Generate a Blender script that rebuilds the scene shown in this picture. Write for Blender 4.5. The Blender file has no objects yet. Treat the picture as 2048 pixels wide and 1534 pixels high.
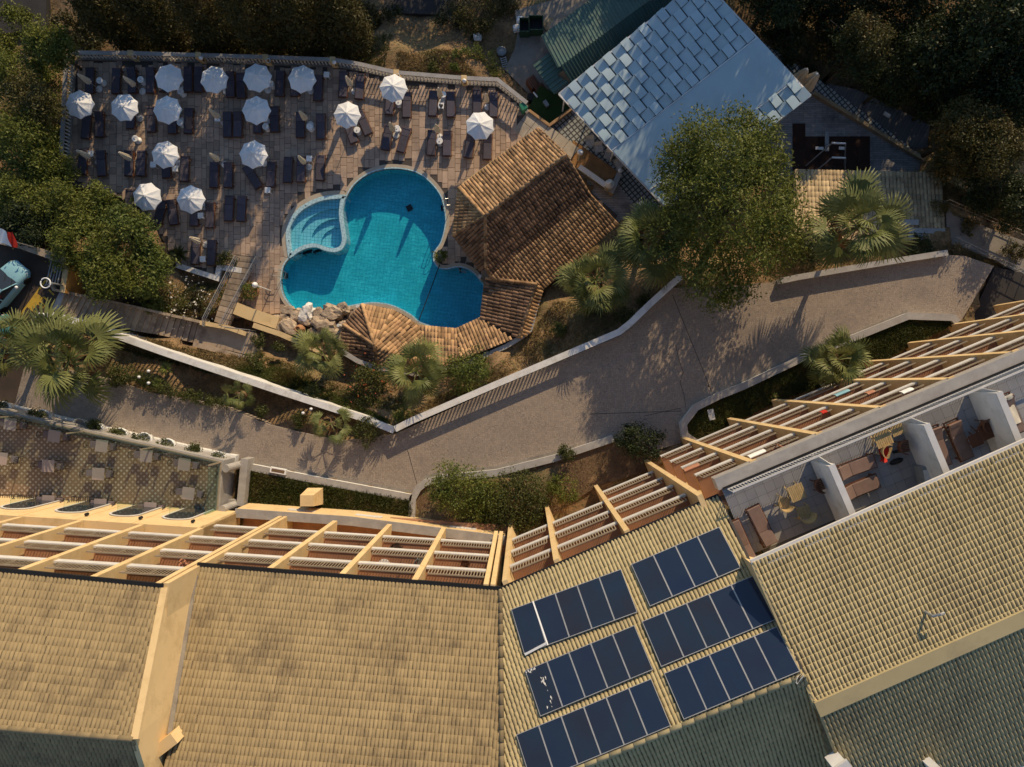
import bpy, bmesh, math, random
import numpy as np
from mathutils import Vector, Matrix, noise as mnoise
R = random.Random(7); NR = np.random.default_rng(7)
S = bpy.context.scene; COL = S.collection; PI = math.pi
# ---------------------------------------------------------------- camera: a drone looking straight down
H, F, U0, V0 = 55.0, 1400.0, 1050.0, 765.0
cd = bpy.data.cameras.new('camera'); cam = bpy.data.objects.new('camera', cd); COL.objects.link(cam)
cam.location = (0, 0, H); cd.sensor_width = 36; cd.lens = F/2048*36
cd.shift_x = (1024-U0)/2048; cd.shift_y = (V0-767)/2048
cd.clip_start = 1; cd.clip_end = 3000; S.camera = cam
# ---------------------------------------------------------------- light
ELEV = math.radians(22.5); SX, SY = .37, .93
_l = math.hypot(SX, SY); SX, SY = SX/_l, SY/_l
W = bpy.data.worlds.new('World'); S.world = W; W.use_nodes = True
wn = W.node_tree.nodes; wl = W.node_tree.links; wn.clear()
sk = wn.new('ShaderNodeTexSky'); sk.sky_type = 'NISHITA'; sk.sun_disc = False
sk.sun_elevation = ELEV; sk.ozone_density = 2.2; sk.dust_density = .3; sk.sun_rotation = math.atan2(SX, SY)
bg = wn.new('ShaderNodeBackground'); bg.inputs['Strength'].default_value = .125
wo = wn.new('ShaderNodeOutputWorld'); wl.new(sk.outputs[0], bg.inputs[0]); wl.new(bg.outputs[0], wo.inputs[0])
sd = bpy.data.lights.new('sun', 'SUN'); sun = bpy.data.objects.new('sun', sd); COL.objects.link(sun)
sd.energy = 4.3; sd.angle = math.radians(.5); sd.color = (1, .77, .49)
sun.location = (30, 70, 60)
sun.rotation_euler = Vector((-SX*math.cos(ELEV), -SY*math.cos(ELEV), -math.sin(ELEV))).to_track_quat('-Z', 'Y').to_euler()
vs = S.view_settings; vs.view_transform = 'Standard'; vs.look = 'None'; vs.gamma = 1; vs.use_curve_mapping = False
vs.exposure = 0.2
# ---------------------------------------------------------------- helpers
def P(u, v, z):
    d = H-z; return Vector(((u-U0)*d/F, (V0-v)*d/F, z))
def XY(px, z): return [P(u, v, z).xy for u, v in px]
def pix(p):
    d = H-p[2]; return U0+p[0]*F/d, V0-p[1]*F/d
def onplane(u, v, p0, n):
    c = Vector((0, 0, H)); r = P(u, v, 0)-c
    return c+r*((p0-c).dot(n)/r.dot(n))
def newell(pts):
    n = Vector((0, 0, 0))
    for i, p in enumerate(pts):
        q = pts[(i+1) % len(pts)]
        n += Vector(((p.y-q.y)*(p.z+q.z), (p.z-q.z)*(p.x+q.x), (p.x-q.x)*(p.y+q.y)))
    return n.normalized()
def spline(pts, k=6, closed=True):
    out = []; n = len(pts); pts = [Vector(p) for p in pts]
    for i in range(n if closed else n-1):
        g = lambda j: pts[j % n] if closed else pts[max(0, min(n-1, j))]
        p0, p1, p2, p3 = g(i-1), g(i), g(i+1), g(i+2)
        for s in range(k):
            t = s/k
            out.append(.5*(2*p1+(p2-p0)*t+(2*p0-5*p1+4*p2-p3)*t*t+(3*p1-p0-3*p2+p3)*t**3))
    if not closed: out.append(pts[-1])
    return out
def area(p): return .5*sum(p[i][0]*p[(i+1) % len(p)][1]-p[(i+1) % len(p)][0]*p[i][1] for i in range(len(p)))
def inpoly(x, y, poly):
    x = np.asarray(x, float); y = np.asarray(y, float); r = np.zeros(x.shape, bool); n = len(poly)
    for i in range(n):
        x1, y1 = poly[i]; x2, y2 = poly[(i+1) % n]
        if y1 == y2: continue
        r ^= ((y1 > y) != (y2 > y)) & (x < (x2-x1)*(y-y1)/(y2-y1)+x1)
    return r
def offset(poly, d):
    s = 1 if area(poly) > 0 else -1; n = len(poly); out = []
    for i in range(n):
        a, b, c = Vector(poly[i-1]), Vector(poly[i]), Vector(poly[(i+1) % n])
        t = ((b-a).normalized()+(c-b).normalized())
        t = t.normalized() if t.length > 1e-6 else (b-a).normalized()
        out.append(b+Vector((t.y, -t.x))*d*s)
    return out
OFF = {}
def tag(o, label=None, cat=None, group=None, kind=None):
    if label: o['label'] = label
    if cat: o['category'] = cat
    if group: o['group'] = group
    if kind: o['kind'] = kind
    return o
def mkmesh(v, f, r=None, smooth=False):
    me = bpy.data.meshes.new('m'); me.from_pydata(v, [], f)
    if r is not None:
        at = me.attributes.new('rnd', 'FLOAT', 'FACE'); at.data.foreach_set('value', np.asarray(r, np.float32))
    if smooth: me.polygons.foreach_set('use_smooth', [True]*len(me.polygons))
    return me
def npmesh(V, Q, r=None, smooth=False):
    V = np.asarray(V, np.float32); Q = np.asarray(Q, np.int32); k = Q.shape[1]; me = bpy.data.meshes.new('m')
    me.vertices.add(len(V)); me.vertices.foreach_set('co', V.ravel())
    me.loops.add(Q.size); me.loops.foreach_set('vertex_index', Q.ravel())
    me.polygons.add(len(Q)); me.polygons.foreach_set('loop_start', np.arange(0, Q.size, k, dtype=np.int32))
    me.polygons.foreach_set('loop_total', np.full(len(Q), k, np.int32))
    if smooth: me.polygons.foreach_set('use_smooth', np.ones(len(Q), bool))
    if r is not None:
        at = me.attributes.new('rnd', 'FLOAT', 'FACE'); at.data.foreach_set('value', np.asarray(r, np.float32))
    me.update(calc_edges=True); return me
def link(name, me, m=None, parent=None, loc=None):
    o = bpy.data.objects.new(name, me); COL.objects.link(o)
    if m and me and not me.materials: me.materials.append(m)
    if parent: o.parent = parent; OFF[o] = OFF.get(parent, Vector((0, 0, 0)))
    if loc is not None: o.location = loc
    return o
class MB:
    def __init__(s): s.v = []; s.f = []; s.r = []
    def add(s, vs, fs, r=0.):
        n = len(s.v); s.v += [tuple(p) for p in vs]; s.f += [tuple(i+n for i in f) for f in fs]; s.r += [r]*len(fs); return s
    def box(s, c, d, rz=0., M=None, r=0.):
        hx, hy, hz = d[0]/2, d[1]/2, d[2]/2
        A = M or Matrix.Rotation(rz, 3, 'Z'); c = Vector(c)
        vs = [c+A @ Vector((x*hx, y*hy, z*hz)) for z in (-1, 1) for x, y in ((-1, -1), (1, -1), (1, 1), (-1, 1))]
        return s.add(vs, [(3, 2, 1, 0), (4, 5, 6, 7), (0, 1, 5, 4), (1, 2, 6, 5), (2, 3, 7, 6), (3, 0, 4, 7)], r)
    def bar(s, a, b, w, h, r=0.):
        a, b = Vector(a), Vector(b); d = b-a; L = d.length
        if L < 1e-6: return s
        y = d/L; up = Vector((0, 0, 1)) if abs(y.z) < .95 else Vector((1, 0, 0))
        x = y.cross(up).normalized(); z = x.cross(y)
        return s.box((a+b)/2, (w, L, h), M=Matrix((x, y, z)).transposed(), r=r)
    def prism(s, pts, z0, z1, r=0., bottom=False):
        pts = [Vector(p).xy for p in pts]
        if area(pts) < 0: pts = pts[::-1]
        n = len(pts); vs = [(p.x, p.y, z0) for p in pts]+[(p.x, p.y, z1) for p in pts]
        fs = [tuple(range(n, 2*n))]+[(i, (i+1) % n, n+(i+1) % n, n+i) for i in range(n)]
        if bottom: fs.append(tuple(range(n-1, -1, -1)))
        return s.add(vs, fs, r)
    def ring(s, a, b, z0, z1, r=0.):                # closed strip between two loops of equal length
        if area(a) < 0: a, b = a[::-1], b[::-1]
        n = len(a); vs = [(p[0], p[1], z) for z in (z0, z1) for L in (a, b) for p in L]; fs = []
        for i in range(n):
            j = (i+1) % n
            fs += [(2*n+i, 2*n+j, 3*n+j, 3*n+i), (i, j, 2*n+j, 2*n+i), (n+j, n+i, 3*n+i, 3*n+j)]
        return s.add(vs, fs, r)
    def path(s, pts, w, z0, z1, r=0., side=0.):        # wall along a polyline, z0/z1 numbers or lists
        pts = [Vector(p).xy for p in pts]; n = len(pts)
        z0 = z0 if isinstance(z0, (list, tuple)) else [z0]*n; z1 = z1 if isinstance(z1, (list, tuple)) else [z1]*n
        vs = []
        for i, p in enumerate(pts):
            a = pts[max(0, i-1)]; b = pts[min(n-1, i+1)]; t = Vector((0, 0))
            if i > 0: t += (p-pts[i-1]).normalized()
            if i < n-1: t += (pts[i+1]-p).normalized()
            t.normalize(); q = Vector((-t.y, t.x)); k = 1.
            if 0 < i < n-1: k = 1/max(.5, t.dot((p-pts[i-1]).normalized()))
            l = p+q*(w/2+side)*k; m = p-q*(w/2-side)*k
            vs += [(l.x, l.y, z0[i]), (m.x, m.y, z0[i]), (m.x, m.y, z1[i]), (l.x, l.y, z1[i])]
        fs = [(3, 2, 1, 0), tuple(4*(n-1)+k for k in range(4))]
        for i in range(n-1):
            a, b = 4*i, 4*i+4
            fs += [(a+3, b+3, b+2, a+2)[::-1], (a, b, b+3, a+3), (a+1, a+2, b+2, b+1)]
        return s.add(vs, fs, r)
    def tube(s, pts, rad, n=6, r=0.):
        pts = [Vector(p) for p in pts]; k = len(pts); rad = rad if isinstance(rad, (list, tuple)) else [rad]*k; vs = []
        for i, p in enumerate(pts):
            d = (pts[min(k-1, i+1)]-pts[max(0, i-1)]).normalized()
            x = d.cross(Vector((.3, .9, .1)) if abs(d.y) < .8 else Vector((1, 0, .2))).normalized(); y = d.cross(x)
            vs += [p+(x*math.cos(2*PI*j/n)+y*math.sin(2*PI*j/n))*rad[i] for j in range(n)]
        fs = [(i*n+j, i*n+(j+1) % n, (i+1)*n+(j+1) % n, (i+1)*n+j) for i in range(k-1) for j in range(n)]
        return s.add(vs, fs+[tuple(range(n-1, -1, -1)), tuple(range((k-1)*n, k*n))], r)
    def lathe(s, prof, c=(0, 0, 0), n=10, r=0., sx=1, sy=1):
        c = Vector(c); vs = [c+Vector((q*math.cos(2*PI*j/n)*sx, q*math.sin(2*PI*j/n)*sy, z)) for q, z in prof for j in range(n)]
        k = len(prof)
        fs = [(i*n+j, i*n+(j+1) % n, (i+1)*n+(j+1) % n, (i+1)*n+j) for i in range(k-1) for j in range(n)]
        return s.add(vs, fs+[tuple(range(n-1, -1, -1)), tuple(range((k-1)*n, k*n))], r)
    def face(s, pts, r=0.): return s.add(pts, [tuple(range(len(pts)))], r)
    def mesh(s, off=None, smooth=False):
        v = s.v if off is None else [(a-off[0], b-off[1], c-off[2]) for a, b, c in s.v]
        return mkmesh(v, s.f, s.r, smooth)
    def build(s, name, m, parent=None, smooth=False):
        return link(name, s.mesh(OFF.get(parent), smooth), m, parent)
def thing(name, label, cat, loc, rz=0., group=None):
    o = bpy.data.objects.new(name, None); COL.objects.link(o); o.empty_display_size = .3
    o.location = loc; o.rotation_euler.z = rz; OFF[o] = Vector(loc); return tag(o, label, cat, group)
def solo(mb, name, m, label, cat, loc, group=None, smooth=False, kind=None):
    o = link(name, mb.mesh(Vector(loc), smooth), m); o.location = loc; OFF[o] = Vector(loc)
    return tag(o, label, cat, group, kind)
def struct(mb, name, m, kind='structure', smooth=False):
    o = link(name, mb.mesh(None, smooth), m); OFF[o] = Vector((0, 0, 0)); return tag(o, kind=kind)
def copy_tree(o, parent=None):
    c = o.copy(); COL.objects.link(c)
    if parent: c.parent = parent
    for ch in KIDS.get(o) or o.children: copy_tree(ch, c)
    return c
KIDS = {}
def dup(o, loc, rz=0., label=None, group=None, sc=None):
    """a copy of a thing with its parts; the first use moves the thing itself"""
    if o not in KIDS:
        KIDS[o] = list(o.children); c = o
        for ch in KIDS[o]: KIDS[ch] = list(ch.children)
    else: c = copy_tree(o)
    c.location = loc; c.rotation_euler.z = rz
    if sc: c.scale = (sc,)*3 if not hasattr(sc, '__len__') else sc
    tag(c, label, None, group); return c
def filled(loops, z):                                 # flat face with holes
    bm = bmesh.new(); es = []
    for L in loops:
        vv = [bm.verts.new((p[0], p[1], z)) for p in L]
        es += [bm.edges.new((vv[i], vv[(i+1) % len(vv)])) for i in range(len(vv))]
    bmesh.ops.triangle_fill(bm, edges=es, use_beauty=True)
    for f in bm.faces:
        if f.normal.z < 0: f.normal_flip()
    v = [x.co[:] for x in bm.verts]; bm.verts.index_update(); f = [tuple(q.index for q in x.verts) for x in bm.faces]; bm.free()
    return v, f
ORD = ['first', 'second', 'third', 'fourth', 'fifth', 'sixth', 'seventh', 'eighth', 'ninth', 'tenth', 'eleventh', 'twelfth',
       'thirteenth', 'fourteenth', 'fifteenth', 'sixteenth', 'seventeenth', 'eighteenth', 'nineteenth', 'twentieth']
def nth(i, n, a='left', b='right'):
    if n == 1: return 'only'
    if i == 0: return a+'most'
    if i == n-1: return b+'most'
    return ORD[i]+' from the '+a if i < n/2 else ORD[n-1-i]+' from the '+b
# ---------------------------------------------------------------- materials
def nt(name):
    m = bpy.data.materials.new(name); m.use_nodes = True; N = m.node_tree.nodes; N.clear()
    return m, N, m.node_tree.links.new
def mixc(N, L, f, a, b, mode='MIX'):
    x = N.new('ShaderNodeMix'); x.data_type = 'RGBA'; x.blend_type = mode; x.clamp_factor = True
    for s, val in ((0, f), (6, a), (7, b)):
        if hasattr(val, 'links'): L(val, x.inputs[s])
        elif s == 0: x.inputs[0].default_value = val
        else: x.inputs[s].default_value = (*val, 1) if len(val) == 3 else val
    return x.outputs[2]
def math_(N, L, op, a, b=0., c=None):
    x = N.new('ShaderNodeMath'); x.operation = op
    for i, val in enumerate((a, b, c)):
        if val is None: continue
        if hasattr(val, 'links'): L(val, x.inputs[i])
        else: x.inputs[i].default_value = val
    return x.outputs[0]
def noise(N, L, vec, sc, det=4, rough=.6, dist=0):
    x = N.new('ShaderNodeTexNoise'); x.inputs['Scale'].default_value = sc; x.inputs['Detail'].default_value = det
    x.inputs['Roughness'].default_value = rough; x.inputs['Distortion'].default_value = dist; L(vec, x.inputs['Vector']); return x.outputs['Fac']
def ramp(N, L, f, a, b):
    x = N.new('ShaderNodeMapRange'); x.inputs[1].default_value = a; x.inputs[2].default_value = b; L(f, x.inputs[0]); return x.outputs[0]
def rnd(N, L):
    a = N.new('ShaderNodeAttribute'); a.attribute_name = 'rnd'; o = N.new('ShaderNodeObjectInfo')
    return math_(N, L, 'FRACT', math_(N, L, 'ADD', a.outputs['Fac'], o.outputs['Random']))
def posn(N, sx=None):
    g = N.new('ShaderNodeNewGeometry'); return g.outputs['Position']
def bsdf(N, L, col, rough=.8, spec=.3, metal=0., height=None, bump=.3, dist=.02, out=True):
    p = N.new('ShaderNodeBsdfPrincipled'); p.inputs['Roughness'].default_value = rough
    p.inputs['Specular IOR Level'].default_value = spec; p.inputs['Metallic'].default_value = metal
    if hasattr(col, 'links'): L(col, p.inputs['Base Color'])
    else: p.inputs['Base Color'].default_value = (*col, 1)
    if height is not None:
        b = N.new('ShaderNodeBump'); b.inputs['Strength'].default_value = bump; b.inputs['Distance'].default_value = dist
        L(height, b.inputs['Height']); L(b.outputs[0], p.inputs['Normal'])
    if out:
        o = N.new('ShaderNodeOutputMaterial'); L(p.outputs[0], o.inputs[0])
    return p
def mat(name, c1, c2=None, sc=1.2, var=.15, rough=.8, spec=.3, metal=0., bump=.25, bsc=25., dist=.02, dirt=None, dsc=.5, lip=None):
    m, N, L = nt(name); g = posn(N); c2 = c2 or tuple(x*.75 for x in c1)
    col = mixc(N, L, ramp(N, L, noise(N, L, g, sc, 6), .3, .7), c1, c2)
    if dirt: col = mixc(N, L, ramp(N, L, noise(N, L, g, dsc, 8, .7), .5, .72), col, dirt)
    if var:
        k = math_(N, L, 'MULTIPLY_ADD', rnd(N, L), 2*var, 1-var)
        col = mixc(N, L, 1., col, k, 'MULTIPLY')
    if lip:                                          # pale front edge of each tile
        a = N.new('ShaderNodeAttribute'); a.attribute_name = 'lip'; col = mixc(N, L, math_(N, L, 'MULTIPLY', a.outputs['Fac'], .8), col, lip)
    bsdf(N, L, col, rough, spec, metal, noise(N, L, g, bsc, 5) if bump else None, bump, dist)
    return m
def leafmat(name, c1, c2, c3=None, trans=.25, var=.35, spec=.25):
    m, N, L = nt(name); r = rnd(N, L); g = posn(N)
    col = mixc(N, L, r, c1, c2)
    if c3: col = mixc(N, L, ramp(N, L, noise(N, L, g, .5, 3), .5, .75), col, c3)
    p = bsdf(N, L, col, .55, spec, out=False)
    t = N.new('ShaderNodeBsdfTranslucent'); L(col, t.inputs[0])
    x = N.new('ShaderNodeMixShader'); x.inputs[0].default_value = trans; L(p.outputs[0], x.inputs[1]); L(t.outputs[0], x.inputs[2])
    o = N.new('ShaderNodeOutputMaterial'); L(x.outputs[0], o.inputs[0]); return m
def gridmat(name, c1, c2, mort, w, h, ms, off=0., rot=0., rough=.5, spec=.4, nsc=2., bump=.3, dirt=None):
    m, N, L = nt(name); g = posn(N)
    mp = N.new('ShaderNodeMapping'); mp.inputs['Rotation'].default_value = (0, 0, rot); L(g, mp.inputs[0])
    b = N.new('ShaderNodeTexBrick'); b.offset = off; b.inputs['Scale'].default_value = 1; b.inputs['Brick Width'].default_value = w
    b.inputs['Row Height'].default_value = h; b.inputs['Mortar Size'].default_value = ms; b.inputs['Mortar Smooth'].default_value = .3
    b.inputs['Color1'].default_value = (*c1, 1); b.inputs['Color2'].default_value = (*c2, 1); b.inputs['Mortar'].default_value = (*mort, 1)
    L(mp.outputs[0], b.inputs['Vector'])
    k = math_(N, L, 'MULTIPLY_ADD', noise(N, L, g, nsc, 6), .5, .75)
    col = mixc(N, L, 1., b.outputs['Color'], k, 'MULTIPLY')
    if dirt: col = mixc(N, L, ramp(N, L, noise(N, L, g, .6, 8, .7), .48, .72), col, dirt)
    bsdf(N, L, col, rough, spec, 0, math_(N, L, 'SUBTRACT', 1., b.outputs['Fac']), bump, .01); return m
MT = {}
MT['paving'] = mat('stone_paving', (.44, .325, .235), (.34, .25, .185), .9, .22, .75, bump=.35, bsc=18, dirt=(.245, .185, .145), dsc=.8)
MT['mortar'] = mat('paving_mortar', (.085, .07, .06), (.06, .05, .043), 2, 0)
MT['pale_slab'] = mat('pale_stone_slab', (.44, .39, .32), (.36, .32, .26), 1, .1, dirt=(.25, .22, .18))
MT['coping'] = mat('pool_coping', (.42, .36, .28), (.34, .29, .22), 2, .1)
MT['yellow'] = mat('yellow_render', (.68, .50, .265), (.62, .455, .235), .5, .04, .85, .2, bump=.12, bsc=40, dirt=(.50, .355, .175), dsc=1.1)
MT['yellow_deep'] = mat('ochre_render', (.60, .33, .10), (.53, .28, .08), .7, .05, .85, .2, bump=.12, bsc=40)
MT['white'] = mat('white_paint', (.74, .73, .70), (.64, .63, .60), 1.5, .04, .6, .3, bump=.1, dirt=(.45, .43, .39), dsc=.9)
MT['white_clean'] = mat('clean_white', (.80, .80, .78), (.74, .74, .72), 3, .03, .5, .35, bump=0)
MT['marble'] = mat('grey_marble_cap', (.40, .38, .35), (.29, .275, .26), 1.6, .05, .45, .4, bump=.1, dirt=(.30, .27, .24), dsc=1.2)
MT['canvas'] = mat('white_canvas', (.78, .79, .78), (.70, .71, .70), 2, .05, .8, .15, bump=.1, bsc=8)
MT['cream'] = mat('cream_canvas', (.74, .67, .53), (.64, .57, .44), 4, .06, .85, .15, bump=.2, bsc=10)
MT['navy'] = mat('navy_cushion', (.085, .078, .098), (.068, .062, .080), 3, .18, .85, .2, bump=.15, bsc=30)
MT['mauve'] = mat('mauve_cushion', (.205, .165, .175), (.17, .135, .145), 3, .15, .85, .2, bump=.15)
MT['brown_cushion'] = mat('brown_cushion', (.20, .135, .11), (.16, .105, .085), 3, .1, .85, .2, bump=.15)
MT['wood'] = mat('brown_wood', (.16, .062, .028), (.10, .038, .018), 5, .2, .5, .35, bump=.2)
MT['wicker'] = mat('tan_wicker', (.50, .36, .17), (.33, .23, .10), 14, .1, .7, .3, bump=.5, bsc=60)
MT['iron'] = mat('black_iron', (.02, .019, .018), (.035, .03, .027), 6, .1, .5, .4, bump=0)
MT['steel'] = mat('steel_tube', (.42, .41, .39), (.34, .33, .31), 5, .05, .35, .5, .6, bump=0)
MT['grey'] = mat('grey_metal', (.30, .31, .31), (.24, .25, .25), 4, .05, .5, .4, .2, bump=0)
MT['tan_rail'] = mat('tan_railing', (.33, .27, .195), (.26, .215, .155), 3, .06, .55, .35, bump=0)
MT['rail_white'] = mat('balcony_upstand', (.60, .59, .57), (.52, .51, .49), 2, .05, .6, .3, bump=.05)
MT['floor_terra'] = mat('terracotta_floor', (.40, .21, .12), (.32, .165, .10), 2, .06, .6, .3, bump=.1)
MT['door'] = mat('brown_shutter', (.20, .10, .05), (.15, .075, .04), 8, .1, .5, .3, bump=.2)
MT['glassdark'] = mat('dark_window_glass', (.025, .032, .04), (.02, .025, .03), 1, .02, .06, .6, bump=0)
MT['tile_olive'] = mat('olive_roof_tile', (.275, .212, .118), (.225, .172, .096), .5, .09, .85, .2, bump=.35, bsc=30, dirt=(.125, .095, .06), dsc=.6, lip=(.50, .41, .26))
MT['tile_gold'] = mat('golden_roof_tile', (.40, .335, .19), (.345, .285, .16), .5, .08, .85, .2, bump=.3, bsc=30, dirt=(.27, .22, .13), dsc=.4, lip=(.56, .49, .30))
MT['tile_under'] = mat('roof_underlay', (.15, .12, .085), (.11, .09, .065), 2, .1)
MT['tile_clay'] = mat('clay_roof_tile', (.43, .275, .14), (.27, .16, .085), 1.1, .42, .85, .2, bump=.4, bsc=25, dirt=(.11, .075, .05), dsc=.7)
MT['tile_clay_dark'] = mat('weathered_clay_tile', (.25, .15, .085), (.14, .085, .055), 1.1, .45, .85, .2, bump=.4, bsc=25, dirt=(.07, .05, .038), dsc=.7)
MT['clay_under'] = mat('clay_channel', (.055, .035, .024), (.035, .023, .017), 2, .1)
MT['brown_tile'] = mat('tan_pan_tile', (.46, .36, .215), (.33, .25, .15), .8, .25, .85, .2, bump=.3, dirt=(.17, .12, .08), dsc=.9)
MT['panel_white'] = mat('white_roof_panel', (.44, .56, .60), (.39, .51, .55), .5, .07, .45, .4, bump=.05, dirt=(.36, .46, .50), dsc=.4)
MT['panel_smooth'] = mat('white_membrane', (.41, .53, .575), (.37, .485, .53), .35, .02, .4, .4, bump=.05, dirt=(.35, .44, .48), dsc=.3)
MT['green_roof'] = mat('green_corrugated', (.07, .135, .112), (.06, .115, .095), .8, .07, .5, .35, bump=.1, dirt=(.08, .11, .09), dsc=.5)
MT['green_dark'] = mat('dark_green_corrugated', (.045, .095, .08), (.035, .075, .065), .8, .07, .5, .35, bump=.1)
MT['concrete'] = mat('grey_concrete', (.27, .245, .21), (.20, .18, .155), .8, .06, .9, .2, bump=.3, dirt=(.13, .115, .10), dsc=.5)
MT['step'] = mat('step_concrete', (.40, .32, .235), (.31, .245, .18), 1.5, .18, .9, .2, bump=.3, dirt=(.15, .115, .085), dsc=1)
MT['asphalt'] = mat('dark_asphalt', (.05, .047, .047), (.038, .036, .036), 1, 0, .9, .2, bump=.4, bsc=60)
MT['red_asphalt'] = mat('brown_parking_paving', (.075, .055, .043), (.05, .038, .03), 1, .06, .9, .2, bump=.4, bsc=40)
MT['mat'] = mat('brown_rubber_mat', (.050, .026, .018), (.04, .021, .015), 2, .12, .9, .2, bump=.3)
MT['turf'] = mat('artificial_turf', (.035, .06, .018), (.028, .05, .015), 3, 0, .9, .1, bump=.5, bsc=80)
MT['soil_orange'] = mat('orange_soil', (.36, .20, .085), (.25, .135, .06), 1.4, 0, .95, .1, bump=.6, bsc=9, dist=.06, dirt=(.15, .10, .055), dsc=1)
MT['rock'] = mat('limestone_rock', (.46, .37, .27), (.33, .25, .175), 1.8, .15, .9, .2, bump=.9, bsc=5, dist=.1, dirt=(.19, .14, .10), dsc=1.4)
MT['white_rock'] = mat('white_rock', (.72, .70, .66), (.58, .55, .50), 2, .05, .9, .2, bump=.8, bsc=5, dist=.08)
MT['terracotta'] = mat('terracotta_jar', (.42, .22, .11), (.33, .165, .08), 4, .06, .8, .2, bump=.2)
MT['bark'] = mat('bark', (.13, .095, .065), (.08, .058, .04), 5, .1, .95, .1, bump=.8, bsc=14, dist=.05)
MT['palm_bark'] = mat('palm_trunk_fibre', (.20, .14, .09), (.11, .075, .05), 7, .1, .95, .1, bump=.9, bsc=16, dist=.06)
MT['soil'] = mat('flowerbed_soil', (.19, .125, .075), (.12, .078, .048), 1.2, 0, .95, .1, bump=.7, bsc=9, dist=.05)
MT['grass_base'] = mat('lawn_soil', (.055, .062, .018), (.075, .062, .022), .6, 0, .95, .1, bump=.6, bsc=40, dirt=(.13, .085, .035), dsc=.5)
MT['green_bin'] = mat('green_plastic', (.02, .20, .11), (.016, .16, .09), 2, .05, .45, .4, bump=0)
MT['dumpster'] = mat('dark_green_steel', (.02, .06, .03), (.015, .045, .024), 2, .05, .5, .4, bump=0)
MT['blue_car'] = mat('pale_blue_car_paint', (.22, .42, .48), (.21, .40, .46), .5, .01, .25, .5, bump=0)
MT['teal_car'] = mat('teal_car_paint', (.05, .17, .16), (.05, .16, .15), .5, .01, .25, .5, bump=0)
MT['black'] = mat('black_rubber', (.012, .012, .013), (.016, .016, .016), 4, .05, .7, .3, bump=0)
MT['line_yellow'] = mat('yellow_road_paint', (.55, .36, .05), (.42, .27, .04), 3, .05, .8, .2, bump=.1, dirt=(.2, .14, .05), dsc=2)
MT['red'] = mat('red_fabric', (.50, .035, .02), (.42, .03, .02), 4, .03, .8, .2, bump=.1)
MT['blue'] = mat('blue_plastic', (.02, .06, .35), (.02, .05, .3), 4, .03, .6, .3, bump=0)
MT['lime'] = mat('green_light_plastic', (.22, .42, .12), (.2, .38, .1), 4, .03, .6, .3, bump=0)
MT['skin'] = mat('skin', (.42, .20, .12), (.36, .165, .10), 6, 0, .6, .3, bump=0)
MT['hair'] = mat('dark_hair', (.022, .013, .01), (.03, .018, .012), 12, 0, .6, .4, bump=0)
MT['swim'] = mat('dark_swimwear', (.03, .02, .04), (.025, .02, .035), 6, 0, .8, .2, bump=0)
MT['alu'] = mat('aluminium_frame', (.40, .40, .39), (.33, .33, .325), 4, .03, .4, .5, .4, bump=0)
MT['lattice'] = gridmat('patterned_terrace_tile', (.44, .39, .31), (.38, .33, .26), (.20, .14, .09), .27, .27, .085, 0, PI/4, .6, .3, 1.5, .1, (.22, .15, .09))
MT['lattice_grey'] = gridmat('grey_lattice_tile', (.36, .38, .36), (.30, .32, .31), (.06, .06, .06), .33, .33, .06, 0, PI/3.6, .7, .3, 1.5, .1)
MT['bluestone'] = gridmat('grey_blue_stone_strips', (.36, .34, .32), (.25, .24, .235), (.09, .085, .08), .9, .14, .012, .37, 0, .75, .3, 3, .5, (.09, .088, .09))
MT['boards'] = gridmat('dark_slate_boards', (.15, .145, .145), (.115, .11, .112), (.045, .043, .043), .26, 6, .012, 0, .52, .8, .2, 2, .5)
MT['poolt'] = gridmat('blue_pool_mosaic', (.035, .60, .76), (.03, .56, .71), (.012, .36, .48), .27, .27, .012, 0, .12, .3, .4, .8, .05)
MT['kidst'] = gridmat('pale_pool_mosaic', (.22, .66, .80), (.19, .62, .76), (.03, .24, .32), .27, .27, .014, 0, .05, .3, .4, .8, .05)
MT['rimt'] = gridmat('pale_blue_rim_mosaic', (.42, .60, .66), (.38, .56, .63), (.14, .28, .34), .26, .26, .012, 0, .3, .35, .4, 1.2, .1)
MT['tfloor'] = mat('grey_floor_tile', (.33, .315, .30), (.27, .26, .25), 1.2, .08, .5, .35, bump=.06)
MT['grout'] = mat('dark_grout', (.12, .115, .11), None, 2, 0)
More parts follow.
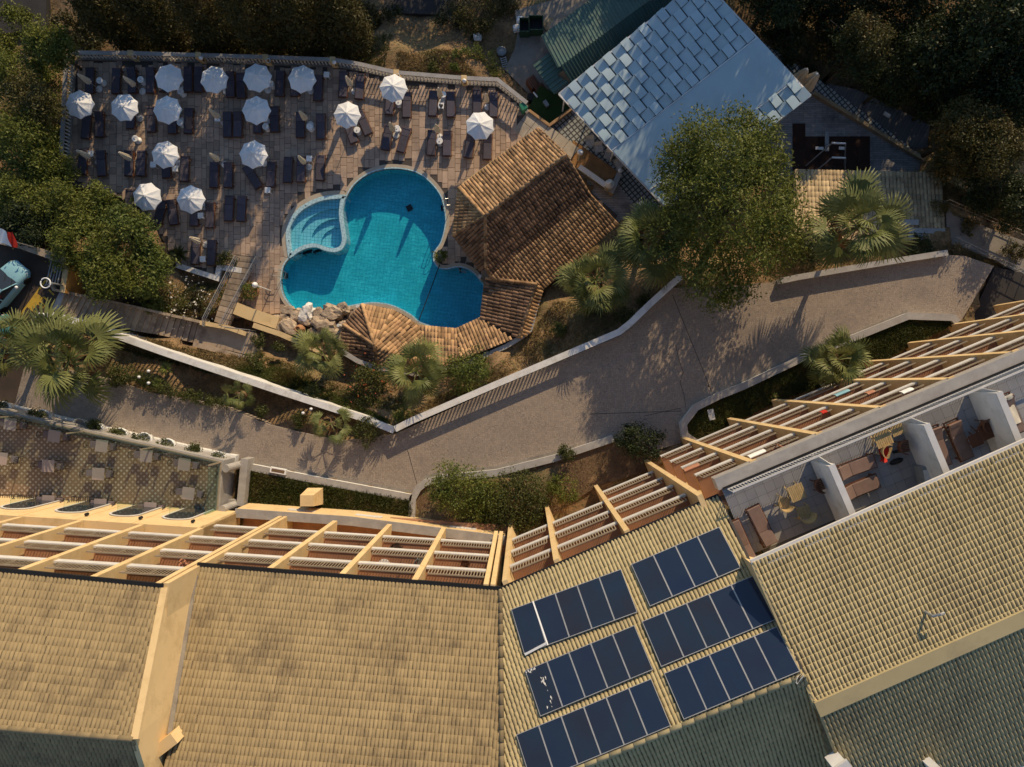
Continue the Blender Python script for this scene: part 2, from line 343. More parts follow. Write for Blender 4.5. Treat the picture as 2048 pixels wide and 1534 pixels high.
def roadmat():
    m, N, L = nt('stamped_cobble_road'); g = posn(N)
    w = N.new('ShaderNodeVectorMath'); w.operation = 'ADD'; L(g, w.inputs[0])
    nn = N.new('ShaderNodeTexNoise'); nn.inputs['Scale'].default_value = 1.1; L(g, nn.inputs['Vector'])
    sc = N.new('ShaderNodeVectorMath'); sc.operation = 'SCALE'; sc.inputs['Scale'].default_value = .35; L(nn.outputs['Color'], sc.inputs[0]); L(sc.outputs[0], w.inputs[1])
    vo = N.new('ShaderNodeTexVoronoi'); vo.feature = 'DISTANCE_TO_EDGE'; vo.inputs['Scale'].default_value = 7.5; vo.inputs['Randomness'].default_value = .55; L(w.outputs[0], vo.inputs['Vector'])
    vc = N.new('ShaderNodeTexVoronoi'); vc.inputs['Scale'].default_value = 7.5; vc.inputs['Randomness'].default_value = .55; L(w.outputs[0], vc.inputs['Vector'])
    e = ramp(N, L, vo.outputs['Distance'], .0, .09)
    col = mixc(N, L, noise(N, L, g, .35, 7, .65), (.36, .295, .235), (.26, .215, .175))
    sp = N.new('ShaderNodeSeparateColor'); L(vc.outputs['Color'], sp.inputs[0])
    col = mixc(N, L, 1., col, math_(N, L, 'MULTIPLY_ADD', sp.outputs[0], .22, .89), 'MULTIPLY')
    col = mixc(N, L, e, (.20, .165, .135), col)
    col = mixc(N, L, ramp(N, L, noise(N, L, g, .22, 8, .7), .52, .7), col, (.20, .165, .14))
    bsdf(N, L, col, .85, .2, 0, e, .5, .015); return m
MT['road'] = roadmat()
def groundmat():
    m, N, L = nt('dry_ground'); g = posn(N)
    n1 = noise(N, L, g, .25, 8, .7); n2 = noise(N, L, g, 1.3, 8, .7); n3 = noise(N, L, g, 6, 6, .7)
    col = mixc(N, L, ramp(N, L, n2, .38, .62), (.30, .195, .105), (.15, .10, .058))
    col = mixc(N, L, ramp(N, L, n1, .5, .66), col, (.23, .19, .095))
    col = mixc(N, L, ramp(N, L, n3, .52, .66), col, (.062, .062, .028))
    bsdf(N, L, col, .95, .1, 0, n3, .8, .08); return m
MT['ground'] = groundmat()
def watermat(name, tint, deep):
    m, N, L = nt(name); g = posn(N)
    mp = N.new('ShaderNodeMapping'); mp.inputs['Scale'].default_value = (1., 2.3, 1); mp.inputs['Rotation'].default_value = (0, 0, .2); L(g, mp.inputs[0])
    a = noise(N, L, mp.outputs[0], 1.25, 2, .45, .8); b = noise(N, L, mp.outputs[0], 2.4, 1, .4, .6)
    h = math_(N, L, 'ADD', a, math_(N, L, 'MULTIPLY', b, .5))
    rid = math_(N, L, 'ABSOLUTE', math_(N, L, 'SUBTRACT', a, .5)); rid2 = math_(N, L, 'ABSOLUTE', math_(N, L, 'SUBTRACT', b, .5))
    caustic = math_(N, L, 'MAXIMUM', ramp(N, L, rid, .07, .0), math_(N, L, 'MULTIPLY', ramp(N, L, rid2, .06, 0.), .7))
    patch = ramp(N, L, noise(N, L, g, .35, 2), .4, .6)
    col = mixc(N, L, math_(N, L, 'MULTIPLY', math_(N, L, 'MULTIPLY', caustic, 1.), math_(N, L, 'MULTIPLY_ADD', patch, .7, .3)), deep, tint)  # caustic light lines painted into the water tint
    t = N.new('ShaderNodeBsdfTransparent'); L(col, t.inputs[0])
    gl = N.new('ShaderNodeBsdfGlossy'); gl.inputs['Roughness'].default_value = .04
    bp = N.new('ShaderNodeBump'); bp.inputs['Strength'].default_value = .35; bp.inputs['Distance'].default_value = .06; L(h, bp.inputs['Height']); L(bp.outputs[0], gl.inputs['Normal'])
    fr = N.new('ShaderNodeLayerWeight'); L(bp.outputs[0], fr.inputs['Normal'])
    x = N.new('ShaderNodeMixShader'); L(math_(N, L, 'MULTIPLY_ADD', math_(N, L, 'POWER', fr.outputs['Facing'], 5.), .9, .022), x.inputs[0]); L(t.outputs[0], x.inputs[1]); L(gl.outputs[0], x.inputs[2])
    o = N.new('ShaderNodeOutputMaterial'); L(x.outputs[0], o.inputs[0]); return m
MT['water'] = watermat('pool_water', (1, 1, 1), (.60, .74, .77))
MT['water_kids'] = watermat('shallow_water', (1, 1, 1), (.80, .90, .92))
def glassmat():
    m, N, L = nt('clear_glass_screen')
    t = N.new('ShaderNodeBsdfTransparent'); t.inputs[0].default_value = (.80, .90, .88, 1)
    gl = N.new('ShaderNodeBsdfGlossy'); gl.inputs['Roughness'].default_value = .03
    x = N.new('ShaderNodeMixShader'); x.inputs[0].default_value = .08; L(t.outputs[0], x.inputs[1]); L(gl.outputs[0], x.inputs[2])
    o = N.new('ShaderNodeOutputMaterial'); L(x.outputs[0], o.inputs[0]); return m
MT['glass'] = glassmat()
def solarmat():
    m, N, L = nt('solar_glass'); g = posn(N); r = rnd(N, L)
    col = mixc(N, L, r, (.012, .022, .055), (.022, .023, .030))
    col = mixc(N, L, ramp(N, L, noise(N, L, g, .7, 3), .3, .7), col, (.016, .028, .05))
    bsdf(N, L, col, .12, .5); return m
MT['solar'] = solarmat()
LF = {
 'cypress': leafmat('cypress_foliage', (.042, .045, .014), (.080, .070, .022), (.10, .07, .022), .2),
 'dark': leafmat('dark_broadleaf', (.018, .030, .010), (.045, .060, .018), None, .25),
 'olive': leafmat('olive_broadleaf', (.082, .108, .018), (.175, .185, .036), (.13, .15, .03), .3),
 'pine': leafmat('olive_brown_shrub_tree', (.05, .055, .016), (.10, .085, .024), (.11, .075, .022), .25),  # olive brown leaf tone
 'bright': leafmat('fresh_green_shrub', (.075, .11, .024), (.16, .185, .042), (.19, .185, .04), .3),
 'hedge': leafmat('hedge_leaf', (.045, .058, .015), (.095, .10, .026), None, .25),
 'dry': leafmat('dry_grass', (.28, .19, .09), (.18, .14, .055), (.09, .09, .03), .2),
 'lawn': leafmat('lawn_grass', (.045, .060, .014), (.085, .085, .02), (.12, .09, .03), .25),
 'cover': leafmat('ground_cover', (.055, .075, .02), (.11, .12, .03), (.13, .085, .03), .25),
 'palm': leafmat('fan_palm_leaf', (.10, .125, .036), (.20, .21, .07), None, .25),
 'palm_dry': leafmat('dry_palm_leaf', (.26, .16, .075), (.17, .10, .05), None, .2),
 'flower': leafmat('white_flower', (.75, .73, .66), (.6, .55, .45), None, .2),
 'redflower': leafmat('red_flower', (.45, .10, .05), (.5, .16, .07), None, .2),
}
# ---------------------------------------------------------------- generators
def barrel(w, L, h, lift, thick=.02):
    prof = [(-1, 0), (-.72, .62), (-.25, .97), (.25, .97), (.72, .62), (1, 0)]; vs = []
    for y, dz, k in ((0, 0, .9), (L, lift, 1.)):
        vs += [(x*w*k, y, z*h*k+dz) for x, z in prof]
    fs = [(i, i+1, i+7, i+6) for i in range(5)]
    vs += [(x*w*.8, L, z*h*.5+lift-.01) for x, z in prof]
    fs += [(6+i, 7+i, 13+i, 12+i) for i in range(5)]
    return vs, fs
BARREL = {}
def tiles(roof, pts, pitch, row, m, cap=0, down=None, h=.075, lift=.05, jit=.012, name='roof_tile'):
    """barrel tiles laid down the slope of one roof face: the nearest few as parts, the rest one joined part"""
    pts = [Vector(p) for p in pts]; n = newell(pts)
    if n.z < 0: n = -n
    s = Vector(down) if down is not None else Vector((0, 0, -1)); s = (s-n*s.dot(n)).normalized(); a = s.cross(n).normalized()
    o = pts[0]; q = [((p-o).dot(a), (p-o).dot(s)) for p in pts]
    a0 = min(x for x, y in q); a1 = max(x for x, y in q); T = []
    nc = max(1, round((a1-a0)/pitch)); pt = (a1-a0)/nc
    for i in range(nc):
        ac = a0+(i+.5)*pt; xs = []
        for k in range(len(q)):
            (x1, y1), (x2, y2) = q[k], q[(k+1) % len(q)]
            if (x1 > ac) != (x2 > ac): xs.append(y1+(y2-y1)*(ac-x1)/(x2-x1))
        xs.sort()
        for k in range(0, len(xs)-1, 2):
            s0, s1 = xs[k], xs[k+1]; j = 0; e = s1+.05
            while e > s0+.04:
                b = max(s0, e-row); T.append((ac+R.uniform(-jit, jit), b, e-b, R.random(), R.uniform(-jit, jit)*2.2)); e -= row
    off = OFF.get(roof, Vector((0, 0, 0)))
    full = [t for t in T if t[2] > row*.98]; vis = []
    if cap:
        for t in full:
            p = o+a*t[0]+s*(t[1]+row/2); u, v = pix(p)
            if 4 < u < 2044 and 4 < v < 1530: vis.append(((Vector((0, 0, H))-p).length, t))
        vis.sort(key=lambda x: x[0]); vis = [t for _, t in vis[:cap]]
    key = (round(pitch, 3), row, h)
    if key not in BARREL:
        bv, bf = barrel(pitch*.5, row+.02, h, lift); BARREL[key] = (bv, bf, {})
    bv, bf, mm = BARREL[key]
    if m.name not in mm:
        me = mkmesh(bv, bf, [0.]*len(bf)); me.polygons.foreach_set('use_smooth', [True]*5+[False]*5); me.materials.append(m); mm[m.name] = me
        me.attributes.new('lip', 'FLOAT', 'FACE').data.foreach_set('value', [0.]*5+[1.]*5)
    ids = set(id(t) for t in vis)
    for t in vis:
        ob = bpy.data.objects.new(name, mm[m.name]); COL.objects.link(ob); ob.parent = roof
        p = o+a*t[0]+s*t[1]-off; c, sn = math.cos(t[4]), math.sin(t[4]); x = a*c+s*sn; y = s*c-a*sn
        ob.matrix_local = Matrix(((x.x, y.x, n.x, p.x), (x.y, y.y, n.y, p.y), (x.z, y.z, n.z, p.z), (0, 0, 0, 1)))
    rest = [t for t in T if id(t) not in ids]
    if rest:
        B = np.array(bv, np.float32); nb = len(B); t = np.array(rest); N = len(t)
        c, sn = np.cos(t[:, 4])[:, None, None], np.sin(t[:, 4])[:, None, None]
        A, Sv, Nn = (np.array(x, np.float32) for x in (a, s, n))
        base = np.array(o-off)[None]+t[:, :1]*A+t[:, 1:2]*Sv
        yy = B[None, :, 1:2]*(t[:, 2]/row)[:, None, None]; xx = B[None, :, :1]
        V = base[:, None, :]+xx*(A*c+Sv*sn)+yy*(Sv*c-A*sn)+B[None, :, 2:]*Nn
        Q = (np.array(bf, np.int32)[None]+(np.arange(N)*nb)[:, None, None]).reshape(-1, 4)
        me = npmesh(V.reshape(-1, 3), Q, np.repeat(t[:, 3], len(bf)))
        me.polygons.foreach_set('use_smooth', np.tile(np.array([True]*5+[False]*5), N)); me.attributes.new('lip', 'FLOAT', 'FACE').data.foreach_set('value', np.tile(np.array([0.]*5+[1.]*5, np.float32), N))
        tag(link('roof_tiles', me, m, roof), kind='stuff')
    return len(vis)
def ridge(roof, a, b, m, r=.13, row=.42, name='ridge_tile'):
    a, b = Vector(a), Vector(b); d = b-a; L = d.length; k = max(1, round(L/row)); s = d/L
    up = Vector((0, 0, 1)); up = (up-s*up.dot(s)).normalized(); x = s.cross(up); off = OFF.get(roof, Vector((0, 0, 0)))
    key = ('ridge', r, row, m.name)
    if key not in BARREL:
        bv, bf = barrel(r, row+.04, r*.95, .035); me = mkmesh(bv, bf, [0.]*len(bf)); me.polygons.foreach_set('use_smooth', [True]*5+[False]*5); me.materials.append(m); BARREL[key] = me
    for i in range(k):
        p = a+s*(L*i/k)-off; ob = bpy.data.objects.new(name, BARREL[key]); COL.objects.link(ob); ob.parent = roof
        ob.matrix_local = Matrix(((x.x, s.x, up.x, p.x), (x.y, s.y, up.y, p.y), (x.z, s.z, up.z, p.z+R.uniform(0, .015)), (0, 0, 0, 1)))
def leaves(blobs, n, size, rng, asp=.5, shell=.55, clump=.16, up=.35, nclump=None):
    """leaf blades in tufts spread through lumpy ellipsoids"""
    b = np.array(blobs, float); vol = (b[:, 3]*b[:, 4]*b[:, 5])**.67; nc = nclump or max(12, n//26)
    i = rng.choice(len(b), nc, p=vol/vol.sum()); d = rng.normal(size=(nc, 3)); d[:, 2] += .25; d /= np.linalg.norm(d, axis=1)[:, None]
    r = shell+(1.04-shell)*rng.random(nc)**.6
    c = b[i, :3]+d*r[:, None]*b[i, 3:]; rn = rng.random(nc)
    j = rng.integers(0, nc, n); sz = b[i, 3:].mean(1)[j]*clump+size*.5
    p = c[j]+rng.normal(size=(n, 3))*sz[:, None]*np.array([1, 1, .7])
    nn = rng.normal(size=(n, 3))*.75+d[j]*.5+np.array([0, 0, up]); nn /= np.linalg.norm(nn, axis=1)[:, None]
    t = rng.normal(size=(n, 3))+d[j]*.8; t -= nn*(t*nn).sum(1)[:, None]; t /= np.linalg.norm(t, axis=1)[:, None]
    w = np.cross(nn, t); L = (size*(.6+.8*rng.random(n)))[:, None]; Wd = L*asp*.5
    V = np.stack([p-t*L*.5, p+w*Wd-nn*L*.06, p+t*L*.5-nn*L*.12, p-w*Wd-nn*L*.06], 1).reshape(-1, 3)
    return V, np.arange(4*n).reshape(-1, 4), np.clip(rn[j]*.75+rng.random(n)*.25, 0, .999)
def leafobj(name, parent, m, blobs, n, size, seed, **k):
    rng = np.random.default_rng(seed); V, Q, r = leaves(blobs, n, size, rng, **k)
    off = OFF.get(parent, Vector((0, 0, 0))) if parent else Vector((0, 0, 0))
    return link(name, npmesh(V-np.array(off), Q, r), m, parent)
def lumps(c, rx, ry, rz, k, rng, f=.5):
    out = [(c[0], c[1], c[2], rx*.72, ry*.72, rz*.75)]
    for _ in range(k):
        d = np.array([rng.gauss(0, 1), rng.gauss(0, 1), rng.gauss(.25, .7)]); d /= np.linalg.norm(d); s = f*rng.uniform(.55, 1.1)
        out.append((c[0]+d[0]*rx*.72, c[1]+d[1]*ry*.72, c[2]+d[2]*rz*.7, rx*s*.8, ry*s*.8, rz*s*.75))
    return out
def tree(u, v, zc, rpx, zb, m, label, n=7000, size=.2, k=9, flat=.8, group=None, name='broadleaf_tree', seed=None, f=.5, asp=.5, cat='tree', trunk=.16, stretch=1., base=None, clump=.16):
    c = P(u, v, zc); r = rpx*(H-zc)/F; rg = random.Random(seed or int(u*7+v)); b = Vector((c.x, c.y, zb)) if base is None else Vector(base)
    t = thing(name, label, cat, b, 0, group)
    bl = lumps((c.x, c.y, c.z), r, r*stretch, r*flat, k, rg, f)
    leafobj('crown', t, LF[m], bl, n, size, int(u*31+v), asp=asp, clump=clump)
    mb = MB(); mid = b.lerp(c, .55); mb.tube([b-Vector((0, 0, .4)), b.lerp(c, .3)+Vector((.06, .04, 0)), mid, c], [trunk*1.25, trunk, trunk*.8, trunk*.4], 7)
    for x in bl[1:1+min(7, k)]:
        e = Vector(x[:3]); mb.tube([mid, mid.lerp(e, .5)+Vector((0, 0, .15)), e], [trunk*.55, trunk*.35, trunk*.12], 5)
    mb.build('trunk', MT['bark'], t, True); return t
def shrub(u, v, zb, rpx, m, label, n=1600, size=.13, h=.8, k=6, group=None, name='shrub', cat='shrub', sy=1., seed=0, asp=.5, ang=0.):
    b = P(u, v, zb); r = rpx*(H-zb)/F; rg = random.Random(int(u*3+v*5+seed)); t = thing(name, label, cat, b, 0, group)
    bl = lumps((0, 0, r*h*.7), r, r*sy, r*h, k, rg, .5)
    ca, sa = math.cos(ang), math.sin(ang)
    bl = [(b.x+x*ca-y*sa, b.y+x*sa+y*ca, b.z+z, a, bb if not ang else max(a, bb)*.8, c) for x, y, z, a, bb, c in bl]
    leafobj('foliage', t, LF[m], bl, n, size, int(u+v*3+seed), asp=asp)
    mb = MB()
    for i in range(4):
        x = bl[(i+1) % len(bl)]; mb.tube([b-Vector((0, 0, .2)), Vector(x[:3])], [.05, .02], 5)
    mb.build('stem', MT['bark'], t); return t
def fanmesh(seed, rad=.95, pet=.95, nb=22, spread=4.1, droop=.35):
    rg = random.Random(seed); vs = []; fs = []
    def strip(pts, w):
        n0 = len(vs)
        for (p, d), ww in zip(pts, w):
            x = Vector((-d.y, d.x, 0)).normalized() if d.xy.length > .01 else Vector((1, 0, 0))
            vs.extend([tuple(p-x*ww), tuple(p+x*ww)])
        for i in range(len(pts)-1): fs.append((n0+2*i, n0+2*i+1, n0+2*i+3, n0+2*i+2))
    y = Vector((0, 1, 0))
    strip([(Vector((0, 0, 0)), y), (Vector((0, pet*.5, .10)), y), (Vector((0, pet, .08)), y)], [.035, .028, .022])
    for i in range(nb):
        a = (i+.5)/nb*spread-spread/2+rg.uniform(-.04, .04); L = rad*(1-.16*abs(a)/2)*rg.uniform(.88, 1.08)
        d = Vector((math.sin(a), math.cos(a), 0)); zf = .05*(1 if i % 2 else -1); w = rad*spread/nb*.30
        pts = [(Vector((0, pet, .08)), d), (Vector((0, pet, .08))+d*L*.5+Vector((0, 0, .03+zf*.5)), d), (Vector((0, pet, .08))+d*L*.8+Vector((0, 0, -droop*L*.22+zf*.4)), d), (Vector((0, pet, .08))+d*L+Vector((0, 0, -droop*L*.6)), d)]
        strip(pts, [.012, w, w*.62, .006])
    return mkmesh(vs, fs, [0.]*len(fs))
FAN = [fanmesh(i, .88, 1.05, 24, 3.7, .45) for i in range(4)]
FAND = [fanmesh(20+i, .8, .7, 14, 3.2, .9) for i in range(2)]
for x in FAN: x.materials.append(LF['palm'])
for x in FAND: x.materials.append(LF['palm_dry'])
def palm(u, v, zc, rpx, zb, label, nf=34, group=None, seed=1, dry=8, name='fan_palm', tr=.17):
    """fan palm: u, v, rpx are where and how large the crown shows, zc its height"""
    c = P(u, v, zc); s = rpx*(H-zc)/F/1.75; rg = random.Random(seed*17+int(u)); t = thing(name, label, 'palm tree', Vector((c.x, c.y, zb)), 0, group)
    hh = zc-zb
    MB().tube([(c.x, c.y, zb-.4), (c.x+.05, c.y, zb+hh*.5), (c.x, c.y, zc)], [tr*1.3, tr, tr*1.15], 9).build('trunk', MT['palm_bark'], t, True)
    nf = int(nf*.72)
    for i in range(nf+dry):
        d = i >= nf; me = rg.choice(FAND if d else FAN); o = bpy.data.objects.new('dry_frond' if d else 'frond', me); COL.objects.link(o); o.parent = t
        az = i*2.399+rg.uniform(-.4, .4); k = (i/nf) if not d else 1
        el = math.radians(68-92*k**.8)+rg.uniform(-.2, .2) if not d else math.radians(-42+rg.uniform(-18, 10))
        L = s*(1.06-.3*abs(k-.6))*rg.uniform(.72, 1.15)
        o.matrix_local = Matrix.Translation((0, 0, hh-.1*s+.25*s*(1-k))) @ Matrix.Rotation(az, 4, 'Z') @ Matrix.Rotation(el, 4, 'X') @ Matrix.Rotation(rg.uniform(-.7, .7), 4, 'Y') @ Matrix.Diagonal((L, L, L, 1))
    return t
def rosette(u, v, zb, rpx, label, m='hedge', n=34, h=.5, trunk=.0, group=None, name='yucca_plant', seed=3):
    b = P(u, v, zb); r = rpx*(H-zb-trunk)/F; rg = random.Random(seed+int(u)); t = thing(name, label, 'plant', b, 0, group)
    vs, fs, rr = [], [], []
    for i in range(n):
        az = i*2.4; el = rg.uniform(.1, 1.25); L = r*rg.uniform(.8, 1.1); d = Vector((math.cos(az)*math.cos(el), math.sin(az)*math.cos(el), math.sin(el)*h*1.6)); x = Vector((-math.sin(az), math.cos(az), 0))*r*.075
        o = Vector((b.x, b.y, b.z+trunk+.05)); n0 = len(vs); mid = o+d*L*.5; tip = o+d*L-Vector((0, 0, L*.2))
        vs += [o-x*.6, o+x*.6, mid+x, mid-x, tip]; fs += [(n0, n0+1, n0+2, n0+3), (n0+3, n0+2, n0+4)]; rr += [rg.random()]*2
    mb = MB(); mb.add(vs, fs); mb.r = rr; mb.build('blades', LF[m], t)
    MB().tube([(b.x, b.y, b.z-.2), (b.x, b.y, b.z+trunk+.1)], .09, 7).build('stem', MT['palm_bark'], t)
    return t
def scatter(name, m, poly, zf, n, size, seed, hgt=.5, asp=.25, up=1.2):
    """loose blades over a patch of ground: one stuff object"""
    rng = np.random.default_rng(seed); p = np.array([tuple(q) for q in poly]); lo, hi = p.min(0), p.max(0); X = []
    while sum(len(x) for x in X) < n:
        q = lo+(hi-lo)*rng.random((n, 2)); X.append(q[inpoly(q[:, 0], q[:, 1], p)])
    q = np.concatenate(X)[:n]; z = zf(q[:, 0], q[:, 1])
    d = rng.normal(size=(n, 3)); d[:, 2] = np.abs(d[:, 2])*hgt+.15; d /= np.linalg.norm(d, axis=1)[:, None]
    w = np.cross(d, rng.normal(size=(n, 3))); w /= np.linalg.norm(w, axis=1)[:, None]; L = (size*(.5+rng.random(n)))[:, None]
    o = np.column_stack([q, z]); V = np.stack([o-w*L*asp*.5, o+w*L*asp*.5, o+d*L+w*L*asp*.1, o+d*L-w*L*asp*.1], 1).reshape(-1, 3)
    k = noise2(q, .9); r = np.clip(.5*k+.5*rng.random(n), 0, .999)
    return tag(link(name, npmesh(V, np.arange(4*n).reshape(-1, 4), r), m), kind='stuff')
def noise2(q, s):
    return .5+.25*np.sin(q[:, 0]*s*1.7+np.cos(q[:, 1]*s*2.1)*2)+.25*np.sin(q[:, 1]*s*2.3+q[:, 0]*s)
# ---------------------------------------------------------------- outlines shared by the ground and what stands on it
ZD, ZR, ZT, ZL, ZP = 1.0, 5.7, 8.0, 6.2, 5.5       # deck, road, restaurant terrace, lawn, parking
deck_px = [(148, 118), (275, 120), (410, 124), (545, 127), (675, 133), (719, 139), (797, 159), (930, 170), (996, 172), (1056, 218), (1100, 250), (1150, 290),
           (1122, 330), (1235, 430), (1225, 450), (1082, 575), (1055, 660), (1030, 676), (940, 722), (880, 735), (830, 744), (760, 733), (690, 703), (640, 668), (600, 648), (520, 628),
           (470, 640), (440, 640), (480, 542), (440, 533), (433, 556), (352, 530), (332, 490), (300, 440), (240, 395), (150, 372), (134, 368)]
deck = XY(deck_px, ZD)
pool_px = [(693, 394), (708, 370), (733, 350), (760, 340), (787, 337), (815, 340), (842, 350), (867, 372), (883, 397), (890, 432), (889, 454), (881, 484), (868, 503), (866, 517), (870, 529), (879, 537), (893, 539), (911, 535), (927, 536), (944, 544), (957, 558), (967, 572), (968, 600), (962, 638), (945, 648), (913, 658), (875, 654), (840, 643), (823, 629), (798, 615), (774, 607), (746, 604), (719, 607), (692, 612), (664, 618), (637, 623), (599, 620), (585, 613), (571, 596), (564, 577), (563, 555), (568, 531), (579, 516), (596, 505), (613, 497), (632, 495), (652, 502), (671, 504), (686, 497), (692, 480), (689, 460), (686, 440), (686, 420)]
pool = spline(XY(pool_px, ZD), 3)
kids_px = [(579, 516), (574, 495), (572, 465), (578, 443), (593, 421), (615, 405), (642, 394), (670, 390), (693, 391), (688, 405), (686, 424), (687, 440), (690, 460), (692, 480), (686, 497), (671, 504), (652, 502), (632, 495), (613, 497), (596, 505)]
kids = spline(XY(kids_px, ZD), 4)
road_px = [(52, 720), (230, 762), (300, 785), (450, 815), (540, 850), (680, 882), (790, 868), (1000, 773), (1137, 715), (1241, 671), (1301, 614), (1342, 576), (1450, 572), (1598, 560), (1680, 545), (1896, 510), (1930, 512), (1988, 532),
           (1922, 642), (1907, 632), (1817, 631), (1707, 676), (1608, 715), (1488, 772), (1438, 791), (1389, 813), (1362, 852), (1373, 882), (1300, 905), (1227, 876), (1153, 901), (1112, 915), (993, 945), (883, 956), (850, 963), (835, 978), (823, 992), (640, 958), (475, 928), (430, 908), (300, 880), (200, 862), (0, 818), (30, 806)]
road = XY(road_px, ZR)
lawn_px = [(470, 925), (640, 962), (823, 995), (832, 1100), (650, 1060), (470, 1080)]
rest_px = [(-60, 808), (0, 822), (170, 862), (444, 923), (433, 1060), (-60, 1060)]
rest = XY(rest_px, ZT)
park_px = [(-200, 455), (60, 480), (120, 515), (128, 575), (95, 640), (50, 730), (30, 812), (-200, 760)]
park = XY(park_px, ZP)
patio_px = [(1104, 252), (1146, 214), (1400, 0), (1640, 160), (1845, 312), (1845, 350), (1590, 350), (1340, 420), (1240, 440), (1120, 300)]
patio = XY(patio_px, .7)
yard_px = [(1030, 20), (1180, -20), (1130, 90), (1150, 190), (1060, 190), (1010, 140), (1030, 95), (1035, 65)]
yard = XY(yard_px, -1.2)
dark_px = [(1940, 640), (1990, 535), (2060, 548), (2300, 560), (2300, 640), (2000, 660)]
path_px = [(1890, 400), (1905, 430), (2048, 482), (2300, 560), (2300, 640), (2048, 553), (1990, 520), (1896, 490)]
flats = [(offset(pool, .7), -1.4), (offset(kids, .7), -1.4), (offset(deck, .15), ZD-.5), (road, ZR-.3), (offset(rest, .3), ZT-.8), (park, ZP-.25), (patio, .4), (yard, -1.45), (XY(dark_px, 4.6), 4.2), (XY([(380, 630), (430, 630), (470, 500), (520, 505), (470, 630), (525, 660), (515, 715), (380, 695)], 1.8), .6), (XY([(120, 570), (260, 600), (250, 665), (95, 632)], 4), 3.4), (XY([(250, 600), (400, 635), (390, 690), (245, 665)], 3), 1.9), (XY(path_px, 4.4), 4.1)]
ctrl = [(200, 70, -3), (60, 30, -4), (-100, 100, -4), (450, 60, -3), (700, 70, -2.6), (850, 60, -2.4), (780, 120, -1), (880, 130, -.2), (960, 140, -.2), (850, 10, -3), (1000, 110, -2.2), (1050, 60, -1.5), (1090, 150, -1.1), (1120, 220, -.2),
        (60, 250, -1), (100, 330, -.5), (60, 420, 1), (-100, 400, 0), (200, 420, 0), (200, 480, 1.5), (100, 480, 3.2), (300, 540, 1.2), (400, 560, .3), (380, 610, 1.4), (250, 560, 2.8), (160, 540, 4.2), (300, 600, 3),
        (200, 660, 5.3), (300, 700, 4.7), (400, 720, 4.2), (480, 740, 4), (520, 690, 1.7), (560, 690, 1.6), (600, 700, 1.6), (650, 720, 1.7), (560, 760, 4.2), (700, 750, 2.4), (700, 800, 4.8), (790, 845, 5.4), (850, 780, 4), (860, 750, 3), (950, 745, 3.2), (1000, 760, 5), (1040, 700, 3.2), (1100, 650, 2.8), (1180, 660, 4.8), (1150, 560, 1.5), (1260, 500, 1.5), (1250, 600, 3.5), (1300, 590, 4.8), (1240, 460, .8), (1330, 560, 4.5), (1440, 480, 2), (1480, 560, 5), (1600, 530, 4.6), (1700, 490, 3), (1740, 525, 4.8), (1890, 500, 4.8),
        (1400, 300, .4), (1700, 300, .4), (1650, 180, -.6), (1760, 210, -.8), (1850, 240, -.5), (1560, 80, -1), (1700, 80, -1), (1900, 120, 0), (2040, 250, 1), (1950, 350, 2.5), (2050, 430, 3.5), (2200, 100, 2), (1500, -100, 0),
        (130, 760, 5.5), (300, 760, 5.6), (600, 850, 5.6), (560, 950, 6.1), (700, 990, 6.1), (600, 1010, 6.1), (780, 1010, 6.1), (900, 1000, 6.1), (1000, 980, 6.1), (1120, 950, 6), (1200, 920, 5.9), (1300, 900, 5.8), (1420, 850, 5.8), (1550, 790, 5.8), (1700, 730, 5.6), (1820, 660, 5.5), (1000, 1100, 6), (1300, 1300, 6), (500, 1200, 6), (1700, 1300, 6), (2000, 1450, 6), (0, 1000, 6), (0, 1400, 6), (2000, 700, 5.3), (2100, 900, 6)]
def _terrain(X, Y):
    cp = np.array([(*P(u, v, z),) for u, v, z in ctrl]); num = np.zeros(X.shape); den = np.zeros(X.shape)
    for x, y, z in cp:
        w = 1/((X-x)**2+(Y-y)**2+.4)**1.7; num += w*z; den += w
    return num/den
def ground_z(X, Y):
    X = np.asarray(X, float); Y = np.asarray(Y, float); Z = _terrain(X, Y)
    Z += .10*np.sin(X*1.7+np.sin(Y*1.3))*np.cos(Y*1.9)+.05*np.sin(X*4.1)*np.sin(Y*3.7)
    for poly, z in flats:
        i = inpoly(X, Y, [tuple(p) for p in poly]); Z = np.where(i, np.minimum(Z, z), Z)
    return Z
def gz(u, v, z0=3.):
    for _ in range(4):
        p = P(u, v, z0); z0 = float(ground_z([p.x], [p.y])[0])
    return z0
gx = np.concatenate([[-900, -300, -140, -90], np.arange(-62, 62, .5), [90, 140, 300, 900]]); gy = np.concatenate([[-900, -300, -140, -80], np.arange(-52, 58, .5), [80, 140, 300, 900]])
GX, GY = np.meshgrid(gx, gy); GZ = ground_z(GX, GY); ny, nx = GX.shape
ii = (np.arange(ny-1)[:, None]*nx+np.arange(nx-1)[None]).ravel()
tag(link('ground', npmesh(np.column_stack([GX.ravel(), GY.ravel(), GZ.ravel()]), np.column_stack([ii, ii+1, ii+nx+1, ii+nx]), None, True), MT['ground']), kind='structure')
def flat(name, poly, z, m, drop=3., kind='structure'):
    mb = MB(); mb.prism(poly, z-drop, z); return struct(mb, name, m, kind)
flat('road', road, ZR, MT['road'], 1.2); flat('parking', park, ZP, MT['red_asphalt'], 3)
flat('side_road', XY(dark_px, 4.6), 4.6, MT['asphalt'], 2)
flat('footpath', XY(path_px, 4.4), 4.4, MT['concrete'], 2)
flat('yard', yard, -1.2, MT['concrete'], 1.5)
flat('back_road', XY([(-300, -200), (100, -200), (90, 60), (-300, 90)], -3.4), -3.4, MT['asphalt'], 1)
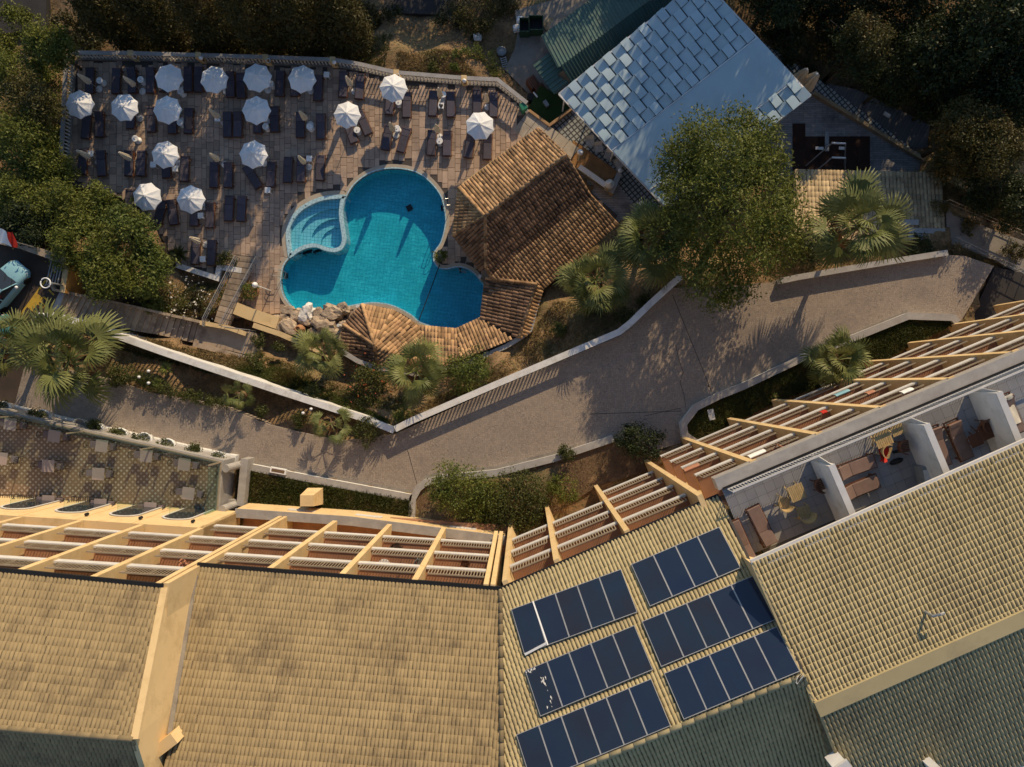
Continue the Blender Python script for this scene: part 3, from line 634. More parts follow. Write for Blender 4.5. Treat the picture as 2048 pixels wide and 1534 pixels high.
flat('upper_road', XY([(720, -200), (1190, -200), (1130, 10), (1060, 35), (760, 25)], -2.4), -2.4, MT['asphalt'], 1)
flat('hill_lane', XY([(300, -60), (370, -60), (385, 5), (340, 30)], -2.8), -2.8, MT['concrete'], 1)
# road joints, cracks and the brick drain lines along the kerbs
mb = MB()
for a, b in (((1345, 590), (1424, 785)), ((815, 900), (834, 968)), ((1180, 828), (1364, 822))):
    p, q = P(*a, ZR), P(*b, ZR); mb.path([p, p.lerp(q, .5), q], .035, ZR-.01, ZR+.004)
struct(mb, 'road_joint', MT['black'])
mb = MB(); pts = [(1352, 690), (1360, 722), (1366, 745), (1362, 765), (1368, 790), (1372, 815)]
mb.path([P(u+R.uniform(-2, 2), v, ZR) for u, v in pts], .03, ZR-.01, ZR+.004); mb.path([P(u+R.uniform(-2, 2), v, ZR) for u, v in [(1290, 832), (1320, 825), (1364, 816)]], .03, ZR-.01, ZR+.004)
struct(mb, 'road_crack', MT['black'])
mb = MB()
for pl in ([(476, 921), (640, 951), (823, 985)], [(850, 955), (883, 947), (993, 936), (1112, 906), (1150, 893)], [(1440, 786), (1488, 764), (1608, 707), (1707, 668), (1817, 624)]):
    pts = [P(u, v, ZR).xy for u, v in pl]
    for a, b in zip(pts, pts[1:]):
        n = int((b-a).length/.13); t = (b-a).normalized(); q = Vector((-t.y, t.x))
        for i in range(n):
            c = a.lerp(b, (i+.5)/n); mb.box((c.x, c.y, ZR+.003), (.105, .26, .02), math.atan2(t.y, t.x), r=R.random())
struct(mb, 'drain_bricks', MT['concrete'], 'stuff')
mb = MB(); c = P(1417, 772, ZR); mb.lathe([(.0, ZR+.006), (.07, ZR+.006), (.07, ZR)], (c.x, c.y, 0), 8); struct(mb, 'drain_cover', MT['black'])
# ---------------------------------------------------------------- pool deck
outer_main = spline(XY(pool_px[:43], ZD), 3, False); arc = spline(XY(kids_px[:9], ZD), 4, False)
union = outer_main[:-1]+arc[:-1]                      # pool and paddling pool as one hole
cop = offset(union, .34)
dk = thing('pool_deck', None, None, (0, 0, 0)); tag(dk, kind='structure')
v, f = filled([deck, union], ZD-.03); mb = MB(); mb.add(v, f)
n = len(deck); dv = [(p.x, p.y, z) for z in (ZD-5, ZD-.03) for p in (deck if area(deck) > 0 else deck[::-1])]
mb.add(dv, [(i, (i+1) % n, n+(i+1) % n, n+i) for i in range(n)]); mb.build('mortar_bed', MT['mortar'], dk)
mb = MB(); mb.ring(union, cop, ZD-.3, ZD+.012); mb.build('coping', MT['coping'], dk)
dl = [tuple(p) for p in offset(deck, -.25)]; cl = [tuple(p) for p in offset(union, .12)]
slab_zone = [tuple(p) for p in XY([(1046, 222), (1056, 214), (1150, 290), (1122, 335), (1060, 280), (1030, 245)], ZD)]
stones = []; x = -37.
while x < 9:
    w = R.choice([.36, .44, .5, .56]); y = -6+R.random()*.5
    while y < 28:
        L = R.choice([.38, .5, .62, .8, .95]); stones.append((x+w/2, y+L/2, w, L)); y += L
    x += w
st = np.array(stones); ok = inpoly(st[:, 0], st[:, 1], dl) & ~inpoly(st[:, 0], st[:, 1], slab_zone)
for sx_, sy_ in ((-1, -1), (1, -1), (1, 1), (-1, 1), (0, 0)):
    ok &= ~inpoly(st[:, 0]+sx_*st[:, 2]/2, st[:, 1]+sy_*st[:, 3]/2, cl)
st = st[ok]; order = np.argsort((st[:, 0]+12)**2+(st[:, 1]-14)**2)
SM = {}; srest = MB()
def slab_mesh(w, L, h=.04):
    mb = MB(); b = .012; w -= .022; L -= .022
    vs = [(sx*w/2, sy*L/2, -h) for sx, sy in ((-1, -1), (1, -1), (1, 1), (-1, 1))]+[(sx*w/2, sy*L/2, -b) for sx, sy in ((-1, -1), (1, -1), (1, 1), (-1, 1))]+[(sx*(w/2-b), sy*(L/2-b), 0) for sx, sy in ((-1, -1), (1, -1), (1, 1), (-1, 1))]
    fs = [(8, 9, 10, 11)]+[(a+i, a+(i+1) % 4, a+4+(i+1) % 4, a+4+i) for a in (0, 4) for i in range(4)]
    mb.add(vs, fs); return mb
for k, i in enumerate(order):
    cx, cy, w, L = st[i]; dz = R.uniform(-.008, .006)
    if k < 300:
        key = (w, L)
        if key not in SM: SM[key] = slab_mesh(w, L).mesh(); SM[key].materials.append(MT['paving'])
        o = bpy.data.objects.new('paving_stone', SM[key]); COL.objects.link(o); o.parent = dk; o.location = (cx, cy, ZD+dz); o.rotation_euler = (R.uniform(-.01, .01), R.uniform(-.01, .01), R.uniform(-.012, .012))
    else:
        t = slab_mesh(w, L); srest.add([(x+cx, y+cy, z+ZD+dz) for x, y, z in t.v], t.f, R.random())
tag(srest.build("paving_stones", MT['paving'], dk), kind='stuff')
ax = Vector((.80, -.60)); ay = Vector((.60, .80)); c0 = P(1100, 268, ZD).xy
for i in range(-4, 5):
    for j in range(-3, 3):
        c = c0+ax*(i*.98)+ay*(j*.98)
        if inpoly([c.x], [c.y], slab_zone)[0]:
            t = MB(); t.box((0, 0, -.02), (.95, .95, .06)); o = t.build('pale_slab', MT['pale_slab'], dk); o.location = (c.x, c.y, ZD); o.rotation_euler.z = math.atan2(-.6, .8)
# ---------------------------------------------------------------- swimming pool
zb = ZD-1.35; zw = ZD-.16
pl = thing('swimming_pool', 'large curved blue mosaic swimming pool beside the tiled bar roof', 'swimming pool', (*P(770, 500, zb).xy, zb))
v, f = filled([offset(pool, .02)], zb); mb = MB(); mb.add(v, f)
pp = pool if area(pool) > 0 else pool[::-1]; n = len(pp)
mb.add([(p.x, p.y, z) for z in (zb, ZD-.31) for p in pp], [(i, (i+1) % n, n+(i+1) % n, n+i)[::-1] for i in range(n)])
mb.build('mosaic_basin', MT['poolt'], pl)
v, f = filled([offset(pool, -.01)], zw); mb = MB(); mb.add(v, f); tag(mb.build('water', MT['water'], pl))
mb = MB(); mb.ring(pool, offset(pool, .09), ZD-.30, ZD+.014); mb.build('edge_band', MT['rimt'], pl)
c = P(819, 416, zb); mb = MB(); mb.box((c.x, c.y, zb+.05), (.45, .45, .06), .5); mb.build('drain_grate', MT['black'], pl)
for u, v_ in ((571, 550), (920, 540), (883, 415)):
    c = P(u, v_, ZD-.4); mb = MB(); mb.box((c.x, c.y, ZD-.6), (.12, .35, .5), .1); mb.build('ladder_recess', MT['black'], pl)
kp = thing('kids_pool', 'small round stepped paddling pool with pale blue rim beside the big pool', 'paddling pool', (*P(630, 450, zb).xy, ZD-.9))
kk = kids if area(kids) > 0 else kids[::-1]; kin = offset(kk, -.30)
mb = MB(); mb.ring(kin, kk, ZD-1.4, ZD+.06); mb.build('rim', MT['rimt'], kp)
corner = P(686, 495, ZD).xy
prev = kin
for i, (sc, z) in enumerate(((.82, ZD-.32), (.62, ZD-.55), (.44, ZD-.78))):
    q = [corner+(p-corner)*sc+Vector((-.12, .12))*(1-sc)*1.5 for p in kin]; q = [p if (p-corner).length < (r_-corner).length else r_ for p, r_ in zip(q, kin)]
    mb = MB(); mb.ring(q, prev, ZD-1.4, z); mb.build('pool_step', MT['kidst'], kp); prev = q
v, f = filled([prev], ZD-.95); mb = MB(); mb.add(v, f); mb.build('floor', MT['kidst'], kp)
v, f = filled([offset(kin, .01)], ZD-.10); mb = MB(); mb.add(v, f); mb.build('water', MT['water_kids'], kp)
for u, v_ in ((578, 482), (588, 438), (612, 412)):
    c = P(u, v_, ZD); MB().lathe([(.05, ZD+.02), (.05, ZD+.068), (.0, ZD+.07)], (c.x, c.y, 0), 8).build('nozzle', MT['black'], kp)
mb = MB(); a, b = P(879, 530, ZD+.05), P(838, 640, ZD+.05); mb.tube([a, a.lerp(b, .5)-Vector((0, 0, .1)), b], .035, 6)
solo(mb, 'lane_rope', MT['black'], 'black rope stretched across the narrow right end of the pool', 'rope', a)
def ladder(u1, v1, u2, v2, label):
    a, b = P(u1, v1, ZD), P(u2, v2, ZD); t = thing('pool_ladder', label, 'pool ladder', a, 0, 'pool ladders'); d = Vector((b.y-a.y, a.x-b.x, 0)).normalized()*.25
    for s in (-1, 1):
        p, q = a+d*s, b+d*s
        MB().tube([p, p+Vector((0, 0, .75)), p.lerp(q, .4)+Vector((0, 0, .85)), p.lerp(q, .85)+Vector((0, 0, .8)), q+Vector((0, 0, .3)), q-Vector((0, 0, .8))], .024, 6).build('handrail', MT['steel'], t)
    for i in range(3): MB().bar(b-d-Vector((0, 0, .25+.28*i)), b+d-Vector((0, 0, .25+.28*i)), .08, .03).build('rung', MT['steel'], t)
ladder(547, 546, 568, 550, 'steel pool ladder on the left pool edge near the stairs')
ladder(901, 408, 886, 412, 'steel pool ladder on the right edge of the round pool end')
ladder(928, 522, 925, 541, 'steel pool ladder at the narrow pool end by the bar roof')
# ---------------------------------------------------------------- balustrades
def baluster(h):
    m = MB(); m.lathe([(.055, 0), (.055, .06), (.03, .12), (.07, h*.4), (.045, h*.62), (.028, h*.78), (.055, h-.05), (.055, h)], n=8); return m
BAL = baluster(.72).mesh(None, True); BAL.materials.append(MT['white'])
def balustrade(name, label, pts, z0, m, capw=.42, h=.95, gap=.26, parts=False, baseh=.12, basew=.3, drop=.0, capm=None):
    pts = [Vector(p) for p in pts]; zs = z0 if isinstance(z0, list) else [z0]*len(pts)
    t = thing(name, label, 'balustrade', (pts[0].x, pts[0].y, zs[0]))
    MB().path(pts, basew, [z-drop-.02 for z in zs], [z+baseh for z in zs]).build('plinth', MT['concrete'] if parts else m, t)
    MB().path(pts, capw, [z+h-.11 for z in zs], [z+h for z in zs]).build('cap', capm or m, t); B = MB(); n = 0
    for k in range(len(pts)-1):
        a, b = pts[k], pts[k+1]; L = (b-a).length; c = max(1, int(L/gap))
        for i in range(c):
            p = a.lerp(b, (i+.5)/c); z = zs[k]+(zs[k+1]-zs[k])*(i+.5)/c
            if parts and n < 300:
                o = bpy.data.objects.new('baluster', BAL); COL.objects.link(o); o.parent = t; o.location = Vector((p.x, p.y, z+baseh))-OFF[t]; n += 1
            else: B.lathe([(.05, z+baseh), (.07, z+baseh+.3), (.035, z+h-.25), (.055, z+h-.1)], (p.x, p.y, 0), 6)
    if B.v: tag(B.build('balusters', m, t), kind='stuff')
    return t
top_px = [(136, 366), (143, 240), (149, 117), (275, 118), (408, 122), (540, 126), (672, 131), (722, 139), (797, 156), (930, 167), (996, 170), (1054, 216)]
tb = balustrade('deck_balustrade', 'white balustrade of turned balusters along the outer edge of the pool deck', XY(top_px, ZD), ZD, MT['white'], .30, 1.0, parts=True, capm=MT['marble'], drop=4)
for u, v_ in ((149, 117), (275, 118), (408, 122), (540, 126), (672, 131), (797, 156), (930, 167)):
    c = P(u, v_, ZD); MB().box((c.x, c.y, ZD+.5), (.42, .42, 1.04)).build('pier', MT['yellow'], tb)
def globe(u, v_, z, label, h=.35, r=.16, on=True, group='globe lamps along the deck balustrade'):
    c = P(u, v_, z); t = thing('globe_lamp', label, 'lamp', c, 0, group)
    MB().tube([c, c+Vector((0, 0, h))], [.06, .035], 8).build('lamp_stem', MT['iron'] if on else MT['white'], t)
    MB().lathe([(.0, h-.02), (r*.7, h+r*.3), (r, h+r), (r*.7, h+r*1.7), (.0, h+2*r)], c, 12).build('globe', MT['white_clean'], t, True); return t
gl = [(149, 117), (408, 122), (672, 131), (930, 167)]
for i, (u, v_) in enumerate(gl): globe(u, v_, ZD+1.02, ['white globe lamp on the top left corner pier of the deck', 'white globe lamp on the third pier of the deck balustrade', 'white globe lamp on the pier above the second row of closed parasols', 'white globe lamp on the yellow pier near the deck bend'][i])
for i, (u, v_) in enumerate(((275, 118), (540, 126), (797, 156))):
    c = P(u, v_, ZD+1.02); t = thing('ring_lamp', ['broken ring lamp on the second pier from the top left corner', 'broken ring lamp on the pier behind the third open parasol', 'broken ring lamp on the pier behind the lit open parasol'][i], 'lamp', c, 0, 'lamp posts without globes')
    MB().tube([c, c+Vector((0, 0, .4))], .035, 6).build('lamp_stem', MT['iron'], t)
    MB().tube([c+Vector((.16*math.cos(a), .16*math.sin(a), .42)) for a in np.linspace(0, 2*PI, 13)], .025, 6).build('ring', MT['white'], t)
# ---------------------------------------------------------------- deck furniture
def lounger(tilt=.0, cush='navy', name='sun_lounger'):
    t = thing(name, 'x', 'sun lounger', (0, 0, 0)); f = MB()
    for s in (-1, 1): f.box((s*.34, 0, .26), (.045, 1.98, .075))
    for y in (-.97, -.55, -.15, .25): f.box((0, y, .26), (.66, .05, .05))
    f.box((0, .97, .28), (.74, .05, .09)); f.box((0, -.99, .26), (.72, .04, .07))
    for i in range(9): f.box((0, -.85+.2*i, .30), (.62, .11, .018))
    f.build('frame', MT['wood'], t)
    for sx in (-1, 1):
        for y in (-.82, .78): MB().box((sx*.34, y, .13), (.055, .07, .26)).build('leg', MT['wood'], t)
    def cushion(L, w, h): 
        m = MB(); b = .025; m.add([(sx*w/2, sy*L, z) for z in (0, h-b) for sx, sy in ((-1, 0), (1, 0), (1, 1), (-1, 1))]+[(sx*(w/2-b), (b if sy == 0 else L-b), h) for sx, sy in ((-1, 0), (1, 0), (1, 1), (-1, 1))],
              [(8, 9, 10, 11)]+[(a+i, a+(i+1) % 4, a+4+(i+1) % 4, a+4+i) for a in (0, 4) for i in range(4)]); return m
    MM = MT[cush]; c = cushion(1.22, .62, .085); c.v = [(x, y-.95, z+.31) for x, y, z in c.v]; c.build('seat_cushion', MM, t)
    c = cushion(.68, .62, .085); ca, sa = math.cos(tilt), math.sin(tilt); c.v = [(x, .28+y*ca-z*sa, .31+y*sa+z*ca) for x, y, z in c.v]; c.build('back_cushion', MM, t)
    h = MB(); h.add([(x, y, z) for x, y, z in [(-.29, .28+.55*ca-.1*sa, .31+.55*sa+.1*ca), (.29, .28+.55*ca-.1*sa, .31+.55*sa+.1*ca), (.29, .28+.66*ca-.1*sa, .31+.66*sa+.1*ca), (-.29, .28+.66*ca-.1*sa, .31+.66*sa+.1*ca)]], [(0, 1, 2, 3)]); h.v = [(a, b, c+.01) for a, b, c in h.v]; h.build('head_band', MM, t)
    if tilt > .1: MB().bar((0, .88, .28), (0, .28+.55*ca, .31+.55*sa), .5, .03).build('prop', MT['wood'], t)
    return t
LG = [lounger(.03), lounger(.32)]
GL = 'navy sun loungers on the pool deck'
rows = {
 'row along the top balustrade': [(178, 160, 2), (231, 161, 0), (263, 160, 0), (300, 160, 0), (326, 157, 0), (375, 158, 0), (396, 158, 0), (460, 168, 0), (481, 170, 0), (559, 166, 3), (588, 166, 0), (636, 175, 3), (686, 168, 3), (719, 172, 4)],
 'row right of the lit balustrade parasol': [(779, 203, 3), (813, 209, 1), (866, 206, 3), (901, 208, 0), (954, 202, 0), (987, 208, 1)],
 'second row from the balustrade': [(171, 251, 6), (198, 248, 1), (260, 231, 0), (301, 238, 0), (344, 241, 0), (376, 241, 0), (454, 248, 0), (475, 248, 0), (515, 240, 0), (548, 238, 0), (600, 249, 0), (641, 252, 0), (700, 261, -20), (727, 245, -24)],
 'lit row above the pool': [(774, 274, 10), (807, 279, 16), (863, 285, 3), (894, 286, 2), (939, 290, 8), (975, 293, 2)],
 'third row from the balustrade': [(164, 323, 3), (201, 326, -3), (257, 326, 2), (281, 326, 2), (331, 330, 0), (368, 337, 2), (427, 349, 1), (456, 349, 2), (504, 353, -32), (541, 348, 3), (575, 339, 3), (601, 338, 1), (640, 335, 3)],
 'fourth row near the left shrubs': [(258, 404, 0), (319, 424, 14), (344, 424, -6), (388, 426, 4), (419, 430, 2), (457, 416, 3), (482, 417, 3)],
 'pair above the low white kerb': [(390, 503, 0), (422, 505, 1)],
}
extra = {(198, 248): 'lounger in the only sunlit patch on the shaded left side of the deck', (376, 241): 'lounger with a crumpled towel, beside a round table', (504, 353): 'lounger turned askew near the pool', (866, 206): 'lounger with a cream closed parasol over its head', (700, 261): 'skewed lounger half under the lit parasol', (727, 245): 'skewed lounger just right of the lit parasol'}
for rn, L in rows.items():
    for i, (u, v_, a) in enumerate(L):
        lb = extra.get((u, v_)); lb = f'navy {lb}' if lb else f'navy sun lounger, {nth(i, len(L))} in the {rn}'
        if a == 0: a = R.uniform(-2, 2.5)
        dup(LG[1 if R.random() < .35 else 0], P(u, v_, ZD+.4).xy.to_3d()+Vector((0, 0, ZD)), -math.radians(a), lb, GL)
for q in LG:
    if q not in KIDS: bpy.data.objects.remove(q)
def parasol():
    t = thing('open_parasol', 'x', 'parasol', (0, 0, 0)); r, n = 1.06, 8
    MB().tube([(0, 0, .05), (0, 0, 2.62)], .024, 8).build('pole', MT['white_clean'], t)
    m = MB(); rim = [Vector((r*math.cos(2*PI*(i+.5)/n), r*math.sin(2*PI*(i+.5)/n), 2.12)) for i in range(n)]; top = Vector((0, 0, 2.56))
    for i in range(n):
        a, b = rim[i], rim[(i+1) % n]; mid = (a+b)/2*.955; mid.z = 2.15; ia, ib, im = top.lerp(a, .5)+Vector((0, 0, .035)), top.lerp(b, .5)+Vector((0, 0, .035)), top.lerp(mid, .5)+Vector((0, 0, .0))
        m.add([top, ia, im, ib, a, mid, b], [(0, 1, 2), (0, 2, 3), (1, 4, 5, 2), (2, 5, 6, 3)], i/8*.9)
        m.add([a, mid, b, b-Vector((0, 0, .07)), mid-Vector((0, 0, .07)), a-Vector((0, 0, .07))], [(0, 5, 4, 1), (1, 4, 3, 2)], i/8*.9)
    m.build('canopy', MT['canvas'], t)
    m = MB(); m.lathe([(.17, 2.545), (.15, 2.58), (.0, 2.63)], n=8); m.build('vent_cap', MT['canvas'], t)
    MB().lathe([(.028, 2.6), (.03, 2.68), (0, 2.71)], n=8).build('finial', MT['white_clean'], t)
    for i in range(n):
        MB().bar((0, 0, 2.53), rim[i]-Vector((0, 0, .02)), .02, .02).build('rib', MT['white_clean'], t)
    MB().lathe([(.26, 0), (.26, .06), (.06, .1), (.05, .3)], n=12).build('base', MT['white'], t); return t
OP = parasol()
ops = [(160, 209, 'over the left balustrade, leftmost of all'), (249, 215, 'second from the left in the second row'), (335, 220, 'directly below the first parasol of the top row'), (338, 156, 'leftmost in the row touching the top balustrade'), (428, 159, 'second from the left in the row along the top balustrade'),
       (515, 156, 'third from the left in the row along the top balustrade'), (604, 158, 'rightmost in the row along the top balustrade'), (513, 221, 'second row, right of a closed parasol and above the pool side'), (330, 309, 'left one of the two in the third row'), (507, 309, 'right one of the two in the third row'), (295, 394, 'left one of the two beside the shrubs'), (382, 399, 'right one of the two beside the shrubs'),
       (694, 229, 'over two skewed loungers'), (787, 176, 'at the balustrade bend, bright and sunlit'), (960, 252, 'nearest to the pool bar roof, bright and sunlit')]
for i, (u, v_, lb) in enumerate(ops):
    dup(OP, P(u, v_, ZD+2.15).xy.to_3d()+Vector((0, 0, ZD)), R.uniform(0, .8), 'open white octagonal parasol, '+lb, 'open white parasols on the pool deck', R.uniform(.97, 1.03))
def closed(sc=1.):
    t = thing('closed_parasol', 'x', 'parasol', (0, 0, 0)); MB().tube([(0, 0, .05), (0, 0, 2.66)], .024, 8).build('pole', MT['steel'], t)
    m = MB(); n = 16; prof = [(2.64, .04), (2.5, .10), (2.1, .16), (1.65, .21), (1.28, .24), (1.22, .12)]; vs = [(r_*(1.0 if j % 2 else .62)*math.cos(2*PI*j/n), r_*(1. if j % 2 else .62)*math.sin(2*PI*j/n), z+(.05 if j % 2 else 0)) for z, r_ in prof for j in range(n)]
    m.add(vs, [(i*n+j, (i+1)*n+j, (i+1)*n+(j+1) % n, i*n+(j+1) % n) for i in range(5) for j in range(n)]); m.build('folded_canopy', MT['cream'], t)
    MB().lathe([(.03, 2.62), (.035, 2.68), (0, 2.72)], n=8).build('finial', MT['white_clean'], t)
    MB().lathe([(.26, 0), (.26, .06), (.06, .1), (.05, .3)], n=12).build('base', MT['white'], t); return t
CP = closed()
cps = [(155, 148, 'in the top left corner of the deck'), (246, 153, 'over the second and third loungers of the top row'), (419, 219, 'between open parasols in the second row'), (153, 301, 'by the left balustrade in the third row'), (238, 305, 'third row, second from the left balustrade'), (419, 307, 'third row, over two loungers between open parasols'), (380, 475, 'by the pair of loungers above the white kerb'),
       (692, 153, 'in the top row right of the four open parasols'), (599, 223, 'second row, above the small square table'), (596, 312, 'third row, nearest to the pool'), (876, 175, 'over the table with papers'), (971, 186, 'nearest to the right deck corner'), (779, 245, 'lit row, leftmost above the round pool end'), (871, 249, 'lit row, above the round pool end and its twin tables')]
for u, v_, lb in cps:
    c = P(u, v_, ZD+2.66); dup(CP, (c.x, c.y, ZD), R.uniform(0, 1), 'closed cream parasol '+lb, 'closed cream parasols on the pool deck', R.uniform(.96, 1.04))
c = P(1613, 140, 4.6); dup(CP, (c.x, c.y, .7), 0, 'large closed beige parasol, left of two beside the white pavilion roof', 'large closed parasols by the pavilion', (2.1, 2.1, 1.5))
c = P(1633, 149, 4.6); dup(CP, (c.x, c.y, .7), .3, 'large closed beige parasol, right of two beside the white pavilion roof', 'large closed parasols by the pavilion', (2.7, 2.7, 1.5))
def drum():
    t = thing('round_table', 'x', 'table', (0, 0, 0)); MB().lathe([(.25, 0), (.25, .05), (.13, .1), (.10, .4)], n=14).build('pedestal', MT['white_clean'], t, True)
    MB().lathe([(.10, .4), (.23, .44), (.24, .49), (.2, .5), (.0, .49)], n=16).build('table_top', MT['white_clean'], t, False); MB().lathe([(.05, .49), (.05, .54), (0, .545)], n=8).build('cap', MT['white'], t); return t
DT = drum()
def near(u, v_): return None
drums = [(199, 161, 'beside the leftmost lounger of the top row'), (281, 159, 'between third and fourth loungers of the top row'), (361, 183, 'below the leftmost open parasol of the top row'), (541, 167, 'right of the third open parasol of the top row'), (270, 277, 'standing alone on open paving below the second open parasol'), (360, 245, 'beside the lounger with a towel'), (531, 253, 'between two loungers under the second row parasol'), (619, 253, 'between two loungers below a closed parasol'), (714, 260, 'between the two skewed loungers'), (797, 204, 'below the sunlit parasol at the balustrade bend'), (794, 257, 'beside the leftmost closed parasol of the lit row'), (879, 282, 'between the middle loungers of the lit row'), (886, 189, 'beside the closed parasol over the table with papers')]
for u, v_, lb in drums: dup(DT, (*P(u, v_, ZD+.5).xy, ZD), R.random(), 'white round pedestal table '+lb, 'round white tables on the pool deck', 1.05)
def sqtab():
    t = thing('square_table', 'x', 'table', (0, 0, 0)); MB().box((0, 0, .45), (.43, .43, .03)).build('table_top', MT['white_clean'], t)
    for sx in (-1, 1):
        for sy in (-1, 1): MB().box((sx*.18, sy*.18, .217), (.035, .035, .435)).build('leg', MT['white_clean'], t)
    return t
SQ = sqtab()
sqs = [(435, 237, 'under the closed parasol of the second row'), (181, 307, 'between the two leftmost loungers of the third row'), (306, 329, 'left of the left open parasol of the third row'), (350, 337, 'right below the left open parasol of the third row'), (535, 380, 'standing alone near the pool'), (401, 431, 'below the right open parasol by the shrubs'), (405, 518, 'between the pair of loungers above the white kerb'), (653, 149, 'alone near the top balustrade'), (618, 317, 'between loungers nearest to the paddling pool'), (882, 211, 'with magazines on it')]
for u, v_, lb in sqs: dup(SQ, (*P(u, v_, ZD+.46).xy, ZD), R.uniform(-.08, .08), 'small white square table '+lb, 'square white tables on the pool deck')
mb = MB(); c = P(882, 211, ZD+.47)
for i, (dx, dy) in enumerate(((-.08, .05), (.08, .02), (0, -.1))): mb.box((c.x+dx, c.y+dy, ZD+.47+.006*i), (.13, .17, .01), .3*i)
solo(mb, 'magazines', MT['black'], 'dark magazines lying on the small white square table', 'magazine', (c.x, c.y, ZD+.466))
mb = MB(); c = P(378, 246, ZD+.42); g = 8
mb.add([(c.x+(i/g-.5)*.5+.05*math.sin(j*1.3), c.y+(j/g-.5)*.95+.04*math.sin(i), ZD+.42+.03*abs(math.sin(i*1.7+j*1.1))) for i in range(g+1) for j in range(g+1)], [(i*(g+1)+j, (i+1)*(g+1)+j, (i+1)*(g+1)+j+1, i*(g+1)+j+1) for i in range(g) for j in range(g)])
solo(mb, 'towel', MT['brown_cushion'], 'crumpled brown towel on a navy lounger by a round table', 'towel', (c.x, c.y, ZD+.41), smooth=True)
c = P(1047, 213, ZD+.8); t = thing('waste_bin', 'green plastic waste bin at the right corner of the pool deck', 'bin', (c.x, c.y, ZD))
MB().box((c.x, c.y, ZD+.42), (.46, .5, .84), .5).build('body', MT['green_bin'], t)
for s in (-1, 1): MB().box((c.x+s*.12*math.cos(.5), c.y+s*.12*math.sin(.5), ZD+.88), (.225, .54, .09), .5).build('lid_flap', MT['green_bin'], t)
c = P(1053, 221, ZD+.3); mb = MB(); mb.lathe([(.12, 0), (.16, .25), (.1, .42), (0, .44)], c-Vector((0, 0, .3)), 8); solo(mb, 'rubbish_bag', MT['white'], 'pale rubbish bag beside the green waste bin', 'bag', c-Vector((0, 0, .3)))
# flower pots by the pool
def pot(u, v_, z, r, h, label, m='terracotta', lf='olive', n=900, lh=.9, grp=None, size=.11):
    c = P(u, v_, z); t = thing('potted_plant', label, 'plant pot', c, 0, grp)
    MB().lathe([(r*.7, 0), (r, h*.7), (r*1.08, h), (r*.9, h), (r*.85, h-.08), (0, h-.08)], c, 14).build('pot', MT[m], t, True)
    bl = lumps((c.x, c.y, c.z+h+r*lh*.5), r*1.35, r*1.35, r*lh*1.1, 5, random.Random(int(u)), .5); leafobj('plant', t, LF[lf], bl, n, size, int(u)); return t
pot(882, 514, ZD, .42, .55, 'leafy plant in a round pale pot on the rounded pool corner by the bar', 'pale_slab', 'olive', 900, .9)
pot(509, 583, ZD, .55, .8, 'big terracotta pot with a green plant below the lamp by the stairs', 'terracotta', 'bright', 1100)
# ---------------------------------------------------------------- stairs and walls on the left
def lerp2(a, b, t): return (a[0]+(b[0]-a[0])*t, a[1]+(b[1]-a[1])*t)
ZLAND = 2.6
def interp(pl, t):
    L = [math.dist(pl[i], pl[i+1]) for i in range(len(pl)-1)]; d = t*sum(L)
    for i, l in enumerate(L):
        if d <= l or i == len(L)-1: return lerp2(pl[i], pl[i+1], d/l)
        d -= l
def flight(name, label, A, B, zA, zB, n, m):
    """n treads between two rails of points A and B, falling from zA to zB"""
    zz = [zA+(zB-zA)*(i/n) for i in range(n+1)]; c = P(*lerp2(A[0], B[0], .5), zA); t = thing(name, label, 'stairs', c)
    for i in range(n):
        z = zz[i+1] if zB < zA else zz[i]; q = [interp(A, i/n), interp(A, (i+.9)/n), interp(B, (i+.9)/n), interp(B, i/n)]; q2 = [interp(A, (i+.85)/n), interp(A, (i+1.02)/n), interp(B, (i+1.02)/n), interp(B, (i+.85)/n)]
        st_ = MB().prism(XY(q, z), z-.6, z+R.uniform(-.012, .012)).build('step', m, t); MB().prism(XY(q2, z-.1), z-.6, z-.07).build('riser', MT['mortar'], t)
    return t
upA = [(131, 584), (257, 611), (397, 644)]; upB = [(107, 626), (178, 644), (246, 658), (315, 669), (386, 685)]
s1 = flight('stairs', 'long flight of weathered concrete steps from the parking down to the landing', upA, upB, ZP, ZLAND, 24, MT['step'])
MB().path(XY([(126, 572)]+upA, 4.5), .18, [ZP-1, ZP-1, 3, ZLAND-.6], [ZP+.35, ZP+.3, 4.35, ZLAND+.35]).build('side_wall', MT['step'], s1)
MB().prism(XY([(119, 615), (131, 584), (121, 580), (100, 628)], ZP), ZP-.6, ZP+.03).build('top_sill', MT['marble'], s1)
s2 = flight('stairs', 'short flight of steps from the landing to the pool deck between steel handrails', [(428, 643), (473, 510)], [(454, 652), (512, 514)], ZLAND, ZD+.1, 12, MT['step'])
def rails(name, label, pts, zs, hs, m, nposts=4, group=None):
    p0 = Vector(pts[0]).to_3d(); t = thing(name, label, 'handrail', (p0.x, p0.y, zs[0]), 0, group); pts = [Vector((p[0], p[1], z)) for p, z in zip(pts, zs)]
    for h in hs: MB().tube([p+Vector((0, 0, h)) for p in pts], .028, 6).build('rail', m, t)
    for k in range(len(pts)-1):
        for i in range(nposts+1):
            p = pts[k].lerp(pts[k+1], i/nposts); MB().tube([p-Vector((0, 0, .1)), p+Vector((0, 0, max(hs)))], .026, 6).build('post', m, t)
    return t
rails('handrail', 'steel handrail on the left side of the short deck stairs', XY([(424, 655), (424, 640), (470, 512)], 2), [ZLAND, ZLAND, ZD+.1], (.45, .75, 1.0), MT['steel'], 4)
rails('handrail', 'steel handrail on the right side of the short deck stairs', XY([(456, 654), (512, 514)], 2), [ZLAND, ZD+.1], (.45, .75, 1.0), MT['steel'], 4)
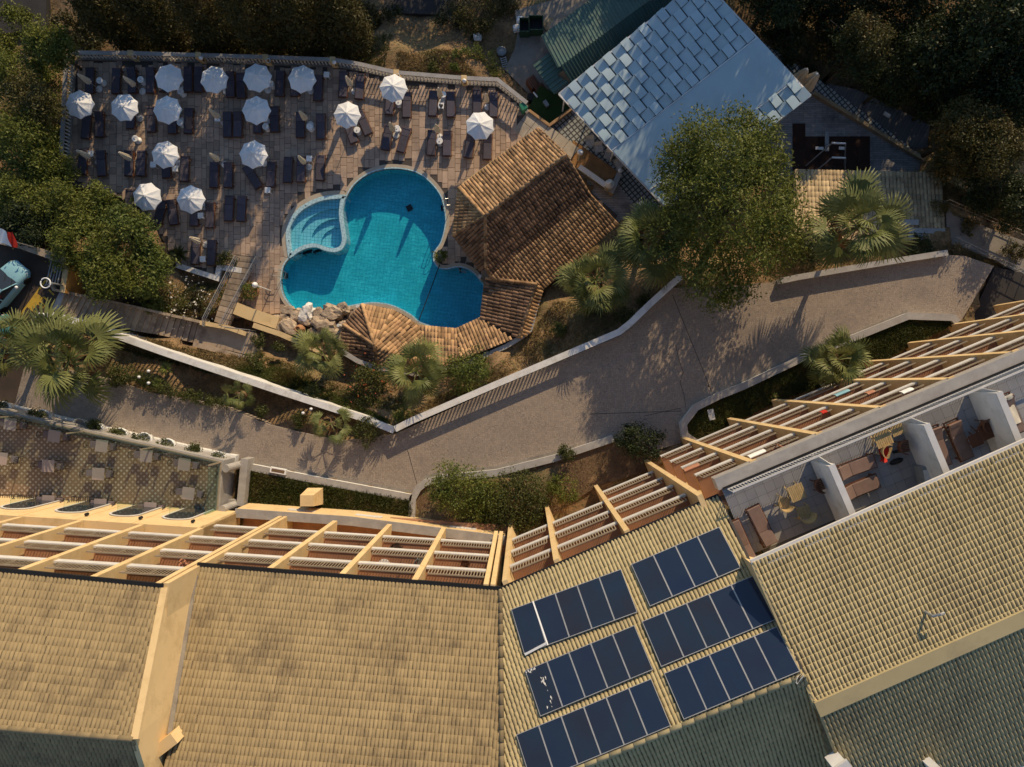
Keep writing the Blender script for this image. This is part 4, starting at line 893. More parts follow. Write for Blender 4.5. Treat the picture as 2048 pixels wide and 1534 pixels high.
mb = MB(); mb.prism(XY([(397, 644), (425, 648), (460, 656), (511, 666), (520, 700), (505, 712), (455, 700), (386, 686)], ZLAND), ZLAND-2.5, ZLAND); struct(mb, 'stair_landing', MT['step'])
def wall(label, px, z1, z0, w, m, name='wall', cap=None, capw=None):
    pts = XY(px, z1 if not isinstance(z1, list) else z1[0]); t = thing(name, label, 'wall', (pts[0].x, pts[0].y, (z0[0] if isinstance(z0, list) else z0)))
    MB().path(pts, w, z0, [z-.06 for z in z1] if isinstance(z1, list) else z1-.06).build('body', m, t)
    MB().path(pts, capw or w+.06, [z-.06 for z in z1] if isinstance(z1, list) else z1-.06, z1).build('coping', cap or m, t); return t
wall('low wall with sunlit yellow top between stairs and landing', [(400, 645), (455, 655), (492, 668)], ZLAND+.5, ZLAND-.3, .26, MT['step'], cap=MT['yellow'])
wall('pale parapet wall along the lower side of the landing', [(386, 688), (440, 702), (490, 716), (506, 712)], ZLAND+.5, ZLAND-1, .3, MT['step'], cap=MT['step'])
wall('yellow garden wall curving below the rocks and the bar roof', [(506, 650), (560, 668), (620, 694), (660, 712)], ZD+1.6, ZD-.5, .32, MT['marble'], cap=MT['yellow'])
wall('broad sunlit yellow wall beside the waterfall rocks', [(470, 616), (500, 628), (555, 646)], ZD+1.2, ZD-.5, .85, MT['yellow'], cap=MT['yellow'])
wall('low white kerb wall around the two loungers by the stairs', [(352, 530), (433, 556), (438, 534), (483, 541)], ZD+.35, ZD-.8, .34, MT['white'], cap=MT['white'])
rails('handrail', 'thin steel railing round the right end of the landing', XY([(456, 655), (511, 662), (488, 716)], ZLAND), [ZLAND]*3, (.5, 1.0), MT['steel'], 2)
# parking edge: wall, pipe gate, ring lamps, flag, bins
wall('pale wall along the upper side of the parking', [(-20, 476), (40, 490), (90, 507), (128, 522)], ZP+.9, ZP-3, .45, MT['step'], cap=MT['step'])
wall('ochre painted wall closing the end of the parking', [(133, 524), (124, 585)], ZP+.45, ZP-2, .3, MT['yellow_deep'], cap=MT['yellow'])
a, b = P(104, 530, ZP), P(112, 580, ZP)
t = thing('pipe_fence', 'grey pipe fence at the end of the parking by the ochre wall', 'fence', P(122, 540, ZP))
for i in range(5):
    o = Vector(((i-2)*.28, 0, 0)); p, q = P(119, 521, ZP+.3), P(108, 571, ZP+.3); MB().tube([p+o+Vector((0, 0, .12*i)), q+o+Vector((0, 0, .12*i))], .045, 6).build('pipe', MT['grey'], t)
for p in (P(119, 521, ZP), P(108, 571, ZP)): MB().bar(p+Vector((-.62, 0, .1)), p+Vector((.62, 0, .85)), .06, .06).build('support', MT['grey'], t)
def ringlamp(u, v_, label):
    c = P(u, v_, ZP+1.6); t = thing('ring_lamp', label, 'lamp', (c.x, c.y, ZP-.05), 0, 'ring lamps by the parking stairs')
    MB().tube([(c.x+.4, c.y, ZP-.1), (c.x+.4, c.y, ZP+1.55)], .06, 8).build('lamp_stem', MT['grey'], t)
    MB().tube([c+Vector((.34*math.cos(x), .34*math.sin(x), 0)) for x in np.linspace(0, 2*PI, 19)], .045, 6).build('ring', MT['white_clean'], t)
ringlamp(91, 566, 'white ring lamp at the top of the long stairs beside the pipe fence'); ringlamp(82, 636, 'white ring lamp at the lower corner of the long stairs by the palm')
c = P(-8, 470, ZP+5.2); t = thing('flag', 'red and white flag flying at the left edge above the parking', 'flag', (c.x-.4, c.y, ZP))
MB().tube([(c.x-.4, c.y, ZP-.1), (c.x-.4, c.y, ZP+6)], .04, 8).build('flagpole', MT['steel'], t)
def cloth(x0, x1, name, m):
    mb = MB(); g = 8; mb.add([(c.x-.4+x0+(x1-x0)*i/g*1.0, c.y+.35-.9*j/g+.14*math.sin((x0+(x1-x0)*i/g)*4), ZP+5.0-.35*j/g+.1*math.sin(i+j*.5)) for i in range(g+1) for j in range(g+1)], [(i*(g+1)+j, (i+1)*(g+1)+j, (i+1)*(g+1)+j+1, i*(g+1)+j+1) for i in range(g) for j in range(g)]); mb.build(name, m, t, True)
cloth(0.03, .95, 'white_field', MT['white_clean']); cloth(.95, 1.35, 'red_stripe', MT['red'])
for u, v_, m, lb in ((49, 664, 'red', 'red plastic box at the parking edge by the left palms'), (50, 682, 'blue', 'blue plastic box beside the red box by the left palms'), (50, 694, 'lime', 'light green plastic box beside the blue box by the left palms')):
    c = P(u, v_, ZP+.3); mb = MB(); mb.add([(c.x+sx*k, c.y+sy*k*.8, z) for k, z in ((.18, ZP), (.24, ZP+.42), (.2, ZP+.44)) for sx, sy in ((-1, -1), (1, -1), (1, 1), (-1, 1))], [(8, 9, 10, 11)]+[(q+i, q+(i+1) % 4, q+4+(i+1) % 4, q+4+i) for q in (0, 4) for i in range(4)])
    solo(mb, 'plastic_box', MT[m], lb, 'box', (c.x, c.y, ZP))
mb = MB()
for A, B, w in (((33, 640), (108, 538), .13), ((70, 590), (96, 618), .13)): mb.path(XY([A, B], ZP), w, ZP-.02, ZP+.004)
mb.prism(XY([(52, 612), (72, 585), (86, 596), (64, 622)], ZP), ZP-.02, ZP+.006)
for i in range(4): mb.path(XY([lerp2((64, 620), (98, 580), i/3), lerp2((78, 628), (108, 590), i/3)], ZP), .12, ZP-.02, ZP+.008)
struct(mb, 'yellow_markings', MT['line_yellow'])
# ---------------------------------------------------------------- cars
def car(label, m, loc, rz, group):
    t = thing('parked_car', label, 'car', loc, rz, group); OFF[t] = Vector((0, 0, 0))
    st = [(-2.05, .62, .50, .74), (-1.9, .82, .30, .86), (-1.2, .87, .24, .93), (0, .88, .22, .95), (1.0, .87, .24, .92), (1.65, .80, .27, .80), (1.95, .66, .36, .66), (2.06, .48, .42, .56)]
    vs, fs = [], []
    for y, w, z0, z1 in st: vs += [(-w, y, z0), (-w*1.0, y, (z0+z1)/2), (-w*.93, y, z1-.05), (-w*.7, y, z1), (0, y, z1+.035), (w*.7, y, z1), (w*.93, y, z1-.05), (w, y, (z0+z1)/2), (w, y, z0)]
    k = 9
    for i in range(len(st)-1): fs += [(i*k+j, i*k+j+1, (i+1)*k+j+1, (i+1)*k+j) for j in range(k-1)]
    fs += [tuple(range(k)), tuple(range((len(st)-1)*k+k-1, (len(st)-1)*k-1, -1))]
    mb = MB().add(vs, fs); b = mb.build('body', m, t, True)
    mb = MB(); R0 = [(-1.55, .62, 1.36), (-.9, .64, 1.47), (.1, .62, 1.45)]; vs = []
    for y, w, z in R0: vs += [(-w, y, z-.05), (-w*.6, y, z), (w*.6, y, z), (w, y, z-.05)]
    mb.add(vs, [(i*4+j, i*4+j+1, i*4+5+j, i*4+4+j) for i in range(2) for j in range(3)]); mb.build('car_roof', m, t, True)
    MB().add([(-.62, .1, 1.40), (.62, .1, 1.40), (.76, .98, .93), (-.76, .98, .93)], [(0, 1, 2, 3)]).build('windscreen', MT['glassdark'], t)
    MB().add([(-.6, -1.55, 1.31), (.6, -1.55, 1.31), (.7, -1.92, .9), (-.7, -1.92, .9)], [(3, 2, 1, 0)]).build('rear_window', MT['glassdark'], t)
    for s in (-1, 1):
        MB().add([(s*.63, -1.5, 1.30), (s*.65, .05, 1.38), (s*.80, .82, .94), (s*.82, -1.7, .92)], [(0, 1, 2, 3)]).build('side_window', MT['glassdark'], t)
        MB().bar((s*.63, .1, 1.42), (s*.78, .95, .95), .06, .04).build('pillar', m, t); MB().bar((s*.66, -.6, 1.43), (s*.83, -.6, .95), .08, .04).build('pillar', m, t)
        MB().add([(s*.42, 1.98, .62), (s*.72, 1.75, .74), (s*.66, 1.92, .52)], [(0, 1, 2)]).build('headlight', MT['white_clean'], t)
        MB().lathe([(0, -.09), (.10, -.06), (.12, 0), (.08, .07), (0, .09)], (s*.96, .72, .98), 8).build('mirror', MT['white_clean'] if m.name.startswith('pale') else m, t, True)
        for y in (1.3, -1.3):
            w = MB(); w.lathe([(0, -.1), (.27, -.1), (.31, -.07), (.31, .07), (.27, .1), (0, .1)], n=16); w.v = [(s*.78+z, y+x, .31+y2) for x, y2, z in w.v]; w.build('wheel', MT['black'], t)
    MB().box((0, 2.05, .46), (.7, .06, .14)).build('grille', MT['black'], t)
    for x in (-.3, .3): MB().bar((x, .99, .95), (x+.45, .62, 1.15), .02, .02).build('wiper', MT['black'], t)
    return t
hd = math.atan2(-.645, .765)
car('pale blue car parked with its bonnet toward the stairs', MT['blue_car'], P(4, 574, ZP+.7).xy.to_3d()+Vector((0, 0, ZP)), hd, 'cars by the hotel')
car('dark teal car parked partly behind the left palm leaves', MT['teal_car'], P(-14, 682, ZP+.7).xy.to_3d()+Vector((0, 0, ZP)), hd, 'cars by the hotel')
# ---------------------------------------------------------------- road balustrade walls and kerbs
balustrade('garden_balustrade', 'long white capped balustrade between the left road and the garden', XY([(93, 627), (153, 643), (330, 706), (560, 783), (730, 838), (788, 861)], 6.4), 5.4, MT['white'], .44, 1.0, .3, drop=2.5)
balustrade('garden_balustrade', 'long white capped balustrade along the upper side of the road', XY([(790, 858), (822, 842), (1000, 765), (1137, 707), (1238, 664), (1262, 645), (1301, 607), (1342, 570), (1362, 552)], 6.6), ZR-.1, MT['white'], .44, 1.0, .3, drop=2.5)
wall('white capped wall beside the road below the right fan palm', [(1560, 562), (1598, 554), (1680, 540), (1800, 520), (1896, 505)], ZR+.55, ZR-2.5, .34, MT['white'], 'road_wall', MT['marble'])
def kerb(label, px, h=.5, w=.42): return wall(label, px, ZR+h, ZR-.6, w, MT['white'], 'kerb_wall', MT['marble'])
kerb('low white kerb wall between the road and the striped lawn', [(476, 930), (640, 962), (823, 996)])
kerb('curving low white kerb wall round the middle flowerbed', [(823, 1036), (825, 998), (836, 977), (850, 966), (883, 957), (993, 946), (1112, 916), (1153, 902), (1227, 877)])
kerb('low white kerb wall round the right lawn', [(1392, 885), (1370, 870), (1367, 848), (1392, 815), (1438, 792), (1488, 772), (1608, 715), (1707, 676), (1817, 632), (1907, 635), (1916, 645)])
c = P(557, 941, ZR+.6); t = thing('planter_box', 'small white box planter set on the kerb wall of the left lawn', 'planter', (c.x, c.y, ZR+.48))
MB().path([c.xy+Vector((-.55, .08)), c.xy+Vector((.55, -.12))], .38, ZR+.48, ZR+.7).build('box', MT['white_clean'], t); MB().path([c.xy+Vector((-.45, .06)), c.xy+Vector((.45, -.10))], .22, ZR+.69, ZR+.71).build('earth', MT['soil'], t)
mb = MB(); c = P(1422, 829, ZL-.3); mb.box((c.x, c.y, 5.93), (.42, .75, .16), .2); solo(mb, 'utility_cover', MT['white'], 'small white utility box lying in the right lawn', 'utility box', (c.x, c.y, 5.85))
# ---------------------------------------------------------------- pool bar: clay tiled roofs
bar = thing('pool_bar', 'pool bar with sprawling clay tiled roofs curving round the pool end', 'building', (*P(1060, 470, ZD).xy, ZD))
ze = ZD+2.35
def roofface(parent, pts, m, under, cap, pitch=.25, row=.46, nm='roof_slope', thick=.07, h=.085, down=None):
    n = newell(pts); n = n if n.z > 0 else -n; q = [p-n*.03 for p in pts]; mb = MB(); k = len(q); lo = [p-Vector((0, 0, thick)) for p in q]
    ar = area([p.xy for p in q]); (q, lo) = (q, lo) if ar > 0 else (q[::-1], lo[::-1])
    mb.add(q+lo, [tuple(range(k)), tuple(range(2*k-1, k-1, -1))]+[(i, k+i, k+(i+1) % k, (i+1) % k) for i in range(k)])
    r = mb.build(nm, under, parent); return r, tiles(r, pts, pitch, row, m, cap, down, h)
Pz = lambda *a: P(*a)
za = ze+1.75
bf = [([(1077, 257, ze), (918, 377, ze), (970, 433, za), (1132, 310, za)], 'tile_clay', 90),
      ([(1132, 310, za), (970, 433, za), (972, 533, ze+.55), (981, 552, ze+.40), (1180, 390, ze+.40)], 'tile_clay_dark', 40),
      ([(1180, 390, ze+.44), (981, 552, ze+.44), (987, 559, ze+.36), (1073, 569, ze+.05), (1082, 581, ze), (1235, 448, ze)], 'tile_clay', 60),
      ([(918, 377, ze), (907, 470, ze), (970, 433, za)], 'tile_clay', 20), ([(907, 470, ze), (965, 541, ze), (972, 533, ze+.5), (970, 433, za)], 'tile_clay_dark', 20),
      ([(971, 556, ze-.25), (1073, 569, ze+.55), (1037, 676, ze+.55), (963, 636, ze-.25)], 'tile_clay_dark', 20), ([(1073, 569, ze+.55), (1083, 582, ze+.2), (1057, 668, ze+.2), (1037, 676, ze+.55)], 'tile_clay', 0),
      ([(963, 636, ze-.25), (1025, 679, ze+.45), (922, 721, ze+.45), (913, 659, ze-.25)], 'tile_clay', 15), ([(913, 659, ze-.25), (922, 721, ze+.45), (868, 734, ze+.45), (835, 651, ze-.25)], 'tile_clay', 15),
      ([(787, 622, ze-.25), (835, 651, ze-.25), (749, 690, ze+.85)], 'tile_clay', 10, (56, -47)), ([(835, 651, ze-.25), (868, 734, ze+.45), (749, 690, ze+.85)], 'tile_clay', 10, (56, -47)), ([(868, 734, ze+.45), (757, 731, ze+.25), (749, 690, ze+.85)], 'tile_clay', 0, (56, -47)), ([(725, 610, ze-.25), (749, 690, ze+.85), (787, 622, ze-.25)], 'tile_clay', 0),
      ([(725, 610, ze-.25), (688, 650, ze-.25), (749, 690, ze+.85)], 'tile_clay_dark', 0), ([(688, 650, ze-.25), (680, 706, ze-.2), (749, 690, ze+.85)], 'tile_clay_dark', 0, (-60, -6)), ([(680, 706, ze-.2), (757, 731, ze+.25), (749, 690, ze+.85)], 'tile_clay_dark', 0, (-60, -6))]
RS = None
for pts, m, cap, *dn in bf:
    q = [P(*p) for p in pts]; dv = None
    if dn: c = sum(q, Vector())/len(q); u, v_ = pix(c); nn = newell(q); dv = onplane(u+dn[0][0], v_+dn[0][1], c, nn)-c
    r, _ = roofface(bar, q, MT[m], MT['clay_under'], cap, down=dv)
    RS = RS or r
for a, b in (((1132, 310, za), (970, 433, za)), ((970, 433, za), (918, 377, ze)), ((970, 433, za), (907, 470, ze)), ((970, 433, za), (972, 535, ze+.5)), ((972, 535, ze+.5), (984, 556, ze+.2)), ((971, 556, ze+.05), (1073, 569, ze+.6)), ((1073, 569, ze+.55), (1037, 676, ze+.55)),
             ((749, 690, ze+.85), (725, 610, ze-.25)), ((749, 690, ze+.85), (787, 622, ze-.25)), ((749, 690, ze+.85), (688, 650, ze-.25)), ((749, 690, ze+.85), (757, 731, ze+.25))):
    ridge(RS, P(*a)+Vector((0, 0, .06)), P(*b)+Vector((0, 0, .06)), MT['tile_clay'], .14, .44)
ridge(RS, P(1077, 257, ze), P(1132, 310, za), MT['tile_clay'], .1, .4); ridge(RS, P(1132, 310, za), P(1180, 390, ze+.4), MT['tile_clay'], .1, .4); ridge(RS, P(1180, 390, ze+.44), P(1235, 448, ze), MT['tile_clay'], .1, .4)
MB().prism(XY([(1075, 275), (930, 382), (918, 466), (968, 528), (985, 550), (1060, 550), (1066, 560), (1185, 445), (1116, 322), (1072, 285)], ZD), ZD-.3, ze-.12).build('wall', MT['yellow'], bar)
MB().path(XY([(668, 692), (690, 706), (716, 722), (757, 737), (830, 748), (880, 739), (940, 724), (1010, 694), (1040, 676), (1060, 660), (1080, 585)], ze+.1), .34, ZD-1.5, ze+.28).build('outer_wall', MT['marble'], bar)
for u, v_ in ((690, 655), (727, 618), (786, 630), (836, 658), (912, 668), (960, 645), (963, 560)):
    c = P(u, v_, ZD); MB().tube([c, (c.x, c.y, ze-.35)], .12, 8).build('post', MT['white'], bar)
# ---------------------------------------------------------------- waterfall rocks and jar
def rock(u, v_, z, rx, ry, h, label, m='rock', rz=0., seed=0):
    c = P(u, v_, z); bm = bmesh.new(); bmesh.ops.create_icosphere(bm, subdivisions=3, radius=1); rg = random.Random(int(u*9+v_)+seed); ph = [rg.uniform(0, 6) for _ in range(6)]
    so = Vector((rg.uniform(0, 50), rg.uniform(0, 50), rg.uniform(0, 50)))
    for x in bm.verts:
        p = x.co.copy(); k = 1+.55*mnoise.noise(p*1.1+so)+.34*mnoise.noise(p*2.4+so)+.16*mnoise.noise(p*5+so)
        q = p*k; q.z = max(-.6, q.z); q = Vector((max(-.92, min(.92, q.x)), max(-.9, min(.9, q.y)), min(q.z, .8))); x.co = Matrix.Rotation(rz, 3, 'Z') @ Vector((q.x*rx*1.2, q.y*ry*1.2, q.z*h))
    me = bpy.data.meshes.new('m'); bm.to_mesh(me); bm.free(); me.polygons.foreach_set('use_smooth', [False]*len(me.polygons))
    o = link('rock', me, MT[m]); o.location = c; return tag(o, label, 'rock', 'rocks of the pool waterfall')
rk = [(577, 622, .55, .35, .5, 'pale rock at the left end of the waterfall by the pool wall'), (596, 630, .5, .4, .6, 'pale rock on the pool edge left of the white rock'), (617, 628, .8, .48, .95, 'bright white flat rock on top of the waterfall'), (640, 628, .45, .35, .6, 'pale rock right of the white rock on the pool edge'), (665, 625, .75, .55, .8, 'large square rock with a dark hollow at the pool edge'), (688, 618, .4, .42, .6, 'square brown rock at the right end of the pool edge'), (571, 640, .45, .4, .5, 'reddish rock above the yellow wall'), (556, 652, .75, .4, .6, 'long grey rock lying along the yellow wall'), (583, 656, .7, .55, .8, 'large rounded grey rock left of the clay jar'), (650, 652, .8, .7, .9, 'broad pale rock right of the clay jar'), (672, 676, .75, .5, .7, 'sloping pale rock above the garden palm'), (688, 652, .4, .35, .5, 'small round rock by the bar roof corner'), (640, 645, .4, .5, .55, 'brown upright rock directly right of the jar'), (610, 642, .5, .3, .5, 'low rock behind the clay jar'), (572, 672, .35, .3, .35, 'small rock below the grey boulder'), (598, 672, .3, .25, .35, 'small stone at the foot of the clay jar'), (628, 664, .3, .3, .5, 'little pale stone right below the jar')]
for i, (u, v_, rx, ry, h, lb) in enumerate(rk): rock(u, v_, ZD+.35+(.25 if v_ > 640 else 0), rx, ry, h, lb, 'white_rock' if 'white flat' in lb else 'rock', i*.7)
c = P(606, 660, ZD+1.0); t = thing('clay_jar', 'tall terracotta jar standing among the waterfall rocks', 'jar', c)
MB().lathe([(.16, 0), (.30, .35), (.36, .75), (.27, 1.05), (.16, 1.2), (.21, 1.3), (.15, 1.3), (.11, 1.15), (0, 1.1)], c, 16).build('body', MT['terracotta'], t, True)
for s in (-1, 1): MB().tube([c+Vector((s*.2, 0, 1.2)), c+Vector((s*.38, 0, 1.12)), c+Vector((s*.33, 0, .85))], .035, 6).build('handle', MT['terracotta'], t)
a = P(594, 676, ZD+1.1); mb = MB(); mb.tube([a, a+Vector((.35, .45, .25))], .09, 8); solo(mb, 'drain_pipe', MT['white'], 'short white pipe leaning on the clay jar', 'pipe', a)
# ---------------------------------------------------------------- white pavilion with woven roof
zp = 3.7
A, D = P(1118, 187, zp), P(1331, 414, zp); C_ = P(1622, 190, 5.9); B = P(1404, -44, 5.9)
pv = thing('pavilion', 'large white pavilion with a woven panel roof behind the pool bar', 'pavilion', ((A+C_)/2).xy.to_3d()+Vector((0, 0, .7)))
U = ((B-A)+(C_-D))/2; Vd = (D-A); LU, LV = U.length, Vd.length; u_, v__ = U/LU, Vd/LV; nP = v__.cross(u_).normalized(); nP = nP if nP.z > 0 else -nP
frame = MB()
for a, b in ((A, B), (B, C_), (C_, D), (D, A)): frame.bar(a-Vector((0, 0, .12)), b-Vector((0, 0, .12)), .12, .16)
for i in range(1, 6): a = A+U*(i/6); frame.bar(a-Vector((0, 0, .22)), a+Vd-Vector((0, 0, .22)), .08, .12)
frame.build('roof_frame', MT['white'], pv)
for i in range(4):
    for j in range(3): p = A+U*(.02+.32*i)+Vd*(.03+.47*j); MB().tube([(p.x, p.y, .6), (p.x, p.y, p.z-.2)], .06, 8).build('post', MT['white'], pv)
pr = MB().add([A-Vector((0, 0, .10)), D-Vector((0, 0, .10)), C_-Vector((0, 0, .10)), B-Vector((0, 0, .10))], [(0, 1, 2, 3)]); wr = pr.build('shade_sheet', MT['boards'], pv)  # dark sheet added so the slits between panels read as shade
pw = .80; nU = round(LU/pw); pu = LU/nU; MESH = {}
def woven(f0, f1, tagname):
    nV = max(1, round((f1-f0)*LV/pw)); pv_ = (f1-f0)*LV/nV
    for i in range(nU):
        for j in range(nV):
            k = (i+j) % 2; key = (tagname, k); c = A+u_*((i+.5)*pu)+v__*(f0*LV+(j+.5)*pv_)-OFF[pv]
            if key not in MESH:                    # odd strips bow over their neighbours and leave a slit at one side
                m = MB(); n = 4; x0, x1 = (-.5*pu, .34*pu) if k else (-.5*pu, .5*pu); y0, y1 = (-.53*pv_, .47*pv_) if k else (-.5*pv_, .46*pv_)
                vs = [(x, y0+(y1-y0)*s/n, (.10+.012*math.sin(PI*s/n)) if k else .0) for s in range(n+1) for x in (x0, x1)]; o0 = len(vs); vs += [(x, y, z-.03) for x, y, z in vs]
                fs = [(2*s, 2*s+1, 2*s+3, 2*s+2) for s in range(n)]+[(2*s, 2*s+2, o0+2*s+2, o0+2*s) for s in range(n)]+[(2*s+1, o0+2*s+1, o0+2*s+3, 2*s+3) for s in range(n)]+[(0, o0, o0+1, 1), (2*n, 2*n+1, o0+2*n+1, o0+2*n)]
                m.add(vs, fs); me = m.mesh(); me.materials.append(MT['panel_white']); MESH[key] = me
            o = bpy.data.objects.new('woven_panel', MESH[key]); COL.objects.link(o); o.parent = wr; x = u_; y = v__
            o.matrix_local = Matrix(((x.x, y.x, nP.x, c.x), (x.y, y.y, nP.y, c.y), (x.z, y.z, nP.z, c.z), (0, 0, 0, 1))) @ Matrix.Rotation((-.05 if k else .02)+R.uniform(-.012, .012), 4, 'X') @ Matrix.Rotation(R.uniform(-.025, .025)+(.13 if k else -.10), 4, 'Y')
woven(0, .5, 'a'); woven(.85, 1., 'b')
m = MB(); g = 10
m.add([A+u_*(LU*i/g)+v__*(LV*(.5+.35*j/4))+Vector((0, 0, .02+.02*math.sin(i*2.2)*(j % 2))) for i in range(g+1) for j in range(5)], [(i*5+j, i*5+j+1, (i+1)*5+j+1, (i+1)*5+j) for i in range(g) for j in range(4)]); m.build('membrane', MT['panel_smooth'], pv, True)
for f in (.5, .85): MB().bar(A+v__*(LV*f)+Vector((0, 0, .04)), B+v__*(LV*f)+Vector((0, 0, .04)), .05, .03).build('seam', MT['white_clean'], pv)
flat('patio', patio, .7, MT['lattice_grey'], 2.5)
mb = MB(); mb.prism(XY([(1560, 215), (1635, 186), (1845, 312), (1845, 352), (1500, 352), (1440, 300)], .71), .5, .706); struct(mb, 'stone_terrace', MT['bluestone'])
mb = MB(); mb.prism(XY([(1205, 330), (1260, 400), (1300, 450), (1235, 445), (1135, 330), (1150, 318)], .72), .5, .712); struct(mb, 'bar_side_paving', MT['bluestone'])
mb = MB(); mb.prism(XY([(1128, 320), (1147, 280), (1235, 342), (1218, 372)], .95), .2, .93); struct(mb, 'orange_bed', MT['soil_orange'])
mb = MB(); mb.prism(XY([(1560, 120), (1640, 165), (1710, 178), (1790, 215), (1860, 250), (1850, 330), (1640, 190)], .2), -1.6, .2); struct(mb, 'slate_slope', MT['boards'])
wall('thin ochre capped wall along the stone terrace beside the slate slope', [(1628, 184), (1720, 240), (1800, 289), (1852, 320)], 1.15, -.2, .2, MT['step'], cap=MT['brown_tile'])
wall('low stone wall with brick edge round the sunken green strip', [(1058, 220), (1099, 250), (1144, 216)], ZD+.15, ZD-1.5, .14, MT['step'], cap=MT['tile_clay'])
mb = MB(); mb.prism(XY([(1058, 214), (1099, 246), (1142, 212), (1118, 190), (1080, 170)], .3), -.6, .25); struct(mb, 'turf_strip', MT['turf'])
balustrade('path_balustrade', 'short white balustrade right of the pool bar beside the globe lamp', XY([(1158, 334), (1212, 372)], 1.4), .7, MT['white'], .4, .85, .24, True)
c = P(1216, 376, .7); mb = MB(); mb.lathe([(.3, 0), (.34, .2), (.3, 1.0), (.36, 1.05), (.36, 1.12), (.1, 1.15), (.12, 1.35), (0, 1.45)], c, 14); solo(mb, 'round_pier', MT['white'], 'round white pier at the lower end of the short balustrade', 'pier', c, smooth=True)
wall('pale low wall leading to the round white pier', [(1222, 385), (1232, 362), (1239, 346)], 1.5, .5, .35, MT['step'], cap=MT['marble'])
globe(1156, 323, .7, 'large white globe lamp beside the right gable of the bar', 1.9, .24, False, 'globe lamps'); globe(1239, 344, 1.5, 'white globe lamp at the end of the pale low wall', .15, .18, False, 'globe lamps'); globe(1277, 416, .7, 'white globe lamp half hidden by the palm near the pavilion', 1.2, .2, False, 'globe lamps')
c = P(510, 570, ZD+3.1); t = thing('lamp_post', 'white globe lamp on a leaning white post above the big flower pot', 'lamp', (c.x, c.y, ZD)); MB().tube([(c.x, c.y, ZD), (c.x, c.y, ZD+2.95)], .045, 8).build('post', MT['white'], t); MB().lathe([(0, 2.9), (.16, 2.97), (.22, 3.12), (.16, 3.28), (0, 3.35)], (c.x, c.y, ZD), 12).build('globe', MT['white_clean'], t, True)
def slatchair(u, v_, rz, label):
    c = P(u, v_, 1.1); t = thing('patio_chair', label, 'chair', (c.x, c.y, .7), rz, 'grey chairs under the pavilion edge'); OFF[t] = Vector((0, 0, 0))
    for i in range(7): MB().box((-.27+.09*i, 0, .44), (.06, .52, .025)).build('seat_slat', MT['white'], t)
    MB().add([(-.3, .26, .45), (.3, .26, .45), (.3, .40, .95), (-.3, .40, .95)], [(0, 1, 2, 3)]).build('backrest', MT['white'], t)
    for sx in (-1, 1):
        MB().tube([(sx*.32, -.26, 0), (sx*.32, -.26, .62), (sx*.32, .3, .62)], .02, 6).build('armrest', MT['alu'], t); MB().tube([(sx*.3, .3, 0), (sx*.3, .4, .95)], .02, 6).build('leg', MT['alu'], t)
for u, v_, rz, lb in ((1180, 286, .1, 'grey slatted chair nearest to the sunken green strip'), (1197, 298, .15, 'grey slatted chair second along the pavilion edge'), (1217, 312, -.3, 'grey slatted chair third along the pavilion edge'), (1238, 330, .5, 'grey slatted chair nearest to the pale low wall')): slatchair(u, v_, rz, lb)
# ---------------------------------------------------------------- green shed, bins and clutter
gs = thing('shed', 'shed with green corrugated metal roof beside the white pavilion', 'shed', P(1190, 110, -1.2))
def corr(pts, m, pitch, amp, nm, down):
    pts = [Vector(p) for p in pts]; n = newell(pts); n = n if n.z > 0 else -n; s = Vector(down); s = (s-n*s.dot(n)).normalized(); a = s.cross(n).normalized(); o = pts[0]; q = [((p-o).dot(a), (p-o).dot(s)) for p in pts]; a0, a1 = min(x for x, _ in q), max(x for x, _ in q); mb = MB(); k = int((a1-a0)/pitch)
    for i in range(k):
        ac = a0+(i+.5)*pitch; xs = sorted(y1+(y2-y1)*(ac-x1)/(x2-x1) for (x1, y1), (x2, y2) in zip(q, q[1:]+q[:1]) if (x1 > ac) != (x2 > ac))
        for e in range(0, len(xs)-1, 2):
            P0 = lambda x, y, z: o+a*x+s*y+n*z; prof = [(-.5, 0), (-.22, 0), (-.14, amp), (.14, amp), (.22, 0), (.5, 0)]
            vs = [P0(ac+x*pitch, xs[e+t_], z) for t_ in (0, 1) for x, z in prof]; mb.add(vs, [(j, j+1, j+7, j+6)[::-1] for j in range(5)], i*.37 % 1)
    return mb.build(nm, m, gs)
zs = 2.4
dn = P(1180, 0, zs)-P(1085, 70, zs)
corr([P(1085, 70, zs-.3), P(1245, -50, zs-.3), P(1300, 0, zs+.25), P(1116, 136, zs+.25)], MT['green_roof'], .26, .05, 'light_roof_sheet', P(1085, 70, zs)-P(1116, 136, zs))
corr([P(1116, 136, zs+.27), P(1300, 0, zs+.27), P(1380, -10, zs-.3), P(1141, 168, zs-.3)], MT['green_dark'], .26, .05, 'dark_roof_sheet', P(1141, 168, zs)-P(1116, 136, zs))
corr([P(1064, 128, zs-.7), P(1111, 96, zs-.45), P(1134, 136, zs-.45), P(1110, 150, zs-.6), P(1140, 164, zs-.5), P(1107, 187, zs-.75)], MT['green_roof'], .34, .06, 'lean_to_sheet', P(1107, 187, zs)-P(1140, 164, zs))
MB().prism(XY([(1095, 75), (1240, -35), (1330, 10), (1140, 160), (1112, 130)], 0), -1.3, zs-.5).build('wall', MT['step'], gs)
